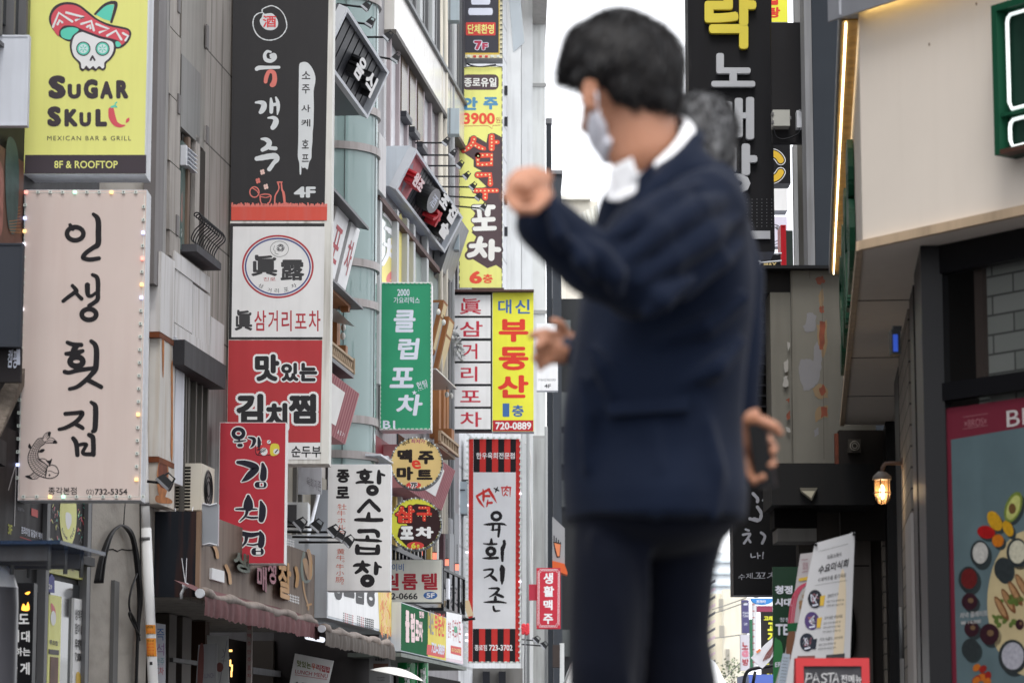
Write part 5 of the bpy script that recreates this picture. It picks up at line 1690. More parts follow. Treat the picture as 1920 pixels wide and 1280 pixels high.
m = MB(); m.add([L.w(a0,0.05,z1 + 0.12),L.w(a1,0.05,z1 + 0.12),L.w(a1,0.58,z1),L.w(a0,0.58,z1),L.w(a0,0.05,z1 + 0.15),L.w(a1,0.05,z1 + 0.15),L.w(a1,0.58,z1 + 0.03),L.w(a0,0.58,z1 + 0.03)],[[0,1,2,3],[7,6,5,4],[0,4,5,1],[1,5,6,2],[2,6,7,3],[3,7,4,0]],SLAD)
m.build('roof',gL)
WOOD = mat('honey wood',(150,96,52),k=0.95,rough=0.55,dirt=0.35,dirtcol=(90,56,34),var=0.15)
WOOD2 = mat('pale weathered wood',(168,146,120),k=0.95,rough=0.7,dirt=0.4,dirtcol=(96,76,60))
BULBG = mat('clear bulb',(190,190,184),rough=0.15)
def hang_bulb(mb,p,l):
 mb.tube([p,p - Vector((0,0,l))],0.004,BLACKM,seg=5)
 mb.ball(p - Vector((0,0,l + 0.035)),(0.026,0.026,0.038),BULBG,10,8)
gW = thing('wooden_balcony','small wooden balcony with hanging bulbs on the glass tower beside the red panel','balcony',L.pt(650,690,0.3))
m = MB()
a0,z0 = L.hit(628,545,0.34); a1 = SX(658,545,0.34)
m.pbox(L,SX(622,545,.34),a1,0.05,0.34,z0 - 0.03,z0,WOOD)
m.pbox(L,a1 - 0.14,a1 - 0.06,0.26,0.34,ZX(652,582,.34),z0 - 0.03,WOOD)
m.pbox(L,SX(620,545,.4),SX(678,545,.4),0.05,0.42,z0 + 0.002,z0 + 0.02,GREYF)
m.build('upper_shelf',gW)
m = MB()
a0,a1 = SX(622,660,0.42),SX(664,690,0.42)
zr0 = ZX(664,702,0.42); zr1 = ZX(664,678,0.42)
m.pbox(L,a0,a1,0.05,0.42,zr0 - 0.04,zr0,SLAD)
for z in (zr0 + 0.01,zr1):
 m.pbox(L,a0,a1,0.38,0.42,z,z + 0.025,WOOD2)
for i in range(14):
 a = a0 + (a1 - a0) * i / 13
 m.tube([L.w(a - 0.05,0.40,zr0 + 0.02),L.w(a + 0.05,0.40,zr1)],0.013,WOOD2,seg=5)
m.pbox(L,a1 - 0.03,a1,0.05,0.43,zr0,zr1 + 0.03,WOOD2)
m.build('railing',gW)
m = MB(); a = SX(652,650,0.3)
m.pbox(L,a - 0.12,a,0.2,0.3,zr1,ZX(652,650,0.3),WOOD); m.pbox(L,SX(632,600,.2),SX(638,600,.2),0.1,0.2,zr0,ZX(634,590,.2),WOOD)
m.build('post',gW)
m = MB()
for x,y,l in ((636,575,0.1),(644,585,0.12),(643,605,0.1)):
 hang_bulb(m,L.pt(x,y,0.25),l)
m.build('bulb',gW)
m = MB(); a0,z0 = L.hit(622,575,0.42); m.add([L.w(a0,.05,z0 + .08),L.w(SX(660,590,.42),.05,z0 + .08),L.w(SX(660,590,.42),.45,z0 - .02),L.w(a0,.45,z0 - .02)],[[0,1,2,3]],mat('clear awning sheet',(176,178,176),k=0.9,rough=0.3)); m.build('awning_sheet',gW,recalc=False)
# pink striped sign with a white panel
def striped_sign(label,nx,nyt,fx,fyt,fyb,dt,db,wfrac):
 a0 = SX(nx,nyt,dt); a1,zt = L.hit(fx,fyt,dt)
 zb = ZX(fx - 12,fyb,db)
 g = thing('striped_sign',label,'sign',L.w((a0 + a1) / 2,db,zb))
 A = [L.w(a0,0.0,zt),L.w(a0,dt,zt),L.w(a0,db,zb),L.w(a0,0.0,zb)]
 MB().prism(A,L.u * (a1 - a0),mat('dusty pink panel',(176,118,120),k=1.0,dirt=0.15)).build('cabinet',g)
 def Fc(s_,t_,off=0.0):
  n = (L.n * (zt - zb) - Vector((0,0,1)) * (dt - db)).normalized()
  return L.w(a0 + (a1 - a0) * s_,dt + (db - dt) * t_,zt + (zb - zt) * t_) + n * off
 m = MB()
 n = int((a1 - a0) / 0.12)
 for i in range(n):
  m.poly([Fc((i + q) / n,t_,0.003) for q,t_ in ((0,0.01),(0.45,0.01),(0.45,0.99),(0,0.99))],mat('faded red stripe',(150,76,84),k=1.0,dirt=0.1))
 m.build('stripes',g,recalc=False)
 m = MB(); m.poly([Fc(s_,t_,0.007) for s_,t_ in ((0,0.16),(wfrac,0.16),(wfrac,0.80),(0,0.80))],mat('soft white panel',(214,212,208))); m.build('white_panel',g,recalc=False)
 return g,Fc
gP,Fc = striped_sign('pink striped leaning sign with a white panel on the glass tower under the balcony',600,700,674,738,842,0.40,0.26,0.66)
t = MB(); txt(t,'삼겹지',(0.74,0.82,0.92,0.9),WHITE,face_map(Fc),w=0.02,off=0.008); t.build('lettering',gP,recalc=False)
# ================================================================== building C: finned facade
C0,C1 = SX(716),SX(861)
g = thing('fin_building','building with purple grey vertical fins under a polished white stone band','building',L.w((C0 + C1) / 2,-3,0))
MB().pbox(L,C0 - 1.0,C1,-7,0,0,14,mat('grey plaster',(150,148,150),k=0.95,dirt=0.3)).build('wall',g)
zS0,zS1 = ZX(716,48),ZX(740,0)
m = MB()
POL = mat('polished white granite',(214,210,204),k=1.05,rough=0.12,spec=0.9,dirt=0.25,dirtcol=(176,170,160),var=0.08)
n = 8
for i in range(n):
 a = C0 + (C1 - 0.3 - C0) * i / n
 m.pbox(L,a + 0.004,a + (C1 - 0.3 - C0) / n - 0.004,0.0,0.12,zS0,zS1,POL)
m.build('stone_band',g)
m = MB(); m.pbox(L,C0,C1,0,0.16,zS1 + 0.001,zS1 + 0.05,STEEL); m.pbox(L,C0,C1,0,0.14,zS0 - 0.06,zS0 - 0.001,mat('dark groove',(88,84,80))); m.build('band_trim',g)
# upper windows
m = MB(); m.pbox(L,C0,C1 - 0.6,0.0,0.02,zS1 + 0.05,14,GLASSG); w_ = m.build('window',g)
m = MB()
for i in range(18):
 a = C0 + (C1 - 0.6 - C0) * i / 17
 m.pbox(L,a,a + (0.08 if i % 3 else 0.22),0.02,0.10,zS1 + 0.05,14,GREYF if i % 3 else mat('pale grey frame',(176,178,178)))
m.build('frame',w_)
m = MB(); m.pbox(L,C1 - 0.55,C1 - 0.2,0.0,0.12,ZX(820,130),14,mat('dark mesh',(70,70,74))); m.build('mesh_panel',g)
# fins and white glazing between
zf0 = ZX(770,360)
m = MB(); m.pbox(L,C0,C1 - 0.3,0.0,0.015,zf0,zS0 - 0.06,mat('milky glazing',(228,230,232),k=1.0,rough=0.15)); w_ = m.build('window',g)
m = MB()
FIN = mat('mauve grey fin',(164,152,154),k=0.95,rough=0.5,dirt=0.15)
nf = 10
for i in range(nf):
 a = C0 + 0.1 + (C1 - 0.7 - C0) * i / (nf - 1)
 m.pbox(L,a,a + 0.1,0.015,0.06,zf0,zS0 - 0.061,FIN)
m.build('fin',g)
m = MB()
for i in (1,2,3):
 a = C0 + 0.1 + (C1 - 0.7 - C0) * i / (nf - 1) + 0.14
 b_ = C0 + 0.1 + (C1 - 0.7 - C0) * (i + 1) / (nf - 1)
 a += 0.06
 z = ZX(722,170 + i * 6)
 m.pbox(L,a,b_,0.02,0.06,z,zS0 - 0.061,mat('bronze window',(88,72,56),k=0.9,rough=0.2))
 m.pbox(L,a,b_,0.02,0.12,z - 0.07,z,SLAD)
m.build('sash',w_)
# corner pipes, ducts
m = MB()
for px,r,mm in ((826,0.03,mat('cream conduit',(196,190,176),dirt=0.4)),(833,0.05,mat('cream conduit',(196,190,176))),(842,0.025,GREYF),(847,0.04,mat('grey conduit',(140,142,142)))):
 m.tube([L.pt(px,1000,0.1),L.pt(px,-100,0.1)],r,mm,seg=8)
settle(m,'service_pipes','cluster of cream and grey service pipes on the corner of the finned building','pipes')
for y0,y1,lb_ in ((-60,38,'grey steel bracket box at the picture top left of the black and gold sign'),(203,251,'grey steel bracket box left of the yellow marquee sign, beside its price'),(425,468,'grey steel bracket box at the lower left of the yellow marquee sign')):
 p0,p1 = P(826,(y0 + y1) / 2,35.6),P(861,(y0 + y1) / 2,35.6)
 m = MB(); m.box(p0.x,p1.x,35.6,35.8,P(840,y1,35.6).z,P(840,y0,35.6).z,mat('blue grey bracket steel',(160,172,178),rough=0.4,dirt=0.2))
 m.box((p0.x + p1.x) / 2 - 0.008,(p0.x + p1.x) / 2 + 0.008,35.58,35.599,P(840,y1,35.6).z,P(840,y0,35.6).z,STEEL)
 settle(m,'bracket_box',lb_,'bracket')
m = MB()
m.tube([P(x,y,37.9) for x,y in crom([(826,95),(840,100),(852,110),(862,112),(880,122),(900,126),(930,122)],4)],0.012,BLACKM,seg=5)
m.tube([P(x,y,37.9) for x,y in crom([(858,0),(857,40),(860,70),(845,92),(838,102)],4)],0.009,BLACKM,seg=5)
m.tube([P(x,y,37.9) for x,y in crom([(816,155),(822,175),(826,190),(845,200)],4)],0.012,BLACKM,seg=5)
settle(m,'loose_wires','loose black wires hanging between the black and gold sign and the yellow marquee sign','wires')
# leaning letter sign
dt = 0.33
a0 = SX(768,260,dt); a1,zt = L.hit(857,402,dt)
zb = ZX(737,357,0.1)
gB,Fc = slatted('large grey slatted letter sign leaning out, with a pink end panel and raised letters',a0,a1,dt,0.09,zt,zb,22,box=mat('pale blue grey box',(184,192,200),dirt=0.15))
m = MB()
m.poly([Fc(s_,t_,0.034) for s_,t_ in ((0.0,0.06),(0.24,0.06),(0.24,0.94),(0.0,0.94))],mat('dusty rose panel',(190,112,118),k=1.0,dirt=0.1))
m.poly([Fc(s_,t_,0.037) for s_,t_ in ((0.06,0.5),(0.1,0.2),(0.15,0.4),(0.14,0.9))],mat('grey lilac print',(150,148,160)))
m.build('end_panel',gB,recalc=False)
m = MB()
MX = face_map(Fc)
raised(m,'원조',(0.06,0.36,0.22,0.66),MX,w=0.06,h=0.13,side=mat('raised red letter',(190,36,48),k=1.0),face=mat('pale pink letter',(226,196,196)))
for (cs,ct,rs,rt,mm) in ((0.40,0.5,0.085,0.28,mat('grey disc',(120,118,120))),):
 ring = [(cs + rs * math.cos(a),ct + rt * math.sin(a)) for a in [2 * math.pi * i / 24 for i in range(24)]]
 m.add([MX(x,y,0.03) for x,y in ring] + [MX(x,y,0.19) for x,y in ring],[[i,(i + 1) % 24,24 + (i + 1) % 24,24 + i] for i in range(24)],LETK)
 m.poly([MX(x,y,0.19) for x,y in ring],mm)
 txt(m,'酒',(0.36,0.36,0.44,0.64),LIL,lambda x,y,o=0.0:MX(x,y,o + 0.191),w=0.0)
raised(m,'초',(0.46,0.1,0.60,0.42),MX,w=0.06,h=0.16)
raised(m,'가',(0.50,0.5,0.60,0.88),MX,w=0.06,h=0.16,side=mat('raised red letter',(190,36,48)),face=mat('raised red letter',(190,36,48)))
raised(m,'집',(0.64,0.12,0.78,0.5),MX,w=0.06,h=0.16)
raised(m,'술',(0.64,0.55,0.80,0.9),MX,w=0.06,h=0.16)
m.build('lettering',gB,recalc=False)
# grey hanging board at its far end
a2 = a1 + 0.05
m = MB()
A = [L.w(a2,0.10,zt - 0.02),L.w(a2,dt + 0.02,zt - 0.02),L.w(a2,0.12,ZX(820,500,.1)),L.w(a2,-0.02,ZX(812,525,.0))]
A2 = [L.w(a2 + 1.0,0.10,zt - 0.02),L.w(a2 + 1.0,dt + 0.02,zt - 0.02),L.w(a2 + 1.0,0.12,ZX(820,500,.1)),L.w(a2 + 1.0,-0.02,ZX(812,525,.0))]
m.hexa(A,A2,mat('graphite board',(116,118,120),k=0.9,rough=0.3,metal=0.3,dirt=0.3))
gH = settle(m,'hanging_board','graphite board with dark scribbles at the far end of the leaning letter sign','board')
t = MB(); MX2 = lambda px,py,off=0.0:P(px,py,A[0].y - 0.01 - off)
for q in ([(843,420),(840,432),(838,445)],[(838,440),(834,455),(836,470)],[(830,455),(828,468),(826,480)],[(826,478),(832,474)]):
 stroke(t,q,3.5,SLAD,MX2,off=0.002,rag=0.3)
t.build('scribble',gH,recalc=False)
# rounded grey pier and shop window with yellow stickers
m = MB(); fbox(m,711,724,247,356,0.0,0.14,mat('pale grey cladding',(186,184,184),dirt=0.25)); m.build('pier',g)
m = MB(); fbox(m,712,835,362,372,0.0,0.1,mat('brown steel',(92,66,62)),ref=0); m.build('lintel',g)
m = MB()
fbox(m,714,832,374,700,0.0,0.02,mat('shop glass',(170,184,176),k=0.95,rough=0.08,spec=0.8,var=0.15)); w_ = m.build('window',g)
m = MB()
for x in (712,744,763,775,800,830):
 fbox(m,x,x + 3.5,362 + (x - 712) * 0.9,720,0.02,0.09,mat('pale grey frame',(176,178,178)))
m.build('frame',w_)
t = MB(); MS = lambda px,py,off=0.0:L.pt(px,py,0.022 + off)
STY = mat('yellow sticker',(222,208,120),k=1.05)
blob(t,[(716,500),(744,485),(744,540),(716,540)],STY,MS,smooth=False)
blob(t,[(747,405),(752,400),(762,440),(770,480),(772,540),(747,540)],STY,MS,smooth=False)
blob(t,[(728,450),(743,440),(743,490),(720,500)],STY,MS,smooth=False)
for q in ([(722,402),(732,412),(738,424)],[(724,428),(740,436)],[(730,434),(738,440),(740,450)],[(722,458),(742,466)],[(730,450),(728,475),(718,495)],[(730,475),(742,488)]):
 stroke(t,q,7,WHITE,MS,off=0.006)
txt(t,'6',(724,508,741,534),mat('faded red vinyl',(206,110,104)),MS,w=0.06,off=0.006)
t.build('sticker',w_,recalc=False)
# lower storeys of building C behind the round signs
m = MB(); fbox(m,700,745,812,880,0.0,0.03,mat('wine red wall',(122,28,40),k=1.0)); m.build('red_wall',g)
m = MB(); fbox(m,746,842,812,1120,0.0,0.02,mat('dark window glass',(52,58,62))); w_ = m.build('window',g)
m = MB()
for i,px in enumerate((742,752,762,772,784,796,808,820,832)):
 fbox(m,px,px + 3,930,1060,0.02,0.07,mat(('ochre post','pale post','plum post')[i % 3],((176,150,80),(180,178,172),(84,62,66))[i % 3]))
m.build('frame',w_)
m = MB(); fbox(m,714,742,850,854,0.05,0.25,WFRAME); fbox(m,727,731,854,885,0.1,0.2,WFRAME); settle(m,'white_rail','white steel rail before the wine red wall beside the tan round sign','rail')
m = MB()
fbox(m,732,802,1018,1027,0.25,0.3,BLACKM)
for px in range(734,800,7):
 fbox(m,px,px + 1.5,1027,1049,0.26,0.29,BLACKM)
settle(m,'steel_balcony','black steel balcony rail behind the lime round sign','balcony')
gP,Fc = striped_sign('pink and red striped leaning sign with a white panel behind the two round signs',787,880,854,882,965,0.45,0.28,0.72)
m = MB(); p0,p1 = P(849,930,38.1),P(876,930,38.1)
m.box(p0.x,p1.x,38.1,38.5,P(860,961,38).z,P(860,901,38).z,mat('blue grey bracket steel',(160,172,178))); m.box(p0.x + 0.03,p1.x - 0.03,38.08,38.099,P(860,918,38).z,P(860,916,38).z,SLAD)
settle(m,'bracket_box','grey steel bracket box left of the striped white sign, below the wooden balcony','bracket')
m = MB()
fbox(m,843,852,970,1100,0.0,0.12,mat('grey steel column',(132,134,136),dirt=0.3)); fbox(m,853,861,960,1100,0.0,0.10,mat('grey steel column',(132,134,136)))
settle(m,'steel_column','pair of grey steel columns with rounded tops left of the striped white sign','column')
for i,(x,y) in enumerate(((789,1034),(815,1041),(838,1053),(857,1062))):
 c = P(x,y,34.2 + i * 0.8)
 m = MB(); m.box(c.x - 0.024,c.x + 0.024,c.y - 0.024,c.y + 0.024,c.z - 0.045,c.z + 0.035,mat('lit red lantern',(255,128,104),emit=0.9))
 m.box(c.x - 0.028,c.x + 0.028,c.y - 0.028,c.y + 0.028,c.z + 0.036,c.z + 0.046,BLACKM)
 m.tube([c + Vector((0,0,0.046)),c + Vector((0,0,0.3))],0.004,BLACKM,seg=5)
 settle(m,'small_lantern','small glowing red square lantern hanging above the hostel sign','lantern','red lanterns above the hostel sign')
m = MB()
dB = 0.4
a0,z0 = L.hit(832,1138,dB); a1 = SX(872,1146,dB)
m.pbox(L,a0,a1,0.0,dB,z0 - 0.04,z0,BLACKM)
zt = ZX(832,1068,dB)
m.pbox(L,a0,a1,dB - 0.03,dB,zt,zt + 0.03,BLACKM)
for i in range(5):
 a = a0 + (a1 - a0) * i / 4
 m.pbox(L,a - 0.015,a + 0.015,dB - 0.03,dB,z0,zt,BLACKM)
for i in range(26):
 a = a0 + random.uniform(0.1,0.9) * (a1 - a0); z = random.uniform(z0 + 0.05,zt - 0.05)
 m.tube([L.w(a,dB - 0.06,z),L.w(a + random.uniform(-.15,.15),dB - 0.05,z + random.uniform(-.1,.1))],0.008,SLAT,seg=4)
m.pbox(L,a0 + 0.35,a0 + 0.5,dB - 0.02,dB + 0.01,z0 + 0.12,zt - 0.08,mat('torn white sheet',(214,216,222)))
settle(m,'dark_balcony','dark balcony with tangled rods right of the hostel sign','balcony')
m = MB(); c = P(877,1142,37.4)
m.hexa([c + Vector((x,y,z)) for x,y,z in ((-0.06,-0.05,0.12),(0.02,-0.05,0.12),(0.08,-0.05,-0.08),(0.0,-0.05,-0.1))],[c + Vector((x,y,z)) for x,y,z in ((-0.06,0.05,0.12),(0.02,0.05,0.12),(0.08,0.05,-0.08),(0.0,0.05,-0.1))],mat('beige lamp body',(214,190,150)))
m.tube([c + Vector((-0.1,0,0.1)),c + Vector((-0.04,0,-0.14)),c + Vector((0.1,0,-0.12))],0.02,BLACKM)
settle(m,'wall_floodlight','beige tilted floodlight at the lower left of the striped white sign','lamp')
# wooden lantern boxes and balcony right of the green sign
gW2 = thing('wooden_balcony','stack of tilted wooden lantern boxes and a railed shelf right of the green sign','balcony',L.pt(845,850,0.2))
def lean_box(px,yt,yb,d0,d1,wm,fmat,pmat,name):
 a0,zt = L.hit(px,yt,d1); zb = ZX(px,yb,d1)
 a1 = a0 + wm
 sh = 0.16
 q = lambda a,d,z,s_:L.w(a,d - s_,z)
 m = MB(); m.hexa([q(a0,d0,zt,0),q(a0,d1,zt,0),q(a0,d1,zb,sh),q(a0,d0,zb,sh)],[q(a1,d0,zt,0),q(a1,d1,zt,0),q(a1,d1,zb,sh),q(a1,d0,zb,sh)],fmat)
 o = m.build(name,gW2)
 m = MB()
 for s0,s1,t0,t1 in ((0.12,0.88,0.05,0.3),(0.12,0.88,0.34,0.92)):
  f = lambda s_,t_,e:q(a0 + (a1 - a0) * s_,d1 + e,zt + (zb - zt) * t_,sh * t_)
  m.poly([f(s0,t0,.004),f(s1,t0,.004),f(s1,t1,.004),f(s0,t1,.004)],pmat)
 m.build('paper_pane',o,recalc=False)
 m = MB(); f = lambda d_,t_,e:L.w(a0 - e,d0 + (d1 - d0) * d_ - sh * t_,zt + (zb - zt) * t_)
 m.poly([f(0.15,0.05,.004),f(0.75,0.05,.004),f(0.75,0.92,.004),f(0.15,0.92,.004)],mat('grey box side',(160,162,168)))
 m.build('side_pane',o,recalc=False)
lean_box(832,562,660,0.0,0.2,0.4,WOOD,mat('cream paper',(196,178,140)),'lantern_box')
lean_box(842,593,697,0.0,0.23,0.55,WOOD,mat('cream paper',(196,178,140)),'lantern_box')
m = MB()
a0 = SX(818,712,0.5); a1,z0 = L.hit(857,728,0.5)
m.pbox(L,a0,a1,0.0,0.5,z0 - 0.015,z0,mat('clear awning sheet',(176,178,176)))
a0 = SX(816,720,0.3); a1 = SX(826,720,0.3)
m.build('shelf',gW2)
m = MB()
for px,y0,y1 in ((823,722,820),(832,726,815),(838,726,815)):
 fbox(m,px,px + 4,y0,y1,0.1,0.22,WOOD)
m.build('post',gW2)
m = MB()
a0 = SX(828,805,0.45); a1,zb_ = L.hit(861,857,0.45)
zt = ZX(861,838,0.45)
for z in (zb_,zt):
 m.pbox(L,a0,a1,0.41,0.45,z,z + 0.03,WOOD2)
for i in range(8):
 a = a0 + (a1 - a0) * i / 7
 m.pbox(L,a - 0.02,a + 0.02,0.41,0.44,zb_ + 0.03,zt,WOOD2)
m.pbox(L,a0,a1,0.0,0.4,zb_ - 0.03,zb_,WOOD2)
m.pbox(L,a1 - 0.5,a1 - 0.25,0.2,0.42,zt,zt + 0.18,WOOD)
m.build('railing',gW2)
m = MB()
for x,y in ((822,580),(832,600),(838,735),(846,738)):
 hang_bulb(m,L.pt(x,y - 10,0.42),0.06)
m.build('bulb',gW2)
gv = thing('silver_garland','bunch of silvery dried leaves hanging before the list sign','decoration',P(860,660,36.4))
m = MB()
for i in range(70):
 f = random.random()
 c = P(850 + 14 * f + random.uniform(-6,6),618 + 50 * f + random.uniform(-10,10),36.4 + random.uniform(-.15,.15))
 a = random.uniform(0,6.3); v = Vector((math.cos(a) * .04,random.uniform(-.03,.03),math.sin(a) * .04)); u_ = Vector((-math.sin(a) * .014,0.01,math.cos(a) * .014))
 m.poly([c - v,c + u_,c + v,c - u_],mat('silver leaf',(186,188,186),dirt=0.4) if random.random() < .7 else SLAT)
m.build('leaves',gv,recalc=False)
m = MB(); m.tube([P(x,y,36.4) for x,y in ((846,610),(853,630),(862,655),(866,672))],0.006,STEEL,seg=5); m.build('stem',gv)
# row light box at first-floor height
dR = 0.55
a0,zt = L.hit(752,1128,dR); a1 = SX(868,1140,dR)
zb = ZX(752,1220,dR)
gR = thing('row_sign','long low light box with green, yellow and pink panels under the hostel sign','sign',L.w((a0 + a1) / 2,dR,zb))
MB().pbox(L,a0,a1,0.44,dR,zb,zt,mat('pale grey steel box',(196,202,208))).build('cabinet',gR)
sg,sy = SX(802,1140,dR),SX(836,1140,dR)
for x0,x1,mm in ((a0 + 0.01,sg - 0.01,mat('deep green panel',(48,104,70),k=0.9,rough=0.9,spec=0.05)),(sg,sy - 0.01,mat('sand yellow panel',(222,206,110),k=1.05,rough=0.9,spec=0.1)),(sy,a1 - 0.01,mat('blush panel',(214,190,200),k=1.05,rough=0.4))):
 MB().pbox(L,x0,x1,dR,dR + 0.004,zb + 0.01,zt - 0.01,mm).build('panel',gR)
t = MB(); MR = lambda px,py,off=0.0:L.pt(px,py,dR + 0.005 + off)
for ch,b in (('클',[(760,1142),(768,1145),(768,1204),(760,1203)]),('럽',[(770,1147),(778,1149),(778,1204),(770,1203)]),('포',[(779,1160),(786,1163),(786,1201),(779,1200)]),('차',[(785,1163),(793,1165),(793,1203),(785,1202)]),('헌팅',[(786,1144),(795,1146),(795,1158),(786,1158)])):
 txt(t,ch,b,mat('pale pink letter',(226,196,196)),MR,w=0.05)
for ch,b,mm in (('대신',[(804,1142),(813,1144),(813,1190),(804,1188)],mat('grey lilac print',(150,148,160))),('부동산',[(815,1145),(834,1150),(833,1194),(815,1191)],RE5)):
 txt(t,ch,b,mm,MR,w=0.02)
blob(t,[(801,1207),(835,1214),(834,1233),(800,1226)],RED4,MR,off=0.001,smooth=False)
txt(t,'720-0889',[(809,1203),(834,1209),(833,1228),(809,1222)],LIL,MR,w=0.03,off=0.008)
blob(t,[(837,1146),(866,1152),(866,1238),(836,1232)],WHITE,MR,off=0.001,smooth=False)
txt(t,'한우',[(840,1164),(846,1165),(846,1196),(840,1195)],R2,MR,w=0.0,off=0.006)
txt(t,'육회지존',[(848,1160),(864,1163),(864,1206),(848,1200)],R2,MR,w=0.0,off=0.006)
blob(t,[(852,1174),(857,1175),(857,1185),(852,1184)],GRN,MR,off=0.009)
blob(t,[(845,1209),(865,1213),(865,1229),(845,1224)],RED4,MR,off=0.005,smooth=False)
txt(t,'02-723-3702',[(847,1214),(864,1217),(864,1224),(847,1220)],YEL,MR,w=0.0,off=0.01)
t.build('lettering',gR,recalc=False)
m = MB(); m.pbox(L,a0 - 0.1,a1 + 0.2,0.0,dR + 0.02,zb - 0.06,zb - 0.02,mat('grey green soffit',(110,116,110),dirt=0.4)); m.build('soffit',g)
# ground floor under it
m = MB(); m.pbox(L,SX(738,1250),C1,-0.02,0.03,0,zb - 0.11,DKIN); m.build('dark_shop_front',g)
for x0,x1,lb_ in ((745,783,'wide glossy green round pillar poster under the row sign'),(784,803,'narrow glossy green round pillar poster beside the wider one under the row sign')):
 p0,p1 = P(x0,1250,31.2),P(x1,1250,31.2)
 r = (p1.x - p0.x) / 2
 m = MB(); cyl(m,(p0.x + p1.x) / 2,31.2,r,0,P(x0,1236,31.2).z,mat('glossy green film',(26,130,70),k=1.0,rough=0.15));
 Mg = lambda px,py,off=0.0,r=r,cx=(p0.x + p1.x) / 2:(lambda p:Vector((p.x,31.2 - math.sqrt(max(1e-4,r * r - (p.x - cx) ** 2)) - 0.004 - off,p.z)))(P(px,py,31.1))
 txt(m,'포차',((x0 + x1) / 2 - 6,1250,(x0 + x1) / 2 + 5,1290),WHITE,Mg,w=0.05)
 if x0 == 745:
  txt(m,'2000',(764,1239,773,1243),WHITE,Mg,w=0.0)
 settle(m,'pillar_poster',lb_,'pillar')
s = Sign('menu_board','grey menu board with a brown food photo at the corner of the tripe shop',(692,1218,731,1330),29.4,0.05,None,mat('grey board',(150,150,150),k=0.9))
txt(s.t,'육회명주',(703,1232,722,1239),K2,s.M,w=0.02)
s.t.poly([s.M(x,y,0.001) for x,y in ((700,1243),(728,1243),(728,1258),(700,1258))],mat('food poster brown',(110,72,58)))
for y in (1268,1273):
 txt(s.t,'10,000',(707,y,721,y + 3),K2,s.M,w=0.0)
s.done()
# white parasol
gU = thing('parasol','white parasol tilted over the foot of the tripe shop front','parasol',(P(745,1270,27).x,27,0))
m = MB()
c = P(745,1262,27.0)
R_ = 0.27
rot = Matrix.Rotation(R(12),3,'Y')
vs,fs = [],[]
for i in range(7):
 f = i / 6
 for k in range(32):
  a = 2 * math.pi * k / 32
  vs.append(c + rot @ Vector((R_ * f * math.cos(a),R_ * f * math.sin(a),0.075 * (1 - f * f) - 0.02)))
for i in range(6):
 for k in range(32):
  k2 = (k + 1) % 32
  fs.append([i * 32 + k,i * 32 + k2,(i + 1) * 32 + k2,(i + 1) * 32 + k])
m.add(vs,fs,mat('white parasol cloth',(226,224,218),rough=0.6),True)
m.build('canopy',gU,recalc=False)
m = MB(); m.tube([c + Vector((0.0,0,0.05)),(c.x,27,0.02)],0.012,STEEL); m.build('pole',gU)
# ================================================================== building D: white tiled block
D0 = SX(861) + 0.005
D1 = SX(950)
WT = tiled('white wall tiles',(222,224,226),(190,192,194),1.1,0.55,gap=0.02,k=1.05,axes='yz',dirt=0.2,offset=0.0,var=0.02)
g = thing('white_building','tall white tiled building behind the yellow signs','building',L.w((D0 + D1) / 2,-3,0))
MB().pbox(L,D0,D1,-7,0.0,0,16,WT).build('wall',g)
m = MB()
for (x,y) in ((949,168),(957,186),(949,226),(957,243),(949,373),(957,388),(949,432),(957,446)):
 c = L.pt(x - 3,y,0.0)
 m.box(c.x,c.x + 0.05,c.y - 0.05,c.y + 0.05,c.z - 0.09,c.z + 0.05,SLAD)
m.build('wall_vent',g)
# glazed corner strip and protruding pier
dP = 0.40
YP = L.w(SX(950),0,0).y
m = MB(); p0 = P(946,300,YP); p1 = P(977,300,YP)
m.box(p0.x,p1.x,YP + 0.02,YP + 4,0,16,mat('white stone plain',(222,224,224),k=1.05,dirt=0.2)); m.build('return_wall',g)
m = MB(); m.hexa([P(x,y,YP) for x,y in ((945,-120),(966,-120),(983,80),(963,97))],[P(x,y,YP) + Vector((0,0.03,0)) for x,y in ((945,-120),(966,-120),(983,80),(963,97))],mat('sky blue glass',(176,186,192),k=0.95,rough=0.05,spec=0.9)); w_ = m.build('window',g)
Y2 = YP + 2.2
p0,p1 = P(978,700,Y2),P(1023,700,Y2)
m = MB(); m.box(p0.x,P(999,700,Y2).x,Y2 - 0.35,Y2 + 6,0,P(1000,46,Y2).z + 3,mat('white stone plain',(222,224,224)))
m.box(P(999,700,Y2).x,p1.x,Y2,Y2 + 6,P(1000,820,Y2).z,P(1000,46,Y2).z,mat('white stone pier',(214,216,214),k=1.05,dirt=0.25))
m.build('pier',g)
m = MB(); m.box(P(997,700,Y2).x,p1.x + 0.03,Y2 - 0.06,Y2 + 6,0,P(1000,822,Y2).z,mat('shaded stone pier',(176,178,176),k=0.95,dirt=0.35)); m.build('shaded_pier_base',g)  # lower pier greyer: shade put into the stone colour
m = MB()
for y in (160,372,585,820,1010):
 m.box(P(998,700,Y2).x,p1.x + 0.02,Y2 - 0.03,Y2 + 0.01,P(1000,y,Y2).z - 0.03,P(1000,y,Y2).z + 0.03,mat('pier joint',(150,150,148)))
m.build('pier_joint',g)
z = P(1000,46,Y2).z
m = MB(); m.box(P(999,700,Y2).x,p1.x + 0.02,Y2 - 7.5,Y2 + 6,z,z + 0.8,mat('grey overhang',(176,172,168),k=1.0,dirt=0.2)); m.build('roof_overhang',g)
m = MB()
for px in (990,1024):
 m.tube([P(px,800,Y2 - 0.5),P(px,1300,Y2 - 0.5)],0.03,mat('grey conduit',(140,142,142)),seg=6)
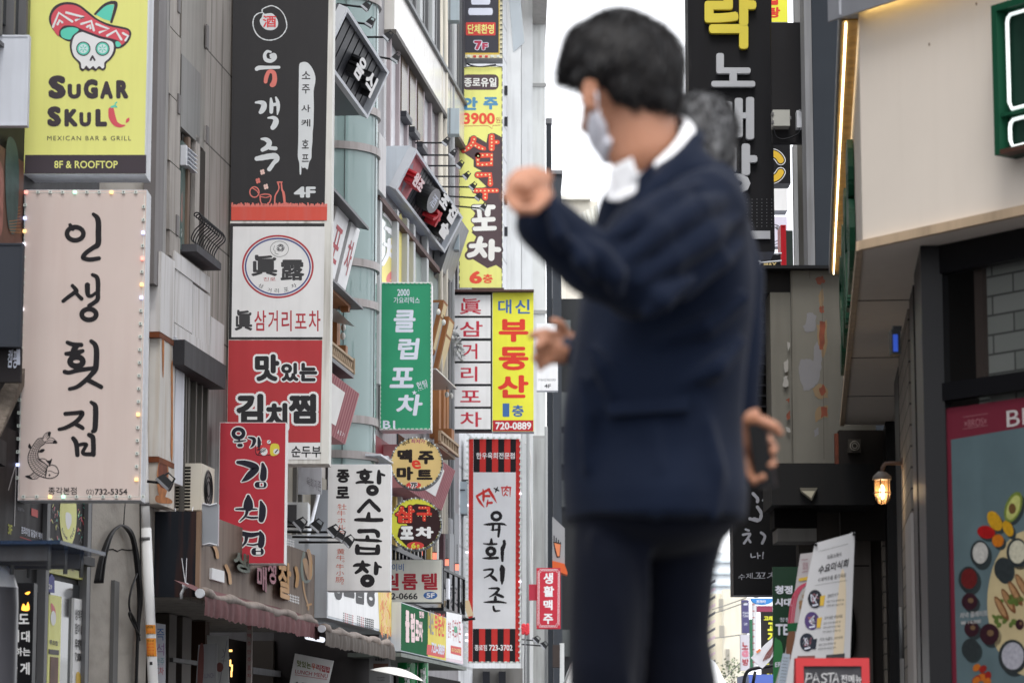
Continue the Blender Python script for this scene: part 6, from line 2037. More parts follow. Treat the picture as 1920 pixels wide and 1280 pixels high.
m.tube([P(x,y,Y2 - 0.5) for x,y in crom([(984,830),(992,840),(996,870),(992,900),(998,1000),(995,1100)],4)],0.012,mat('white wire',(210,210,206)),seg=5)
m.build('conduit',g)
# ground floor of D: grey shop front, lamps, red flowers
m = MB()
for x0,x1,y0,mm in ((800,850,1246,GREYF),(852,980,1252,mat('drab shop front',(128,126,122),dirt=0.4))):
 p0,p1 = P(x0,1280,39.5),P(x1,1280,39.5)
 m.box(p0.x,p1.x,39.5,40,0,P(x0,y0,39.5).z,mm)
for x in (812,838,868,905,935):
 p0 = P(x,1280,39.4); m.box(p0.x,p0.x + 0.1,39.4,39.499,0,P(x,1258,39.4).z,SLAD)
settle(m,'shop_front','drab grey shop front at the foot of the striped white sign','shop front')
m = MB()
for i in range(40):
 c = P(985 + random.uniform(-5,5),1179 + random.uniform(-8,8),42.5)
 m.ball(c,0.03,mat('red petals',(214,56,66)),6,4)
m.tube([P(985,1185,42.5),P(984,1240,42.6),(P(984,1240,42.6).x,42.6,0)],0.012,GREYF)
settle(m,'red_flowers','small bunch of red flowers on a pole below the floodlights of the white building','flowers')
for i,(x0,y0,x1,y1) in enumerate(((978,1198,1002,1200),(978,1207,1016,1210))):
 arm_lamp('small black floodlight on the foot of the white pier','floodlights on the white pier',P(x0,y0,43.0),P(x1,y1,43.0),0.06)
 # ================================================================== beyond: dark pole, dark house, cream house
m = MB(); p0,p1 = P(1025,700,50),P(1035,700,50)
m.box(p0.x,p1.x,50,50.1,0,P(1030,226,50).z,mat('slate steel',(52,56,62),k=0.9)); m.box(p0.x - 0.01,p1.x + 0.01,49.98,50.12,P(1030,232,50).z,P(1030,222,50).z,GREYF)
settle(m,'dark_pole','tall slate steel post beside the white pier, taller than the house behind it','post')
g = thing('dark_house','narrow dark slate house front with windows behind the slate post','building',P(1050,1400,54))
p0,p1 = P(1037,700,54),P(1053,700,54)
MB().box(p0.x,p1.x,54,60,0,P(1045,327,54).z,mat('slate wall',(66,70,76),k=0.9,dirt=0.15)).build('wall',g)
m = MB(); m.box(p0.x - 0.02,p1.x + 0.03,53.95,60,P(1045,327,54).z,P(1045,322,54).z + 0.02,GREYF); m.build('coping',g)
p0,p1 = P(1035,700,54.5),P(1078,700,54.5)
MB().box(p0.x,p1.x + 1.5,54.5,60,0,P(1045,560,54.5).z,mat('dark slate wall',(58,60,62),k=0.9)).build('lower_wall',g)
m = MB()
for y0,y1 in ((600,640),(735,800),(812,870),(900,950),(1180,1230)):
 a,b = P(1040,y0,54.45),P(1070,y1,54.45)
 m.box(a.x,b.x,54.44,54.49,b.z,a.z,mat('dim pane',(92,98,98),k=0.9,rough=0.1))
m.build('window',g)
g = thing('cream_house','cream building with a fluted round tower seen past the raised fist','building',P(1090,1400,62))
p0,p1 = P(1054,700,62),P(1122,700,62)
CRMW = mat('cream plaster',(226,220,206),k=1.0,dirt=0.2)
MB().box(p0.x,p1.x,62,70,0,P(1080,377,62).z,CRMW).build('wall',g)
m = MB(); m.box(p0.x - 0.05,P(1108,700,62).x,61.8,70,P(1080,377,62).z,P(1080,374,62).z + 0.05,mat('pale coping',(206,204,196))); m.build('coping',g)
m = MB()
for i in range(5):
 a = P(1085 + i * 8,396 - i * 4 + 6,61.5)
 b = P(1102 + i * 7,462,61.5)
 m.tube([a,b],0.045,mat('fluted stone',(176,176,168),dirt=0.2),seg=8)
m.build('fluted_column',g)
# snack shop further along with an orange awning
g = thing('snack_shop','grey snack shop sign with an orange bucket emblem over an orange awning','shop sign',P(1050,1100,52))
m = MB(); q = [P(x,y,52) for x,y in ((1036,968),(1059,990),(1059,1058),(1036,1052))]
m.prism(q,(0,0.2,0),mat('snack sign grey',(150,150,152))); m.build('panel',g)
Ms = lambda px,py,off=0.0:P(px,py,51.995 - off)
t = MB()
blob(t,[(1037,1014),(1052,1018),(1050,1044),(1044,1045),(1041,1036)],INK,Ms,smooth=False)
blob(t,[(1039,1017),(1051,1020),(1049,1042),(1045,1042)],mat('orange print',(232,138,92),k=1.0),Ms,off=0.008,smooth=False)
for x in (1039,1043,1047,1051):
 stroke(t,[(x,1004 + (x - 1039)),(x,1013 + (x - 1039) * .5)],1.8,INK,Ms)
t.build('emblem',g,recalc=False)
m = MB(); A = [P(x,y,51.9) for x,y in ((1034,1050),(1058,1056),(1064,1072),(1064,1077),(1034,1066))]
m.prism(A,(0,0.5,0),mat('orange awning',(222,98,44),k=1.0)); m.build('awning',g)
m = MB(); p0,p1 = P(1032,1250,52),P(1050,1250,52)
m.box(p0.x,p1.x,52,52.3,P(1040,1250,52).z,P(1040,1208,52).z,mat('brown slat',(70,62,60),dirt=0.3)); m.box(p1.x,P(1058,1250,52).x,52,52.3,0,P(1040,1205,52).z,mat('white stone plain',(222,224,224))); m.build('door_panel',g)
# ================================================================== RIGHT SIDE: corner restaurant
C0 = P(1618,465,12.4)
zSO = C0.z
G0 = P(1726,466,12.42)
_a = math.atan(553 / F)
U = Vector((math.sin(_a),math.cos(_a),0))
NL = (-U.y,U.x,0)
Wd = Vector((0.577,-0.816,0)).normalized()
FS = Plane((C0.x,C0.y,0),U,NL) # street face of the sign box
FC = Plane((C0.x,C0.y,0),Wd,(-0.816,-0.577,0)) # corner face of the sign box
GS = Plane((G0.x,G0.y,0),U,NL) # street wall below
GC = Plane((G0.x,G0.y,0),Wd,(-0.816,-0.577,0)) # corner window wall below
LEN = 7.0
zTR = P(1612,38,12.4).z
g = thing('corner_restaurant','corner restaurant with a beige upper box, dark window frames and grey brick piers','building',(C0.x + 1,C0.y + 2,0))
BEI = mat('beige sheet',(216,206,194),k=1.13,rough=0.55,dirt=0.06,dirtcol=(170,156,140),var=0.02)
def plan(mb,pts,z0,z1,m):
 return mb.prism([(p.x,p.y,z0) for p in pts],(0,0,z1 - z0),m)
far = FS.w(LEN,0,0); near = FC.w(5,0,0)
inner = [far + Vector((3,0.4,0)),near + Vector((2.0,4,0))]
plan(MB(),[FC.w(0,0,0),far,inner[0],inner[1],near],zSO,zTR + 0.1,BEI).build('upper_box',g)
in0 = [FC.w(0.9,-1.2,0),FS.w(LEN,-1.3,0),inner[0] + Vector((3,0,0)),inner[1] + Vector((3,0,0)),FC.w(5,-1.2,0)]
plan(MB(),in0,zTR + 0.1,15,mat('added shade storeys grey',(150,148,146),k=0.8,dirt=0.3)).build('added_shade_storeys',g)  # out-of-view storeys added over the box to darken the street
m = MB()
for a in (1.5,3.6,5.4):
 m.pbox(FS,a,a + 0.012,-0.6,-0.0,zSO - 0.0035,zSO - 0.0005,mat('soffit seam',(92,82,72),k=0.6))
m.build('soffit_seams',g)
# warm-coloured soffit border and top trim
m = MB()
BR_ = mat('tan edge trim',(190,166,138),k=1.0,rough=0.5,dirt=0.3)
m.pbox(FS,0.0,LEN,0.0005,0.03,zSO - 0.012,zSO + 0.03,BR_); m.pbox(FC,0.0,5,0.0005,0.03,zSO - 0.012,zSO + 0.03,BR_)
m.build('edge_trim',g)
TRM = mat('silver trim',(150,152,158),k=1.0,rough=0.4,metal=0.3,dirt=0.15)
m = MB()
ov = 0.09
m.pbox(FS,-0.06,LEN,0.0,ov,zTR + 0.012,zTR + 0.11,TRM); m.pbox(FC,-0.1,5,0.0,0.10,zTR + 0.09,zTR + 0.108,TRM); m.pbox(FC,-0.1,5,0.085,0.10,zTR + 0.0,zTR + 0.0898,TRM)
m.build('top_trim',g)
m = MB(); m.pbox(FS,0.02,LEN,0.003,ov - 0.012,zTR + 0.004,zTR + 0.0118,mat('gold mirror foil',(168,132,58),k=1.0,rough=0.25,metal=0.9,dirt=0.3,dirtcol=(70,54,26),var=0.3,scale=10))
m.build('gold_channel',g)
m = MB()
LEDS = mat('warm led strip',(255,232,188),emit=6.0)
for a0,a1 in ((0.05,2.9),(2.95,4.9),(4.95,LEN - 0.1)):
 m.pbox(FS,a0,a1,0.054,0.061,zTR - 0.012,zTR + 0.003,LEDS)
m.pbox(FC,0.05,5,0.012,0.024,zTR + 0.06,zTR + 0.072,mat('hidden led strip',(255,214,130),emit=9.0))
m.build('led_strip',g)
m = MB()
for a,z in ((0.46,zTR - 0.22),(0.76,zTR - 0.1),(0.78,zTR - 0.07)):
 m.pbox(FC,a,a + 0.006,0.0005,0.004,z,z + 0.012,mat('tiny stain',(120,100,84)))
m.build('stain',g)
# green raised letters on the street face, green neon box on the corner face
GRE = mat('bottle green paint',(30,84,60),k=0.75,rough=0.45)
m = MB()
for i,ch in enumerate('BROS'):
 a0 = 1.5 + i * 1.2
 pts = (a0,a0 + 0.85)
 txt(m,ch,(pts[1],zTR - 0.14,pts[0],zSO + 0.16),GRE,lambda px,py,off=0.0:FS.w(px,off,py),w=0.03,off=0.01,ext=0.03)
gl = m.build('raised_letters',g,recalc=False)
a0,z0 = FC.hit(1898,20); _,z1 = FC.hit(1900,300)
gN = thing('neon_sign','dark green box with white neon tubes cut by the right picture edge','sign',FC.w(a0 + 0.5,0.05,z1))
MB().pbox(FC,a0,a0 + 1.1,0.001,0.07,z1,z0,mat('deep bottle green',(20,54,42),k=0.7)).build('panel',gN)
m = MB()
for q in ([(a0,z1),(a0 + 0.02,z0)],):
 m.pbox(FC,a0,a0 + 0.03,0.071,0.13,z1,z0,GRE); m.pbox(FC,a0 + 0.03,a0 + 1.1,0.071,0.13,z0 - 0.03,z0,GRE); m.pbox(FC,a0 + 0.03,a0 + 1.1,0.071,0.13,z1,z1 + 0.02,mat('brown base',(70,48,40))); m.pbox(FC,a0 + 0.03,a0 + 1.1,0.071,0.12,z1 + (z0 - z1) * 0.25,z1 + (z0 - z1) * 0.27,GRE)
m.build('rim',gN)
m = MB()
h = z0 - z1
for lo,hi in ((0.29,0.92),(0.04,0.22)):
 m.tube([FC.w(a0 + x,0.1,z1 + h * y) for x,y in ((0.6,hi),(0.085,hi),(0.07,hi - 0.02),(0.065,hi - 0.05),(0.065,lo + 0.05),(0.08,lo),(0.6,lo))],0.008,mat('white neon tube',(225,240,235),emit=0.7))
m.build('neon_tube',gN)
# ground floor walls
BRI = tiled('grey brick cladding',(150,142,132),(70,66,62),0.34,0.11,gap=0.006,k=0.9,axes='yz',dirt=0.3)
FRM = mat('charcoal window frame',(40,40,44),k=0.35,rough=0.4,var=0.05)
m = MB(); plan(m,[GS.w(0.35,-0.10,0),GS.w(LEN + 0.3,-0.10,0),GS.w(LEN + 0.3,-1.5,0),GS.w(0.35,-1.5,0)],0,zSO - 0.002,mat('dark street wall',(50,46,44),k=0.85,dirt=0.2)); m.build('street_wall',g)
def gb(mb,pxn,pxf,d0,d1,z0,z1,m,pl=None,yy=900):
 """box on the street wall, pxn nearer (larger) and pxf farther pixel column"""
 pl = pl or GS
 return mb.pbox(pl,pl.hit(pxn,yy,d1)[0],pl.hit(pxf,yy,d1)[0],d0,d1,z0,z1,m)
for a_,b_,e_,mm_,nn_ in ((1708,1689,0.0,BRI,'brick_pier'),(1652,1634,0.0,BRI,'brick_pier'),(1735,1722,0.005,FRM,'door_post'),(1719,1712,0.0,FRM,'door_post'),(1688,1680,-0.02,FRM,'door_post'),(1662,1654,-0.02,FRM,'door_post')):
 m = MB(); gb(m,a_,b_,-0.09,e_,0,zSO - 0.003,mm_); m.build(nn_,g)
m = MB(); gb(m,1722,1710,-0.095,-0.05,0.1,zSO - 0.02,GLASSD); gb(m,1680,1662,-0.095,-0.06,0.1,zSO - 0.02,GLASSD); w_ = m.build('window',g)
m = MB(); gb(m,1706,1695,0.0005,0.015,0,GS.hit(1700,990)[1],mat('whitewashed board',(188,182,178),k=0.9,dirt=0.4)); m.build('door_board',g)
m = MB(); c = GS.pt(1690,1185,0.03); m.tube([c + Vector((0,0,-0.14)),c + Vector((0,0,0.14))],0.012,STEEL); m.build('door_handle',g)
# corner window wall
zt = zSO - 0.003
zm0 = GC.hit(1740,755)[1]; zm1 = GC.hit(1740,722)[1]
aP = GC.hit(1767,850)[0]
m = MB()
m.pbox(GC,0.0,0.075,-0.06,0.0,0,zt,FRM); m.pbox(GC,0.11,5,-0.06,-0.002,zt - 0.13,zt,FRM); m.pbox(GC,0.11,5,-0.06,-0.001,zm0,zm1,FRM); m.pbox(GC,0.075,aP,-0.06,-0.012,0,zt - 0.13,mat('black gasket',(30,30,32)))
a_ = GC.hit(1822,600)[0]
m.pbox(GC,a_ - 0.05,a_,-0.099,-0.07,zm1,zt,mat('dark mullion',(62,54,50)))
m.build('window_frame',g)
BR2 = mat('reflected grey brick',(180,184,178),k=0.5,rough=0.8)
t_ = BR2.node_tree; b_ = t_.nodes['Principled BSDF']; src = b_.inputs['Base Color'].links[0].from_socket
ge = t_.nodes.new('ShaderNodeNewGeometry'); dt_ = t_.nodes.new('ShaderNodeVectorMath'); dt_.operation = 'DOT_PRODUCT'; dt_.inputs[1].default_value = (Wd.x,Wd.y,0)
sp_ = t_.nodes.new('ShaderNodeSeparateXYZ'); cb_ = t_.nodes.new('ShaderNodeCombineXYZ')
t_.links.new(ge.outputs['Position'],dt_.inputs[0]); t_.links.new(ge.outputs['Position'],sp_.inputs[0]); t_.links.new(dt_.outputs['Value'],cb_.inputs[0]); t_.links.new(sp_.outputs['Z'],cb_.inputs[1])
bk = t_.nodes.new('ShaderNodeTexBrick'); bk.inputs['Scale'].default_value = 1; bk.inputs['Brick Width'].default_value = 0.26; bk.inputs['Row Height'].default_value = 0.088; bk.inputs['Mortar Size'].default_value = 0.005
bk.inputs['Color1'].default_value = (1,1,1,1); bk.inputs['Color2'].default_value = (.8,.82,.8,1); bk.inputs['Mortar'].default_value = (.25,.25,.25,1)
t_.links.new(cb_.outputs[0],bk.inputs[0])
ml_ = t_.nodes.new('ShaderNodeMixRGB'); ml_.blend_type = 'MULTIPLY'; ml_.inputs[0].default_value = 1
t_.links.new(src,ml_.inputs[1]); t_.links.new(bk.outputs[0],ml_.inputs[2]); t_.links.new(ml_.outputs[0],b_.inputs['Base Color'])
m = MB(); m.pbox(GC,a_ + 0.0,5,-0.4,-0.10,0,zt,BR2); m.pbox(GC,0.1,a_ - 0.001,-0.5,-0.25,0,zt,BR2); m.build('reflection_wall',g)  # bricks set behind the pane stand for a reflection in the glass
PANE = bpy.data.materials.new('clear shop pane'); PANE.use_nodes = True
_b = PANE.node_tree.nodes['Principled BSDF']; _b.inputs['Base Color'].default_value = (.03,.03,.03,1); _b.inputs['Alpha'].default_value = 0.12; _b.inputs['Roughness'].default_value = 0.03
m = MB(); m.poly([GC.w(a,-0.02,z) for a,z in ((aP,zm1),(5,zm1),(5,zt - 0.13),(aP,zt - 0.13))],PANE); w_ = m.build('window_pane',g)
# food poster
MP = lambda px,py,off=0.0:GC.pt(px,py,-0.028 + off)
zp = GC.hit(1765,765)[1]
MRN = mat('maroon poster print',(108,40,54),k=0.95,rough=0.3)
gPo = thing('food_poster','large window poster of a platter with bowls, peppers and grilled bread on a maroon border','poster',GC.w(1.5,-0.03,0.05))
MB().pbox(GC,aP,5,-0.032,-0.028,0.05,zp,MRN).build('sheet',gPo)
t = MB()
TEAL = mat('slate teal print',(108,130,136),k=0.55,rough=0.35,var=0.12,scale=5,dirt=0.3,dirtcol=(92,112,118))
t.poly([MP(x,y,0.0002) for x,y in ((1783,824),(2100,770),(2100,1400),(1797,1400))],TEAL)
txt(t,'BROS',[(1887,770),(2010,748),(2010,782),(1888,801)],mat('poster cream',(190,186,184),k=0.95),MP,w=0.0,off=0.002)
txt(t,'×BROS×',[(1808,788),(1850,782),(1850,796),(1808,801)],mat('poster rose',(150,100,106),k=0.95),MP,w=0.0,off=0.002)
for y in (781,803):
 stroke(t,[(1806,y + 1),(1852,y - 6)],1.0,mat('poster rose',(150,100,106)),MP,off=0.002)
POT = mat('olive wood print',(186,170,130),k=0.85,var=0.12,scale=6)
blob(t,oval(1935,1130,84,138,40),POT,MP,off=0.0015,smooth=False)
def fruit(cx,cy,rx,ry,col,nm,rot=0,hi=None):
 q = [(cx + rx * math.cos(a) * math.cos(rot) - ry * math.sin(a) * math.sin(rot),cy + rx * math.cos(a) * math.sin(rot) + ry * math.sin(a) * math.cos(rot)) for a in [2 * math.pi * i / 24 for i in range(24)]]
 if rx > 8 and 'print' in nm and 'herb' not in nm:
  blob(t,[(x + 5,y + 6) for x,y in q],mat('printed shadow tone',(58,68,70),k=0.6),MP,off=0.0018,smooth=False)  # shadow of each dish drawn into the print as a dark offset shape
 blob(t,q,mat(nm,col,k=0.72,rough=0.35,var=0.22,scale=60),MP,off=0.0045,smooth=False)
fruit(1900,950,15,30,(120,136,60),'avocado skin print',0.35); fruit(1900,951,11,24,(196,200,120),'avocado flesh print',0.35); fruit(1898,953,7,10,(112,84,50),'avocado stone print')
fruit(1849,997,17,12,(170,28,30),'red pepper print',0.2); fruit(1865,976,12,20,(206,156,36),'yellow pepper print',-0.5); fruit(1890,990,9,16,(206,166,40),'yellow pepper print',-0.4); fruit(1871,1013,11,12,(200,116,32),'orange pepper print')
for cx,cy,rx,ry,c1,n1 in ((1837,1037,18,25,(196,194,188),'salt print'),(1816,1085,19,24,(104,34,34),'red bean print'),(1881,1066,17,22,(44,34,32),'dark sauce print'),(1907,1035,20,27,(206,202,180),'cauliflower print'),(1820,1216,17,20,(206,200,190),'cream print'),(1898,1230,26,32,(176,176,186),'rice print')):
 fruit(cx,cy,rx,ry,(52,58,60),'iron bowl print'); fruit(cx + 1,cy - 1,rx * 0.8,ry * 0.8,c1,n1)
for cx,cy,rx,ry in ((1818,1127,15,16),(1822,1178,14,15),(1855,1188,18,20),(1912,1170,8,10)):
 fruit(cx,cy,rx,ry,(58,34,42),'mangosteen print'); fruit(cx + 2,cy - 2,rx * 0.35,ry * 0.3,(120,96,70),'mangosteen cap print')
for i in range(4):
 fruit(1878 + i * 13,1140 - i * 14,7,26,(126,84,54),'grilled bread print',-0.5); fruit(1876 + i * 13,1138 - i * 14,4,20,(176,136,96),'bread crust print',-0.5)
for i in range(16):
 fruit(1866 + random.uniform(-12,60),1160 + random.uniform(-50,12),random.uniform(3,7),random.uniform(3,6),random.choice(((96,116,56),(84,100,50))),'herb print',random.random())
for i in range(10):
 fruit(1840 + random.uniform(-14,14),1268 + random.uniform(-18,10),6,8,random.choice(((196,110,40),(150,40,34))),'roast pepper print ' + random.choice('ab'),random.random())
CRT = mat('poster cream',(190,186,184))
txt(t,'저녁 플레이트',[(1800,1148),(1852,1143),(1852,1154),(1800,1159)],CRT,MP,w=0.0,off=0.007)
txt(t,'₩ 14,000',[(1802,1164),(1839,1160),(1839,1168),(1802,1172)],CRT,MP,w=0.0,off=0.007)
t.build('picture',gPo,recalc=False)
# wall lamp
cw = GS.pt(1693,868,0.0)
YL = cw.y
lp = P(1654,915,YL)
gl = thing('wall_lamp','glowing caged bulkhead lamp hanging on a bent pipe from the brick pier','lamp',P(1654,945,YL))
m = MB(); m.tube([cw,P(1668,868,YL),P(1660,869,YL),P(1655,876,YL),P(1654,886,YL)],0.011,mat('old pipe',(120,96,84),k=0.9,dirt=0.3),seg=8); m.tube([cw + Vector((0.01,0,-0.03)),cw + Vector((0.01,0,0.03))],0.02,mat('old pipe',(120,96,84)))
m.build('arm',gl)
m = MB(); r = metres(18,YL)
zc = lambda y:P(1654,y,YL).z
lathe(m,lp.x,YL,[(0.001,zc(884)),(r * .4,zc(884)),(r * .6,zc(887)),(r * .95,zc(893)),(r * 1.0,zc(899)),(0.001,zc(899.5))],mat('grey zinc cap',(130,122,116),k=0.9,rough=0.5))
m.build('cap',gl)
m = MB(); lathe(m,lp.x,YL,[(r * .8,zc(899)),(r * .8,zc(925)),(r * .72,zc(936)),(r * .45,zc(943)),(0.001,zc(945))],mat('amber lamp glass',(220,176,130),k=0.8,rough=0.1,alpha=0.3,emit=0.06))
m.build('glass',gl)
m = MB()
for k in range(6):
 a = math.pi * k / 3 + .2
 m.tube([(lp.x + r * .86 * math.cos(a),YL + r * .86 * math.sin(a),zc(899)),(lp.x + r * .86 * math.cos(a),YL + r * .86 * math.sin(a),zc(926)),(lp.x + r * .5 * math.cos(a),YL + r * .5 * math.sin(a),zc(945))],0.0035,BLACKM,seg=5)
m.tube([(lp.x + r * .9 * math.cos(a),YL + r * .9 * math.sin(a),zc(924)) for a in [2 * math.pi * i / 24 for i in range(25)]],0.004,mat('old pipe',(120,96,84)),seg=5,cap=False)
m.build('cage',gl)
m = MB(); m.ball((lp.x,YL,zc(922)),(r * .28,r * .28,metres(14,YL)),mat('lit filament bulb',(255,214,150),emit=14.0)); m.build('bulb',gl)
ld = bpy.data.lights.new('wall lamp light','POINT'); ld.energy = 2.2; ld.color = (1,0.72,0.42); ld.shadow_soft_size = 0.04
lo = bpy.data.objects.new('lamp_light',ld); COL.objects.link(lo); lo.parent = gl; lo.location = Vector((lp.x,YL - 0.0,zc(922))) - gl.location
# small blue lit box under the soffit
m = MB(); c = GS.hit(1684,640,0.1)
p = P(1678,642,GS.w(c[0],0,0).y)
m.box(p.x - 0.022,p.x + 0.02,p.y - 0.05,p.y + 0.05,P(1678,666,p.y).z,P(1678,620,p.y).z,BLACKM); m.box(p.x - 0.016,p.x + 0.006,p.y - 0.056,p.y - 0.0505,P(1678,662,p.y).z,P(1678,630,p.y).z,mat('blue lamp face',(40,80,190),emit=0.25))
m.box(p.x - 0.01,p.x + 0.03,p.y - 0.02,p.y + 0.02,P(1678,620,p.y).z,P(1678,612,p.y).z,BLACKM)
settle(m,'blue_light_box','small blue and black light box under the beige soffit','light')
# ================================================================== beyond the restaurant on the right
YR = C0.y + LEN * UY + 0.05
g = thing('peeling_building','dark building with a peeling grey green corner stained by rust, beyond the beige box','building',P(1510,1400,YR + 0.5))
PEEL = mat('grey green old paint',(112,110,102),k=0.95,rough=0.7,dirt=0.3,dirtcol=(84,82,76),var=0.08)
YQ = YR + 0.4
def fr_box(mb,x0,x1,y0,y1,Y,th,m,base=None):
 a,b = P(x0,(y0 + y1) / 2,Y),P(x1,(y0 + y1) / 2,Y)
 return mb.box(a.x,b.x,Y,Y + th,P(x0,y1,Y).z if base is None else base,P(x0,y0,Y).z,m)
m = MB(); fr_box(m,1485,1640,502,868,YQ,0.4,PEEL); fr_box(m,1446,1484.5,548,868,YQ + 0.03,0.4,PEEL); w_ = m.build('painted_wall',g)
t = MB(); MQ = lambda px,py,off=0.0:P(px,py,YQ - 0.001 - off)
PG = mat('bare grey plaster',(126,126,130),k=0.85,var=0.1)
OR = mat('orange rust stain',(176,112,62)); RD = mat('red rust',(128,60,34),k=0.8,var=0.35,scale=14); OC = mat('ochre stain',(136,114,84),k=0.85,var=0.2)
def ragged(pts,m,off):
 q = []
 for (x0,y0),(x1,y1) in zip(pts,pts[1:] + pts[:1]):
  for i in range(4):
   f = i / 4
   q.append((x0 + (x1 - x0) * f + random.uniform(-1.2,1.2),y0 + (y1 - y0) * f + random.uniform(-1.6,1.6)))
 blob(t,q,m,MQ,off=off,smooth=False)
ragged([(1512,590),(1520,585),(1530,592),(1528,620),(1510,623),(1506,612),(1512,605)],PG,.001)
ragged([(1500,675),(1512,672),(1525,676),(1527,650),(1532,640),(1540,660),(1540,690),(1533,718),(1518,732),(1508,733),(1502,715),(1497,698)],PG,.001)
ragged([(1532,610),(1550,600),(1552,640),(1545,670),(1536,665),(1533,640)],OC,.002)
ragged([(1536,602),(1547,602),(1546,640),(1544,655),(1537,655)],RD,.004)
ragged([(1536,575),(1544,574),(1544,586),(1536,585)],RD,.004)
ragged([(1535,555),(1542,540),(1545,560),(1543,575),(1537,575)],OC,.003)
ragged([(1524,728),(1538,718),(1552,728),(1552,745),(1535,748),(1528,742)],OC,.002)
ragged([(1536,728),(1544,720),(1550,735),(1540,742)],RD,.004)
ragged([(1532,764),(1552,758),(1552,782),(1540,784),(1528,792),(1528,775)],OC,.002)
ragged([(1539,764),(1551,762),(1550,780),(1539,782)],RD,.004)
ragged([(1526,806),(1534,802),(1535,815),(1528,818)],PG,.002)
ragged([(1528,522),(1542,518),(1548,528),(1534,534)],RD,.004)
for q in ([(1475,640),(1482,645),(1478,660)],[(1470,680),(1477,672),(1478,695),(1472,698)],[(1469,706),(1476,703),(1478,725),(1468,724)],[(1472,800),(1482,804),(1482,810),(1476,808)]):
 ragged(q,mat('pale plaster flake',(156,154,150),k=0.9),.002)
for q in ([(1474,776),(1482,770),(1481,785),(1475,786)],[(1473,750),(1480,745),(1479,756)]):
 ragged(q,RD,.003)
for q in ([(1541,530),(1542,600)],[(1543,655),(1544,730),(1545,860)],[(1485,504),(1485,866)],[(1518,500),(1518,522)]):
 stroke(t,q,0.9,mat('hairline',(76,70,64)),MQ,off=.003)
t.build('peeling_paint',w_,recalc=False)
m = MB(); p0 = P(1485,500,YQ - .06)
fr_box(m,1372,1640,497,503,YQ - 0.1,0.5,BLACKM); fr_box(m,1372,1484,503,549,YQ + 0.06,0.4,mat('black fascia',(34,33,34),k=0.9,dirt=0.1)); m.build('ledge',g)
m = MB(); fr_box(m,1372,1446,549,893,YQ + 0.5,0.3,DKIN)
for i in range(16):
 fr_box(m,1400,1445,560 + i * 20,563 + i * 20,YQ + 0.44,0.05,BLACKM)
m.build('louvres',g)
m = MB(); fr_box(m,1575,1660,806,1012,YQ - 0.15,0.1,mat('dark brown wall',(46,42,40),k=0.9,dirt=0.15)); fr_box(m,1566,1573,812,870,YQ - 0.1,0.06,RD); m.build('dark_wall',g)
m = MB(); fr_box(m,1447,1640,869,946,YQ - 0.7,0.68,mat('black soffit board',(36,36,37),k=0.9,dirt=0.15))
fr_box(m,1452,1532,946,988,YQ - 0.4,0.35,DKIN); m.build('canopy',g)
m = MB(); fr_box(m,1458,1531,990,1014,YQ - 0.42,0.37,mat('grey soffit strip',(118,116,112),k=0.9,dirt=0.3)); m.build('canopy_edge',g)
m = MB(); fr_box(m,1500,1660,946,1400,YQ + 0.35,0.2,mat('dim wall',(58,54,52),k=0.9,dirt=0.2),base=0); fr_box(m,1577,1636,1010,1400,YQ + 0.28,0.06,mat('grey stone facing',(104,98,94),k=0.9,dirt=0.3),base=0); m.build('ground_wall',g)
m = MB(); a = P(1590,1060,YQ + .25); fr_box(m,1577,1630,1059,1061,YQ + 0.272,0.007,DKIN); m.ball(P(1592,1180,YQ + .2),(0.05,0.03,0.22),DKIN); m.build('dark_seam',g)
# speaker, flood lamp
m = MB(); fr_box(m,1591,1614,823,848,YQ - 0.21,0.06,mat('speaker grey',(84,80,74),k=0.9)); c = P(1602.5,835.5,YQ - .215)
for r in (0.032,0.018):
 m.tube([c + Vector((r * math.cos(a),0,r * math.sin(a))) for a in [2 * math.pi * i / 24 for i in range(25)]],0.004,mat('speaker ring',(150,144,134)),seg=5,cap=False)
settle(m,'wall_speaker','small square wall speaker below the far end of the beige box','speaker')
m = MB(); q = [P(x,y,YQ - .75) for x,y in ((1500,914),(1533,914),(1522,938),(1502,922))]
m.prism(q,(0,0.05,0),mat('flood lamp khaki',(112,108,96),k=0.9)); m.prism([P(x,y,YQ - .752) for x,y in ((1503,920),(1528,920),(1521,934))],(0,-0.004,0),mat('flood lamp glass',(176,170,150)))
settle(m,'flood_lamp','khaki triangular flood lamp under the black canopy','lamp')
# dark slate wall with pale edge strip behind
g = thing('slate_building','tall slate blue building side wall with a pale stone edge strip behind the beige box','building',P(1560,1400,YQ + 1.5))
YB = YQ + 1.6
m = MB(); fr_box(m,1524,1760,-160,505,YB,0.3,mat('slate blue wall',(62,68,76),k=0.95,rough=0.6,dirt=0.12,dirtcol=(80,84,90)),base=0); m.build('wall',g)
m = MB(); fr_box(m,1510,1523.5,-160,520,YB - 0.02,0.3,mat('pale stone strip',(150,152,156),k=0.95,dirt=0.4),base=0); m.build('edge_strip',g)
m = MB(); fr_box(m,1600,1640,-40,12,YB - 0.3,0.28,mat('white stone plain',(222,224,224))); m.build('parapet',g)
m = MB(); fr_box(m,1488,1509,-160,42,YB + 3,0.1,mat('grey column stone',(128,128,128),dirt=0.3)); fr_box(m,1497,1522,270,520,YB + 1.5,0.1,mat('grey green column',(104,102,96),dirt=0.4),base=0); fr_box(m,1489,1496.5,272,520,YB + 1.3,0.1,mat('white edge stone',(206,206,204)),base=0); m.build('column',g)
m = MB(); fr_box(m,1447,1511,43,268,YB + 0.6,0.08,mat('matt black panel',(38,37,39),k=0.9,rough=0.6,dirt=0.08)); settle(m,'black_panel','blank black sign back right of the karaoke sign carrying two small boxes','panel')
m = MB(); YJ = YB + 0.45
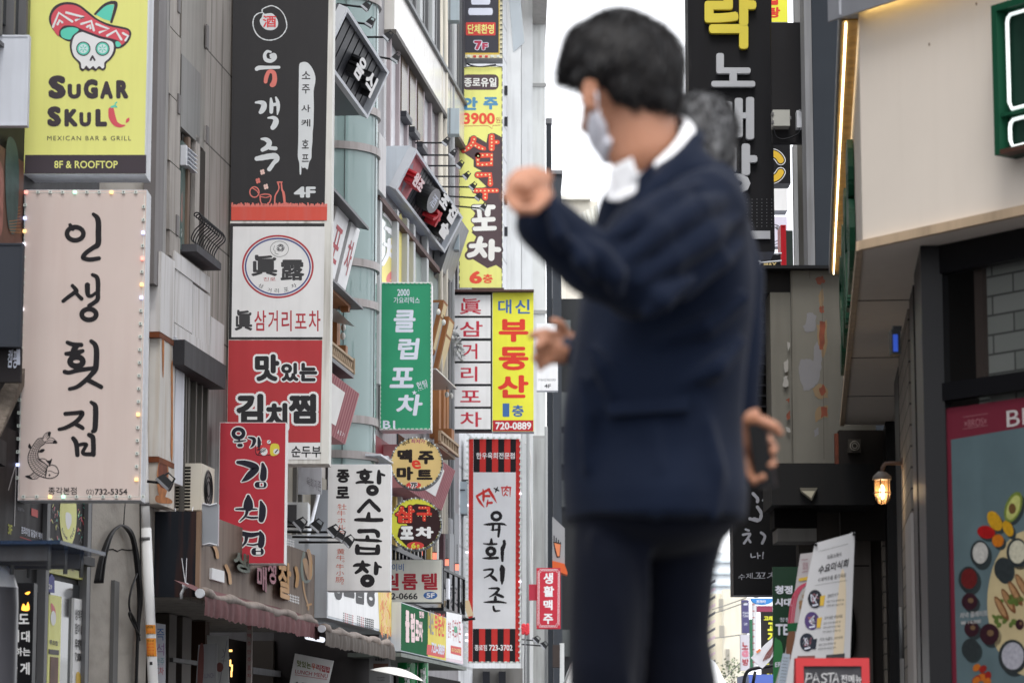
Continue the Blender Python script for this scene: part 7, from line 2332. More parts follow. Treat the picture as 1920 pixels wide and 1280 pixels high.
fr_box(m,1449,1481,206,236,YJ,0.14,mat('grey beige box',(168,168,160),rough=0.4)); fr_box(m,1447.5,1451,211,216,YJ - .01,0.05,GREYF); fr_box(m,1447.5,1451,226,231,YJ - .01,0.05,GREYF); fr_box(m,1481,1483.5,218,224,YJ - .01,0.05,GREYF)
settle(m,'junction_box','grey beige hinged box on the blank black sign back','box')
m = MB(); fr_box(m,1494,1504.5,207,239,YJ,0.1,mat('white driver box',(200,202,206)))
m.tube([P(x,y,YJ - .02) for x,y in crom([(1499,240),(1497,250),(1485,257),(1468,261),(1455,256),(1451,240)],4)],0.006,BLACKM,seg=5)
m.tube([P(x,y,YJ - .02) for x,y in crom([(1498,206),(1506,212),(1512,225),(1516,238)],4)],0.006,STEEL,seg=5)
settle(m,'driver_box','slim white lamp driver box with drooping cables on the blank black sign back','box')
# karaoke sign
s = Sign('projecting_sign','tall black karaoke sign with raised yellow and silver syllables behind the two men',(1291.5,-90,1449,472),22.5,0.4,mat('matt black face',(34,34,38),k=0.6,rough=0.55,dirt=0.05),BLACKM,rim=0.4)
t,M = s.t,s.M
KY = mat('raised yellow letter',(214,196,56),k=1.1,rough=0.35); KS = mat('raised silver letter',(176,178,182),k=1.05,rough=0.4)
for ch,b,mm in (('락',(1320,-24,1417,95),KY),('노',(1333,103,1415,166),KS),('래',(1330,185,1413,264),KS),('방',(1330,272,1419,366),KS)):
 txt(t,ch,b,KS if mm is KS else KY,M,w=0.035,ext=0.05)
s.t.box(s.x0 + 0.06,s.x1 - 0.04,s.Y - 0.03,s.Y - 0.005,P(1380,449,22.5).z,P(1380,434,22.5).z,KS)
for i in range(10):
 for j in range(9):
  blob(t,oval(1364 + i * 9.2,374 + j * 6.3,0.8,0.8,6),mat('grey dot print',(120,120,124)),M,smooth=False)
s.bracket([s.zb + 0.5,s.zt - 0.5],-0.0,0.02)
s.done()
# small signs glimpsed further along
s = Sign('projecting_sign','yellow sign with red letters at the picture top beside the karaoke sign',(1440,-80,1476,42),27,0.2,YE2,WFRAME)
txt(s.t,'감',(1440,-40,1462,10),RE5,s.M,w=0.05); txt(s.t,'탕',(1440,14,1463,34),RE5,s.M,w=0.05); s.done()
s = Sign('projecting_sign','black sign with a big cut yellow letter C below the blank black sign back',(1432,262,1482,344),26.5,0.25,mat('matt black face',(36,36,39)),STEEL,rim=0.2)
for w_,mm,o in ((19,WHITE,.004),(16,BLACKM,.007),(12,mat('mustard raised letter',(216,176,44),k=1.1),.010)):
 for a0,a1 in ((-78,-28),(28,78)):
  stroke(s.t,[(1446 + 20 * math.cos(R(a)),312 + 24 * math.sin(R(a))) for a in range(a0,a1 + 1,10)],w_,mm,s.M,off=o,smooth=False)
s.done()
s = Sign('projecting_sign','blank white sign under the black letter C sign',(1436,349,1476,395),29,0.25,WHITE,WFRAME,rim=0.4); s.done()
s = Sign('projecting_sign','white sign with a round dark ring emblem right of the karaoke sign foot',(1430,406,1476,462),31,0.2,mat('lilac white face',(206,202,216)),WFRAME)
for r in (18,13):
 stroke(s.t,oval(1450,440,r,r * 1.05,24),1.2,K2,s.M,closed=True)
txt(s.t,'DESIGN',(1453,427,1465,432),K2,s.M,w=0.02,rot=0.8); s.done()
s = Sign('projecting_sign','narrow bright red fin sign beside the round emblem sign',(1464,422,1474,500),26,0.3,None,mat('red fin',(190,26,40),k=1.0,rough=0.35)); s.done()
m = MB(); fr_box(m,1474.5,1487,432,505,27,0.5,mat('dark green panel',(48,58,54))); settle(m,'green_panel','dark green narrow panel right of the red fin sign','panel')
s = Sign('projecting_sign','low black sign with small gold capitals on the ledge of the peeling building',(1410,477,1464,506),25,0.3,None,mat('matt black face',(36,36,39)))
txt(s.t,'MAX',(1432,492,1456,501),mat('pale gold letter',(214,190,130)),s.M,w=0.05)
s.t.tube([s.M(1415,480,0.08),s.M(1464,478,0.08)],0.008,WFRAME,seg=6); s.t.tube([s.M(1418,496,0.08),s.M(1464,492,0.08)],0.008,WFRAME,seg=6)
for y in (480,496):
 s.t.ball(s.M(1418,y,0.1),0.035,WFRAME,8,6)
s.done()
# black skewer sign
s = Sign('projecting_sign','large black sign with white hand brushed syllables hanging over the far end of the street',(1374,892,1500,1115),21.5,0.3,mat('blackboard sign face',(34,34,36),k=0.9,rough=0.6),BLACKM)
t,M = s.t,s.M
BW = mat('chalk white paint',(196,198,208),k=1.0)
for q,w_ in (([(1412,925),(1420,934),(1420,940)],6),([(1430,938),(1435,932),(1438,936),(1434,940)],3),([(1414,972),(1424,974),(1427,962),(1420,950)],6),([(1406,972),(1420,976)],6), ([(1398,992),(1404,994)],4),([(1393,1002),(1406,1000),(1402,1008),(1395,1018)],4.5),([(1402,1008),(1407,1016)],4),([(1427,998),(1434,1005),(1429,1018)],5), ([(1408,1038),(1409,1044),(1416,1043)],2.4),([(1420,1036),(1421,1046)],2.4),([(1421,1041),(1425,1041)],2.2),([(1431,1035),(1430,1042)],2.4),([(1430,1045),(1430,1046)],2.4)):
 stroke(t,q,w_,BW,M,rag=0.1)
txt(t,'수제',[(1384,1076),(1411,1073),(1411,1084),(1384,1087)],BW,M,w=0.0)
txt(t,'꼬치',[(1414,1071),(1458,1071),(1458,1086),(1414,1086)],BW,M,w=0.01,shear=0.1)
s.done()
# ================================================================== standing banners and blackboard by the restaurant
g5,M = banner('standing_banner','white craft beer banner with three round labels behind the red framed blackboard',[(1528,1018),(1603,997),(1592,1290),(1471,1290)],13.6,mat('white banner film',(204,204,206),k=1.0,rough=0.45,var=0.04))
t = MB()
def bl(text,x0,y0,x1,y1,sl,m_,w=0.0,sh=0.0):
 txt(t,text,[(x0,y0),(x1,y0 - sl),(x1 - sh,y1 - sl),(x0 - sh,y1)],m_,M,w=w)
bl('브로스에서',1551,1040,1577,1048,6,K2,0.01)
bl('수요미식회',1536,1060,1592,1076,14,K2,0.02,3)
bl('수제맥주를 즐기세요',1534,1083,1587,1091,10,K2,0.0,1)
for q in ([(1536,1033),(1590,1019)],[(1528,1097),(1588,1087)]):
 stroke(t,q,0.5,G2,M)
for i,(cx,cy,col,nm) in enumerate(((1528,1122,(48,50,58),'slate label'),(1522,1163,(78,56,116),'violet label'),(1513,1203,(46,52,64),'ink label'))):
 blob(t,oval(cx,cy,13.5,17,24),mat(nm,col,k=0.95),M,smooth=False)
 for k in range(12):
  stroke(t,[(cx + random.uniform(-8,8),cy + random.uniform(-10,9)) for _ in range(3)],1.5,random.choice((LIL,G2,PKL)),M,off=.006)
 blob(t,[(cx - 5,cy + 11),(cx + 6,cy + 9),(cx + 6,cy + 12),(cx - 5,cy + 14)],LIL,M,off=.008,smooth=False)
 blob(t,[(cx + 10,cy - 5),(cx + 19,cy - 7),(cx + 16,cy + 13),(cx + 9,cy + 13)],mat('beer gold',(206,170,60)) if i < 2 else mat('ink label',(46,52,64)),M,off=.006,smooth=False)
 x0 = cx + 24
 bl(('전통면 라거','조커 골든 페일에일','위치 초콜릿 스타우트')[i],x0,cy - 8,x0 + (20,34,44)[i],cy - 2,4,K2,0.0,1)
 for j in range(2 if i != 1 else 3):
  bl(('깊은 맛과 풍부한 향','산뜻한 향이 특징인 맥주','부드럽고 진한 맛')[j],x0 - 2 - j,cy + 3 + j * 8,x0 + 30,cy + 7 + j * 8,3,G2,-0.005)
blob(t,[(1576,1075),(1586,1100),(1580,1235),(1562,1235)],mat('watercolour cream',(222,206,178),k=1.0),M,off=.001)
blob(t,[(1495,1229),(1528,1228),(1527,1236),(1494,1238)],mat('dull red print',(120,70,66)),M,off=.004,smooth=False)
blob(t,[(1549,1227),(1584,1224),(1583,1236),(1548,1237)],G2,M,off=.004,smooth=False)
t.build('lettering',g5,recalc=False)
m = MB()
for x,y in ((1529.5,1021),(1600.5,1001)):
 m.ball(M(x,y,0.01),0.008,BLACKM,8,6)
m.build('corner_hook',g5)
g5,M = banner('standing_banner','pink and white food banner with a noodle bowl behind the craft beer banner',[(1501,1038),(1560,1030),(1530,1290),(1462,1290)],14.6,mat('pinkish banner film',(196,190,192),k=0.95))
t = MB()
stroke(t,[(1500,1086),(1522,1082)],6,mat('beer gold',(206,170,60)),M)
for k in range(4):
 stroke(t,[(1478 + k * 3,1170),(1484 + k * 3,1125),(1496 + k * 2.5,1102),(1512 + k * 2,1092)],2.2,mat('poster pink red',(190,72,96)),M)
blob(t,oval(1512,1140,14,36,20),mat('cream print',(206,200,190)),M,off=.007,smooth=False)
for i in range(8):
 fx = random.uniform(1500,1512); fy = random.uniform(1115,1160)
 blob(t,oval(fx,fy,4,5,10),mat('bread crust print',(176,136,96)),M,off=.010,smooth=False)
stroke(t,[(1503,1049),(1514,1048)],1.0,PKL,M); stroke(t,[(1504,1072),(1514,1070)],1.0,PKL,M)
for k in range(4):
 stroke(t,[(1506 + k * 2.6,1054),(1506 + k * 2.6,1067)],1.0,PKL,M)
blob(t,[(1476,1168),(1500,1166),(1498,1182),(1476,1183)],mat('deep green panel',(52,108,74)),M,off=.012,smooth=False)
blob(t,[(1478,1184),(1490,1184),(1488,1230),(1474,1228)],mat('bread brown',(112,72,48)),M,off=.010)
t.build('lettering',g5,recalc=False)
g5,M = banner('standing_banner','dark green beer banner with white syllables left of the craft beer banner',[(1448,1062),(1505,1062),(1500,1290),(1450,1290)],15.8,mat('forest green film',(34,62,46),k=0.95,rough=0.35))
t = MB()
txt(t,'청정',[(1453,1097),(1486,1097),(1486,1113),(1453,1113)],LIL,M,w=0.05); txt(t,'시대',[(1453,1121),(1484,1121),(1484,1136),(1453,1136)],LIL,M,w=0.05)
txt(t,'청정',[(1462,1157),(1480,1157),(1480,1165),(1462,1165)],LIL,M,w=0.0); txt(t,'TERRA',[(1454,1169),(1520,1169),(1520,1190),(1454,1190)],LIL,M,w=0.03)
blob(t,[(1452,1202),(1458,1198),(1466,1206),(1468,1240),(1464,1290),(1450,1290)],mat('bottle green print',(40,124,66),k=0.95),M)
txt(t,'ERRA',[(1453,1241),(1480,1238),(1480,1247),(1453,1250)],LIL,M,w=0.03,off=.009)
t.build('lettering',g5,recalc=False)
g5,M = banner('standing_banner','small pale blue menu sheet leaning between the green banner and the craft beer banner',[(1468,1224),(1482,1226),(1472,1290),(1456,1290)],14.2,mat('pale blue sheet',(170,182,196)))
t = MB()
for i in range(9):
 stroke(t,[(1468 - i * .8,1232 + i * 6),(1478 - i * .8,1233 + i * 6)],0.7,G2,M)
t.build('lettering',g5,recalc=False)
# blackboard
gk = thing('blackboard','red framed blackboard stand chalked with pasta menu in front of the craft beer banner','blackboard',(P(1560,1300,12.2).x,12.2,0))
q = [P(x,y,12.2) for x,y in ((1491,1233),(1629,1233))]
z1 = q[0].z; x0,x1 = q[0].x,q[1].x
RDW = mat('red painted wood',(196,50,54),k=1.0,rough=0.5,dirt=0.1,dirtcol=(130,40,40))
m = MB(); w_ = 0.035
for a,b,c,d in ((x0,x1,z1 - w_,z1),(x0,x0 + w_,0.0,z1 - w_),(x1 - w_,x1,0.0,z1 - w_),(x0 + w_,x1 - w_,0.18,0.18 + w_)):
 m.box(a,b,12.185,12.215,c,d,RDW)
for x in (x0,x1 - w_):
 m.hexa([(x,12.22,z1),(x + w_,12.22,z1),(x + w_,12.25,z1),(x,12.25,z1)],[(x,12.6,0),(x + w_,12.6,0),(x + w_,12.63,0),(x,12.63,0)],RDW)
m.build('frame',gk)
MB().box(x0 + w_,x1 - w_,12.195,12.21,0.18 + w_,z1 - w_,mat('slate board',(72,72,76),k=0.85,rough=0.85,dirt=0.35,dirtcol=(104,104,108),streak=False)).build('board',gk)
t = MB(); M = lambda px,py,off=0.0:P(px,py,12.193 - off)
CHK = mat('chalk',(226,226,226),k=1.0)
for q in ([(1510,1279),(1514,1262)],[(1512,1262),(1521,1262),(1522,1270),(1513,1272)],[(1524,1279),(1530,1261),(1536,1279)],[(1526,1273),(1534,1273)],[(1551,1264),(1544,1262),(1541,1267),(1549,1273),(1546,1279),(1540,1278)],[(1552,1262),(1564,1261)],[(1558,1262),(1557,1279)],[(1562,1279),(1568,1261),(1572,1279)],[(1564,1273),(1571,1273)]):
 stroke(t,q,1.5,CHK,M,rag=0.15,smooth=len(q) > 4)
txt(t,'전메뉴',(1577,1264,1616,1280),CHK,M,w=0.0)
t.build('lettering',gk,recalc=False)
# ================================================================== far end of the street
g = thing('far_white_tower','pale white office block at the far end of the street','building',P(1345,1400,95))
m = MB(); fr_box(m,1300,1374,1035,1400,95,6,mat('far white panel',(224,230,234),k=1.0),base=0); m.build('wall',g)
m = MB()
for y in (1050,1072,1094,1116):
 fr_box(m,1300,1374.5,y,y + 4,94.9,0.09,mat('far grey band',(186,196,202)))
m.build('window_band',g)
g = thing('far_cream_block','cream stepped apartment block at the far end of the street','building',P(1370,1400,85))
m = MB(); FCR = mat('far cream wall',(228,222,204),k=1.0,dirt=0.1)
fr_box(m,1300,1360,1112,1400,85,5,FCR,base=0); fr_box(m,1358,1402,1104,1400,84,5,FCR,base=0); m.build('wall',g)
m = MB()
for x0,x1,y0,y1 in ((1348,1356,1122,1146),(1349,1358,1172,1195),(1361,1368,1216,1252)):
 fr_box(m,x0,x1,y0,y1,83.9,0.09,mat('far dim window',(150,146,136)))
m.build('window',g)
g = thing('sign_column','column of slanted striped signs on the facade just right of the standing man','sign',P(1340,1280,60))
m = MB()
for i in range(14):
 y = 1085 + i * 15
 q = [P(x,yy,60) for x,yy in ((1320,y + 12),(1341,y),(1341,y + 5),(1320,y + 17))]
 m.prism(q,(0,0.2,0),mat(('far charcoal','far pink')[i % 2],((92,92,100),(214,190,204))[i % 2]))
m.build('panel',g)
def far_sign(label,rect,Y,col,nm,items=(),rim=None):
 s = Sign('projecting_sign',label,rect,Y,0.25,None,mat(nm,col,k=1.05))
 for text,b,mm,w_ in items:
  txt(s.t,text,b,mm,s.M,w=w_)
 s.done()
 return s
far_sign('far purple and teal vertical sign left of the white and green strips',(1391.5,1124,1404.5,1186),62,(84,80,126),'far purple',(('1',(1394,1130,1402,1134),LIL,0),('Nail',(1393,1146,1403,1150),LIL,.02),('Club',(1393,1151,1403,1156),LIL,.02),('2',(1394,1167,1402,1171),LIL,0)))
far_sign('far white karaoke sign with red syllables and a pink spiral',(1389,1189,1405,1256),60,(214,212,222),'far lilac white',(('노',(1391,1203,1403,1217),R2,.03),('@',(1391,1218,1404,1231),mat('pink spiral',(222,120,146)),.03),('방',(1392,1234,1404,1247),R2,.03)))
far_sign('far green sign strip edged with lamps',(1407,1160,1412.5,1256),58,(48,120,84),'far green')
s = far_sign('far white sign strip with red ticks',(1412.8,1128,1419,1256),57,(222,222,226),'far white',tuple(('-',(1411,1132 + i * 12,1415,1133.5 + i * 12),R2,.02) for i in range(10)))
s = far_sign('far black sign with bold yellow syllables beside the green banner',(1429,1146,1462,1290),48,(44,42,42),'far black',(('고래',(1432,1154,1450,1163),YE2,.05),('고',(1439,1166,1453,1182),YE2,.06),('기',(1439,1184,1453,1202),YE2,.06),('여',(1433,1243,1442,1250),YE2,.05),('B1',(1438,1262,1447,1270),YE2,.03)))
s = far_sign('far red and grey shop sign behind the black and yellow sign',(1419,1135,1449,1146),58,(150,60,90),'far magenta')
m = MB(); q = [P(1430 + 22 * math.cos(a),1121 + 12 * math.sin(a),46) for a in [math.pi * i / 20 for i in range(21)]]
m.prism(q,(0,0.15,0),mat('far sky blue',(62,140,214),k=1.05)); so_ = settle(m,'half_oval_sign','far bright blue half oval sign under the stacked white bars','sign')
t = MB(); txt(t,'프라자',(1418,1124,1436,1130),WHITE,lambda x,y,o=0:P(x,y,45.99 - o),w=.03); t.build('lettering',so_,recalc=False)
m = MB()
for i in range(6):
 fr_box(m,1402 + i * 2.4,1450,1088 + i * 5.2,1090.6 + i * 5.2,44,0.3,mat('far white bar',(220,220,222)))
 a = P(1408 + i * 2,1091 + i * 5,44)
 m.ball(a,(0.07,0.1,0.035),mat('far bar knob',(170,170,172)),8,6)
settle(m,'stacked_bars','stack of far white horizontal bars below the black brushed sign','bars')
m = MB(); q = [P(x,y,30) for x,y in ((1450,1194),(1436,1206),(1420,1222),(1408,1232),(1422,1247),(1430,1252),(1442,1240),(1452,1226))]
m.prism(q,(0,0.05,0),mat('crumpled white vinyl',(214,214,220),rough=0.4,var=0.12,scale=4)); fl = settle(m,'folded_banner','crumpled white folded banner with dark red stripes left of the green banner','banner')
t = MB(); MM = lambda x,y,o=0:P(x,y,29.99 - o)
for k in range(5):
 stroke(t,[(1431 + k * 3,1238 - k * 1.5),(1438 + k * 3,1224 - k * 2),(1449,1210 - k * 1.2)],1.6,mat('dull red print',(120,70,66)),MM)
blob(t,[(1417,1221),(1424,1214),(1427,1219),(1420,1224)],mat('orange print',(232,138,92)),MM,smooth=False)
t.build('stripes',fl,recalc=False)
# overhead wires in the gap
m = MB()
for y0,y1 in ((1142,1120),(1150,1128),(1196,1188),(1290,1230)):
 m.tube([P(1335,y0,70),P(1360,y0 - (y0 - y1) * .35,66),P(1400,y1,60)],0.012,mat('far wire',(120,122,124)),seg=5)
settle(m,'overhead_wires','thin overhead wires across the far end of the street','wires')
# small far tree
gt = thing('tree','small loose green street tree before the far cream block','tree',P(1380,1400,70) * 1.0)
bx,by = P(1378,1300,70).x,70
gt.location = (bx,by,0)
BARK = mat('bark',(96,84,72),k=0.9,rough=0.9)
m = MB(); m.tube([(bx,by,0),(bx + .05,by,1.0),(bx,by,2.2)],[0.08,0.06,0.02],BARK)
for k in range(7):
 a = k * 0.9
 m.tube([(bx,by,0.9 + k * .15),(bx + .5 * math.cos(a),by + .4 * math.sin(a),1.5 + k * .15)],[0.03,0.01],BARK,seg=5)
m.build('trunk',gt)
m = MB()
lf = [mat('leaf light',(142,164,112),k=0.6),mat('leaf mid',(104,130,88),k=0.6),mat('leaf dark',(76,100,68),k=0.6)]
cl = [(random.gauss(0,.32),random.gauss(0,.3),random.uniform(1.0,2.75)) for _ in range(26)]
for c in cl:
 for _ in range(26):
  p = Vector((bx + c[0] + random.gauss(0,.11),by + c[1] + random.gauss(0,.11),c[2] + random.gauss(0,.09)))
  a = Vector((random.gauss(0,1),random.gauss(0,1),random.gauss(0,1))).normalized() * 0.045
  b = Vector((random.gauss(0,1),random.gauss(0,1),random.gauss(0,1))).normalized() * 0.028
  m.poly([p - a,p + b,p + a,p - b],random.choice(lf))
m.build('crown',gt,recalc=False)
# ================================================================== vehicles
def car_shell(name,label,x,Y,body,w=1.78,h=1.46,length=4.3):
 g = thing(name,label,'car',(x,Y + length / 2,0))
 prof = [(0,.32),(0.02,.62),(0.12,.80),(1.05,.95),(1.78,h - .05),(2.1,h),(3.2,h),(3.7,h - .12),(4.2,1.0),(4.3,.75),(4.3,.32)]
 def sect(y,z):
  t_ = max(0,(z - .9) / (h - .9))
  return w / 2 * (1 - .22 * t_)
 m = MB()
 Ls = [Vector((x - sect(y,z),Y + y,z)) for y,z in prof]; Rs = [Vector((x + sect(y,z),Y + y,z)) for y,z in prof]
 n = len(prof)
 m.add(Ls + Rs,[list(range(n)),list(range(n,2 * n))[::-1]] + [[i,(i + 1) % n,n + (i + 1) % n,n + i] for i in range(n)],body)
 o = m.build('body',g)
 bv = o.modifiers.new('soft','BEVEL'); bv.width = 0.06; bv.segments = 3
 m = MB()
 f = lambda s_,y,z,o_=0.012:Vector((x + s_ * sect(y,z),Y + y,z)) + Vector((0,-o_ * .8,o_))
 m.poly([f(-.86,1.15,.99),f(.86,1.15,.99),f(.9,1.74,h - .1),f(-.9,1.74,h - .1)],mat('dark car glass',(40,46,50),k=0.8,rough=0.04,spec=0.9)); m.build('windscreen',g)
 m = MB()
 for s_ in (-1,1):
  c = [Vector((x + s_ * (sect(0,zz) + .004),Y + yy,zz)) for yy,zz in ((1.35,1.0),(3.75,1.0),(3.35,h - .12),(1.95,h - .12))]
  m.poly(c,mat('dark car glass',(40,46,50)))
 m.build('side_window',g)
 for yy in (.8,3.5):
  for s_ in (-1,1):
   m = MB(); m.tube([(x + s_ * (w / 2 - .2),Y + yy,.32),(x + s_ * (w / 2 + .01),Y + yy,.32)],.32,mat('tyre',(32,32,33),rough=0.9),seg=24); o = m.build('wheel',g)
   m = MB(); m.tube([(x + s_ * (w / 2 + .0),Y + yy,.32),(x + s_ * (w / 2 + .02),Y + yy,.32)],.2,STEEL,seg=20); m.build('rim',o)
 for s_ in (-1,1):
  m = MB(); m.ball((x + s_ * .66,Y + .06,.68),(.16,.06,.07),mat('headlamp',(220,222,226),rough=0.15)); m.build('headlight',g)
  m = MB(); m.ball((x + s_ * (w / 2 + .06),Y + 1.4,1.02),(.09,.06,.07),body,12,8); m.build('mirror',g)
 m = MB()
 for s_ in (-1,1):
  m.tube([(x + s_ * .58,Y + 2.1,h + .03),(x + s_ * .58,Y + 3.2,h + .03)],.018,BLACKM)
 m.build('roof_rail',g)
 return g
pc = P(1210,1280,27.6)
car_shell('parked_car','white car with dark windows half hidden behind the legs of the standing men',pc.x,26.0,mat('white car paint',(222,224,226),rough=0.2,spec=0.7),w=1.78,h=1.47)
# blue truck whose cab roof peeps over the frame's foot
gt = thing('parked_truck','small blue truck with a black windscreen frame by the far signs','truck',(P(1440,1280,33).x,34,0))
xb = P(1400,1270,32).x
BT = mat('blue truck paint',(44,76,160),k=1.0,rough=0.3)
zr = P(1420,1262,32).z
m = MB(); m.prism([(xb + .05,32.0,.4),(xb + .05,32.0,1.0),(xb + .05,32.35,zr),(xb + .05,34.0,zr + .01),(xb + .05,34.0,.4)],(1.7,0,0),BT); o = m.build('cab',gt)
m = MB(); m.poly([(xb + .15,31.985,1.02),(xb + 1.6,31.985,1.02),(xb + 1.55,32.32,zr - .05),(xb + .2,32.32,zr - .05)],mat('dark car glass',(40,46,50))); m.build('windscreen',gt)
m = MB(); m.tube([P(x,y,31.8) for x,y in crom([(1394,1285),(1398,1264),(1408,1254),(1430,1250),(1455,1246)],4)],0.02,BLACKM); m.tube([P(x,y,31.8) for x,y in [(1411,1285),(1416,1258)]],0.018,BLACKM); m.build('roof_rack',gt)
m = MB(); m.box(xb,xb + 1.8,34.05,36.5,.6,1.0,BT); m.build('cargo_bed',gt)
for yy in (32.6,35.6):
 for xx in (xb + .1,xb + 1.6):
  m = MB(); m.tube([(xx,yy,.3),(xx + .16,yy,.3)],.3,mat('tyre',(32,32,33)),seg=20); m.build('wheel',gt)
  # ================================================================== people
from mathutils import noise as mn
def solid(mb,name,parent,voxel,smooth=4,m=None,rough=0.0,rscale=14.0):
 """welds overlapping closed volumes into one continuous surface"""
 o = mb.build(name,parent)
 r = o.modifiers.new('weld','REMESH'); r.mode = 'VOXEL'; r.voxel_size = voxel
 s_ = o.modifiers.new('soft','SMOOTH'); s_.factor = 0.5; s_.iterations = smooth
 bpy.context.view_layer.update()
 dg = bpy.context.evaluated_depsgraph_get()
 me = bpy.data.meshes.new_from_object(o.evaluated_get(dg))
 old = o.data
 o.modifiers.clear()
 o.data = me
 me.name = name
 bpy.data.meshes.remove(old)
 if rough:
  ns = [v.normal.copy() for v in me.vertices]
  for v,n in zip(me.vertices,ns):
   p = v.co + parent.location
   q = mn.noise(Vector((p.x * rscale,p.y * rscale,p.z * rscale * 0.6)))
   v.co += n * rough * q
 me.materials.clear()
 for k in mb.mats if m is None else [m]:
  me.materials.append(k)
 me.polygons.foreach_set('use_smooth',[True] * len(me.polygons))
 me.update()
 return o
def limb(mb,pts,rs,m,seg=18):
 mb.tube(pts,rs,m,seg=seg)
 for p,r in zip(pts,rs):
  mb.ball(p,r * 0.995,m,16,10)
def fabric(name,rgb,k=1.0):
 if name in _mc:
  return _mc[name]
 mt = mat(name,rgb,k=k,rough=0.8,var=0.12,scale=9,spec=0.08)
 t = mt.node_tree; b = t.nodes['Principled BSDF']
 b.inputs['Sheen Weight'].default_value = 0.06
 ge = t.nodes.new('ShaderNodeNewGeometry'); w = t.nodes.new('ShaderNodeTexNoise'); w.inputs['Scale'].default_value = 900
 bp = t.nodes.new('ShaderNodeBump'); bp.inputs['Strength'].default_value = 0.2; bp.inputs['Distance'].default_value = 0.001
 t.links.new(ge.outputs['Position'],w.inputs[0]); t.links.new(w.outputs[0],bp.inputs['Height']); t.links.new(bp.outputs[0],b.inputs['Normal'])
 return mt
def hairm(name,c0,c1):
 mt = bpy.data.materials.new(name); mt.use_nodes = True
 t = mt.node_tree; b = t.nodes['Principled BSDF']
 ge = t.nodes.new('ShaderNodeNewGeometry'); mp = t.nodes.new('ShaderNodeMapping'); mp.inputs['Scale'].default_value = (260,260,22)
 n = t.nodes.new('ShaderNodeTexNoise'); n.inputs['Scale'].default_value = 1; n.inputs['Detail'].default_value = 3
 r = t.nodes.new('ShaderNodeValToRGB'); r.color_ramp.elements[0].color = (*c0,1); r.color_ramp.elements[1].color = (*c1,1); r.color_ramp.elements[0].position = .35; r.color_ramp.elements[1].position = .7
 t.links.new(ge.outputs['Position'],mp.inputs[0]); t.links.new(mp.outputs[0],n.inputs[0]); t.links.new(n.outputs[0],r.inputs[0]); t.links.new(r.outputs[0],b.inputs['Base Color'])
 bp = t.nodes.new('ShaderNodeBump'); bp.inputs['Strength'].default_value = .5; bp.inputs['Distance'].default_value = .004
 t.links.new(n.outputs[0],bp.inputs['Height']); t.links.new(bp.outputs[0],b.inputs['Normal'])
 b.inputs['Roughness'].default_value = .5; b.inputs['Specular IOR Level'].default_value = .25
 return mt
SKIN = mat('skin',(200,140,108),k=0.66,rough=0.55,var=0.06,scale=12)
b_ = SKIN.node_tree.nodes['Principled BSDF']; b_.inputs['Subsurface Weight'].default_value = 0.12; b_.inputs['Subsurface Radius'].default_value = (.02,.008,.004); b_.inputs['Subsurface Scale'].default_value = .5
SUIT = fabric('navy wool',(38,54,86),k=0.21)
TROU = fabric('dark navy wool',(32,42,70),k=0.13)
SHIRT = fabric('white cotton',(226,226,236),k=1.1)
MASK = fabric('white mask fabric',(214,214,222),k=1.0)
HAIRB = hairm('black hair',(0.004,0.004,0.005),(0.016,0.015,0.016))
HAIRG = hairm('grey hair',(0.015,0.015,0.016),(0.17,0.17,0.175))
SHOE = mat('black leather',(28,26,26),rough=0.3)
def finger(mb,pts,r,m=SKIN):
 limb(mb,pts,[r,r * .95,r * .88,r * .75][:len(pts)],m,10)
 # ---- the man with the raised fist
Y1 = 4.55
def A(px,py,dy=0.0):
 return P(px,py,Y1 + dy)
def mm(n):
 return n * Y1 / F
man = thing('person','black haired man in a navy suit seen from behind, left fist raised, white mask','person',(A(1225,1990).x,Y1,0))
# body: head, neck, torso core, both arms and hands, legs - one skin surface
m = MB()
def hb(px,py,rx,ry,rz,dy=0.0):
 m.ball(A(px,py,dy),(mm(rx),ry,mm(rz)),SKIN,24,16)
hb(1180,150,94,0.078,108)
hb(1149,208,52,0.065,70,0.015); hb(1215,196,58,0.07,40)
hb(1150,262,34,0.05,38,0.03)
hb(1112,215,22,0.05,40,0.035)
hb(1100,238,14,0.02,16,0.055) # nose side, under the mask
limb(m,[A(1236,380,.02),A(1208,285),A(1194,215)],[mm(50),mm(70),mm(72)],SKIN)
limb(m,[A(1270,400),A(1245,620),A(1230,900)],[0.07,0.09,0.08],SKIN)
# left arm (raised)
SH,EL,WR = A(1318,385,-0.10),A(1150,535,-0.22),A(1012,408,-0.30)
limb(m,[SH,EL,WR],[0.04,0.034,0.028],SKIN)
# right arm, bent in front of the body on its far side
limb(m,[A(1180,400,0.12),A(1130,640,0.15),A(1160,760,0.10)],[0.04,0.034,0.028],SKIN)
limb(m,[A(1160,760,0.10),A(1172,830,0.08)],[0.03,0.034],SKIN)
for k in range(4):
 finger(m,[A(1165 + k * 4,835,0.05 + k * .02),A(1166 + k * 4,880,0.05 + k * .02),A(1172 + k * 4,910,0.055 + k * .02)],0.0085)
finger(m,[A(1155,800,0.07),A(1140,840,0.06),A(1145,862,0.06)],0.009)
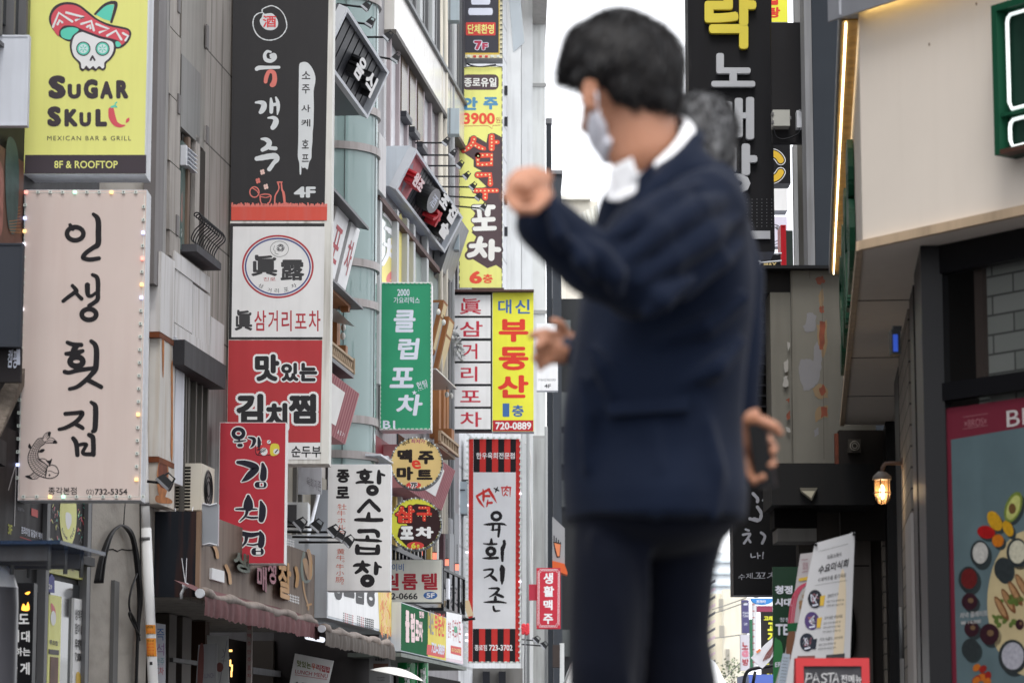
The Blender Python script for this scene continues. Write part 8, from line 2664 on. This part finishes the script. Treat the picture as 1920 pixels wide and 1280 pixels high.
# raised fist
limb(m,[WR,A(1000,378,-0.305),A(985,350,-0.31)],[mm(34),mm(40),mm(36)],SKIN)
m.ball(A(990,348,-0.305),(mm(40),0.042,mm(34)),SKIN); m.ball(A(972,356,-0.315),(mm(24),0.044,mm(32)),SKIN)
for k in range(4):
 kx,ky,d = 958 + 15 * k,340 - 7 * k,-0.352 + k * 0.014
 finger(m,[A(kx + 26,ky + 12,d + .004),A(kx,ky,d),A(kx - 9 + 3 * k,ky + 30,d - .006),A(kx + 12,ky + 46,d)],mm((11.5,12.5,12.5,11)[k]))
finger(m,[A(1022,372,-0.34),A(1000,394,-0.372),A(970,392,-0.376),A(958,384,-.372)],mm(12))
# legs
for dx,dy in ((1140,0.0),(1276,0.04)):
 limb(m,[A(1230,900),A(dx,1020,dy),A(dx - 8,1480,dy),A(dx,1960,dy)],[0.06,0.045,0.04,0.035],SKIN)
solid(m,'body',man,0.0055,5,SKIN)
# ear
m = MB(); m.ball(A(1107,178,-0.082),(mm(13),0.012,mm(30)),SKIN,16,12,Matrix.Rotation(0.25,3,'Y')); m.ball(A(1112,200,-0.08),(mm(8),0.010,mm(12)),SKIN); m.tube([A(1104 + 9 * math.cos(a),176 + 24 * math.sin(a),-0.094) for a in [math.pi * (0.45 + 1.2 * i / 12) for i in range(13)]],0.0045,SKIN,seg=8)
solid(m,'ear',man,0.003,3,SKIN)
for dy,px in ((0.05,1096),(0.085,1112)):
 pass
m = MB(); m.ball(A(1093,190,0.03),(mm(5),0.012,mm(6)),mat('eye white',(226,224,220),rough=0.2)); m.ball(A(1090.5,190,0.03),(mm(3.4),0.007,mm(3.6)),mat('dark iris',(40,28,22),rough=0.15)); m.build('eye',man)
# hair
m = MB()
def hh(px,py,rx,ry,rz,dy=0.0):
 m.ball(A(px,py,dy),(mm(rx),ry,mm(rz)),HAIRB,24,16)
hh(1172,116,112,0.1,90); hh(1216,140,66,0.094,84); hh(1200,170,76,0.088,50); hh(1230,184,44,0.082,38); hh(1172,178,46,0.088,38); hh(1258,140,26,.07,76); hh(1212,204,56,.078,20); hh(1244,200,28,.068,20); hh(1150,178,28,.086,28); hh(1124,156,24,.088,24); hh(1180,196,36,.082,24)
hh(1130,95,74,0.09,62); hh(1095,108,44,0.085,46); hh(1068,126,22,0.07,30); hh(1058,128,14,0.05,22); hh(1124,134,36,0.098,34); hh(1168,165,52,0.092,40); hh(1160,55,60,0.08,32)
limb(m,[A(1090,140,-.06),A(1078,152,-.05),A(1066,146,-.04)],[mm(14),mm(10),mm(6)],HAIRB)
solid(m,'hair',man,0.006,16,HAIRB,rough=0.002,rscale=26)
def strands(head,name,crown,n,mats,length,rs):
 """loose locks over the hair mass, combed away from the crown"""
 rn = random.Random(rs)
 me = head.data
 off = head.parent.location
 t = MB()
 vs = [(v.co + off,v.normal.copy()) for v in me.vertices]
 for _ in range(n):
  p,nn = rn.choice(vs)
  d = p - crown
  d = d + Vector((rn.gauss(0,.012),rn.gauss(0,.012),-.02))
  d = (d - nn * d.dot(nn))
  if d.length < 1e-4:
   continue
  d.normalize()
  w = nn.cross(d).normalized() * rn.uniform(.0012,.0026)
  l = length * rn.uniform(.5,1.2)
  q = [p + nn * .001,p + d * l * .5 + nn * rn.uniform(.002,.006),p + d * l + nn * rn.uniform(-.004,.007)]
  t.add([q[0] - w,q[0] + w,q[1] + w * .8,q[1] - w * .8,q[2]],[[0,1,2,3],[3,2,4]],rn.choice(mats),True)
 t.build(name,head,recalc=False)
ho = [o for o in man.children if o.name.startswith('hair')][0]
strands(ho,'hair_strands',A(1185,40,.0),5200,[HAIRB,hairm('dark brown hair',(0.006,0.005,0.005),(0.022,0.019,0.018))],.034,3)
# mask and strap
m = MB(); m.ball(A(1124,246,0.04),(mm(25),0.082,mm(50)),MASK,20,14,Matrix.Rotation(-0.3,3,'Y')); m.ball(A(1140,282,0.035),(mm(20),0.075,mm(22)),MASK)
solid(m,'face_mask',man,0.005,4,MASK)
m = MB(); m.tube([A(x,y,d) for x,y,d in ((1112,232,-0.035),(1117,215,-0.075),(1120,196,-0.088),(1118,172,-0.092))],0.0014,MASK,seg=6); m.tube([A(x,y,d) for x,y,d in ((1128,272,-0.03),(1126,240,-0.075),(1122,205,-0.09))],0.0014,MASK,seg=6); m.build('mask_strap',man)
# shirt collar
m = MB()
pts = []
for i in range(33):
 a = 2 * math.pi * i / 32
 cx,cy = 1216,280
 ax_,ay_ = 72,-58
 pts.append(A(cx + ax_ * math.cos(a) + 10 * math.sin(a),cy + ay_ * math.cos(a) + 24 * math.sin(a),-0.078 * math.sin(a)))
lo = []
for i in range(33):
 a = 2 * math.pi * i / 32
 lo.append(A(1220 + 86 * math.cos(a) + 12 * math.sin(a),306 - 66 * math.cos(a) + 30 * math.sin(a),-0.096 * math.sin(a)))
n_ = Vector((0,0,-.004))
ins = [p + (Vector((A(1220,290).x,Y1,p.z)) - p).normalized() * .008 for p in pts]
ino = [p + (Vector((A(1220,300).x,Y1,p.z)) - p).normalized() * .012 for p in lo]
fs = []
for i in range(32):
 for r0,r1 in ((0,1),(1,3),(3,2),(2,0)):
  fs.append([r0 * 33 + i,r0 * 33 + i + 1,r1 * 33 + i + 1,r1 * 33 + i])
m.add(pts + lo + ins + ino,fs,SHIRT,True)
m.prism([A(1140,316,-0.045),A(1186,292,-0.085),A(1196,330,-0.09),A(1160,362,-0.05)],(0,0.012,0),SHIRT)
m.ball(A(1200,372,0.0),(mm(24),0.05,mm(70)),SHIRT)
solid(m,'shirt',man,0.004,2,SHIRT)
# jacket: torso and both sleeves in one surface
m = MB()
def loft(mb,rows,m_,Yo=0.0,seg=40,px=A):
 vs,fs = [],[]
 for (y,xl,xr,dn,df) in rows:
  a,b = px(xl,y,Yo),px(xr,y,Yo)
  cx,rx = (a.x + b.x) / 2,(b.x - a.x) / 2
  for k in range(seg):
   t_ = 2 * math.pi * k / seg
   c_,s_ = math.cos(t_),math.sin(t_)
   e = 0.85
   X = cx + rx * math.copysign(abs(c_) ** e,c_)
   Yv = a.y + (dn if s_ < 0 else df) * math.copysign(abs(s_) ** e,s_)
   vs.append((X,Yv,a.z))
 n = len(rows)
 for i in range(n - 1):
  for k in range(seg):
   k2 = (k + 1) % seg
   fs.append([i * seg + k,i * seg + k2,(i + 1) * seg + k2,(i + 1) * seg + k])
 fs.append(list(range(seg))[::-1]); fs.append([(n - 1) * seg + k for k in range(seg)])
 mb.add(vs,fs,m_,True)
loft(m,[(276,1276,1306,.04,.05),(300,1252,1332,.08,.08),(335,1206,1362,.115,.11),(372,1172,1388,.125,.13),(430,1132,1402,.125,.15),(520,1102,1412,.125,.16),(600,1084,1412,.125,.16),(680,1066,1400,.125,.155),(760,1056,1394,.13,.15),(850,1052,1396,.14,.155),(930,1056,1402,.165,.16),(980,1062,1398,.165,.16)],SUIT)
# collar of the jacket
limb(m,[A(1306,262,-0.04),A(1280,306,-0.09),A(1238,352,-0.12),A(1196,405,-0.13)],[mm(18),mm(20),mm(22),mm(22)],SUIT)
limb(m,[A(1304,256,0.04),A(1310,262,0.0),A(1306,262,-0.04)],[mm(16),mm(18),mm(18)],SUIT)
limb(m,[A(1200,400,0.10),A(1140,630,0.14),A(1160,760,0.10)],[0.075,0.062,0.05],SUIT)
for q,r in (([(1240,640,-.125),(1320,610,-.125),(1395,560,-.10)],15),([(1280,720,-.125),(1345,690,-.125),(1396,640,-.09)],13),([(1100,640,-.11),(1130,690,-.12),(1150,740,-.125)],13),([(1085,700,-.10),(1100,780,-.115),(1098,880,-.12)],12),([(1330,790,-.12),(1345,880,-.13),(1340,970,-.14)],13),([(1230,800,-.14),(1236,880,-.15),(1230,970,-.15)],9)):
 limb(m,[A(*p) for p in q],[mm(r * .7)] + [mm(r * 1.5)] * (len(q) - 2) + [mm(r * .7)],SUIT,10)
jk = solid(m,'jacket',man,0.0075,3,SUIT,rough=0.009,rscale=12)
m = MB()
q0 = [A(1138,752,-.147),A(1290,742,-.143),A(1292,768,-.148),A(1140,778,-.152)]
m.prism(q0,(0,0.02,0),SUIT); m.build('pocket_flap',jk)
m = MB(); m.tube([A(1066,640,-.06),A(1063,640,-.07)],0.009,mat('dark button',(60,62,74),rough=0.3)); m.build('button',jk)
m = MB(); m.prism([A(1196,330,-.135),A(1228,300,-.115),A(1222,380,-.15),A(1186,430,-.155)],(0,0.006,0),SUIT); m.build('lapel',jk)
# the raised left sleeve
m = MB()
limb(m,[A(1332,362,-0.05),A(1322,398,-0.10),A(1262,462,-0.17),A(1190,528,-0.225)],[mm(62),mm(82),mm(76),mm(68)],SUIT)
limb(m,[A(1190,528,-0.225),A(1100,488,-0.265),A(1018,416,-0.295)],[mm(68),mm(60),mm(53)],SUIT)
# creases of the sleeve and the pulled cloth at the shoulder
for q,r in (([(1140,450,-.285),(1195,412,-.255),(1255,372,-.2),(1310,345,-.16)],13),([(1172,486,-.285),(1240,436,-.25),(1310,392,-.2),(1368,370,-.14)],14),([(1196,530,-.275),(1262,486,-.245),(1330,440,-.2),(1385,410,-.14)],13),([(1200,570,-.25),(1275,545,-.2),(1350,490,-.17),(1395,455,-.12)],12),([(1100,455,-.315),(1125,480,-.305),(1150,515,-.295),(1160,560,-.28)],13),([(1070,452,-.33),(1090,490,-.325),(1112,530,-.30)],11),([(1036,398,-.345),(1050,440,-.345),(1052,475,-.335)],9),([(1210,590,-.255),(1240,560,-.26),(1300,520,-.235)],12)):
 limb(m,[A(p[0],p[1],p[2] - .008) for p in q],[mm(r * .8)] + [mm(r * 1.9)] * (len(q) - 2) + [mm(r * .6)],SUIT,10)
solid(m,'sleeve',man,0.006,3,SUIT,rough=0.006,rscale=18)
# trousers
m = MB()
limb(m,[A(1150,930,-.02),A(1142,1060,-.06),A(1130,1250,-.07),A(1128,1480,-.04),A(1135,1930,.0)],[mm(72),mm(70),mm(64),mm(60),mm(58)],TROU)
limb(m,[A(1280,930,.02),A(1262,1060,.04),A(1256,1190,.06),A(1266,1320,.07),A(1275,1480,.05),A(1290,1935,.07)],[mm(98),mm(84),mm(80),mm(84),mm(66),mm(58)],TROU)
m.ball(A(1225,960,0),(mm(160),.15,mm(90)),TROU,28,18)
limb(m,[A(1110,1000,-.11),A(1150,1130,-.115),A(1172,1290,-.10),A(1180,1500,-.06)],[mm(8),mm(14),mm(16),mm(10)],TROU,10)
limb(m,[A(1210,1010,-.10),A(1205,1130,-.07),A(1200,1300,-.05)],[mm(10),mm(14),mm(10)],TROU,10)
solid(m,'trousers',man,0.0075,5,TROU,rough=0.004,rscale=9)
for px,dy in ((1132,.0),(1290,.06)):
 m = MB(); c = A(px,2005,dy)
 m.ball((c.x - .05,c.y + .02,.045),(.14,.05,.05),SHOE,20,12); m.ball((c.x + .05,c.y,.055),(.055,.045,.055),SHOE); m.box(c.x - .18,c.x + .09,c.y - .04,c.y + .05,0.0,.02,SHOE)
 solid(m,'shoe',man,0.008,2,SHOE)
 # ---- the second man behind him
Y2_ = 5.15
def B(px,py,dy=0.0):
 return P(px,py,Y2_ + dy)
def m2(n):
 return n * Y2_ / F
gu = thing('person','grey haired man mostly hidden behind the first man, gesturing and holding a phone','person',(B(1270,1950).x,Y2_,0))
m = MB()
m.ball(B(1300,262,0),(m2(60),.075,m2(80)),SKIN,24,16)
m.ball(B(1288,300,0.02),(m2(44),.06,m2(56)),SKIN); m.ball(B(1268,300,.03),(m2(12),.018,m2(16)),SKIN)
limb(m,[B(1310,420),B(1318,330)],[m2(70),m2(60)],SKIN)
limb(m,[B(1300,450),B(1280,900)],[.07,.07],SKIN)
limb(m,[B(1340,430),B(1368,440),B(1400,620,-.02),B(1396,770,-.03)],[.03,.026,.022,.02],SKIN)
# right hand with the phone
limb(m,[B(1398,770,-.03),B(1404,805,-.03),B(1408,835,-.03)],[m2(25),m2(31),m2(28)],SKIN)
finger(m,[B(1400,790,-.05),B(1428,789,-.075),B(1452,800,-.08),B(1461,811,-.075)],m2(13.5))
finger(m,[B(1406,815,-.03),B(1440,822,-.03),B(1452,840,-.05),B(1448,846,-.075)],m2(10.5))
finger(m,[B(1406,840,-.03),B(1436,852,-.03),B(1450,868,-.05),B(1444,872,-.078)],m2(10.5))
finger(m,[B(1404,850,-.03),B(1412,884,-.03),B(1432,896,-.06),B(1430,894,-.085)],m2(10.5))
finger(m,[B(1398,850,-.03),B(1402,884,-.05),B(1414,902,-.075)],m2(10.5))
# left arm, hand held out in front (towards the left of the picture)
limb(m,[B(1240,450),B(1190,690,.02),B(1085,655,.03),B(1062,650,.03)],[.035,.03,.028,.03],SKIN)
m.ball(B(1050,650,.03),(m2(26),.022,m2(36)),SKIN)
finger(m,[B(1042,628,.02),B(1022,622,.01),B(1002,626,.01),B(994,631,.01)],m2(9.5))
finger(m,[B(1036,645,.02),B(1018,640,.005),B(1006,650,.0),B(1014,662,.01)],m2(9.5))
finger(m,[B(1036,660,.03),B(1016,662,.015),B(1003,672,.01),B(1012,680,.02)],m2(9.2))
finger(m,[B(1040,674,.03),B(1024,680,.02),B(1012,690,.02)],m2(8.4))
finger(m,[B(1060,622,.01),B(1050,606,-.005),B(1038,602,-.01)],m2(10))
for dx,dy in ((1200,.0),(1262,.04)):
 limb(m,[B(1280,900),B(dx,1000,dy),B(dx,1450,dy),B(dx,1900,dy)],[.06,.05,.045,.035],SKIN)
solid(m,'body',gu,0.0055,4,SKIN)
m = MB()
for a in ((1322,236,60,.09,60,0),(1342,262,36,.08,64,0),(1300,218,44,.08,42,0),(1330,300,36,.09,44,-.01),(1350,240,24,.07,40,0),(1338,290,40,.092,66,-.005),(1310,262,66,.096,60,0)):
 m.ball(B(a[0],a[1],a[5]),(m2(a[2]),a[3],m2(a[4])),HAIRG,24,16)
solid(m,'hair',gu,0.006,4,HAIRG,rough=0.007,rscale=30)
strands([o for o in gu.children if o.name.startswith('hair')][0],'hair_strands',B(1325,190),3000,[HAIRG,hairm('silver hair',(0.05,0.05,0.05),(0.24,0.24,0.25)),HAIRB],.026,4)
m = MB()
loft(m,[(345,1280,1345,.06,.06),(390,1225,1390,.11,.1),(440,1200,1404,.13,.12),(560,1180,1400,.14,.13),(760,1175,1392,.14,.13),(960,1170,1388,.15,.14)],SUIT,px=B)
limb(m,[B(1368,425),B(1398,520,-.01),B(1400,620,-.02),B(1396,700,-.03),B(1394,765,-.03)],[m2(40),m2(40),m2(36),m2(33),m2(31)],SUIT)
limb(m,[B(1240,440),B(1190,690,.02),B(1100,660,.03)],[.075,.06,.045],SUIT)
solid(m,'jacket',gu,0.0085,4,SUIT,rough=0.004,rscale=12)
m = MB()
limb(m,[B(1215,930),B(1200,1100),B(1200,1450),B(1202,1880)],[.095,.07,.065,.06],TROU); limb(m,[B(1290,920,.03),B(1262,1080,.03),B(1262,1450,.04),B(1266,1880,.05)],[.09,.07,.065,.06],TROU)
solid(m,'trousers',gu,0.01,4,TROU)
for px in (1202,1266):
 m = MB(); c = B(px,1930)
 m.ball((c.x - .05,c.y + .02,.045),(.14,.05,.05),SHOE,20,12); m.ball((c.x + .05,c.y,.055),(.055,.045,.055),SHOE)
 solid(m,'shoe',gu,0.009,2,SHOE)
m = MB(); c = B(1430,850,-.075)
rot = Matrix.Rotation(R(-8),3,'Y')
m.hexa([c + rot @ Vector((x,-.005,z)) for x,z in ((-.02,-.06),(.012,-.06),(.012,.055),(-.02,.055))],[c + rot @ Vector((x + .012,.06,z)) for x,z in ((-.02,-.06),(.012,-.06),(.012,.055),(-.02,.055))],mat('phone black',(20,20,22),k=0.5,rough=0.5))
settle(m,'mobile_phone','black mobile phone held in the hand of the second man','phone')
bpy.data.objects.remove(_to)
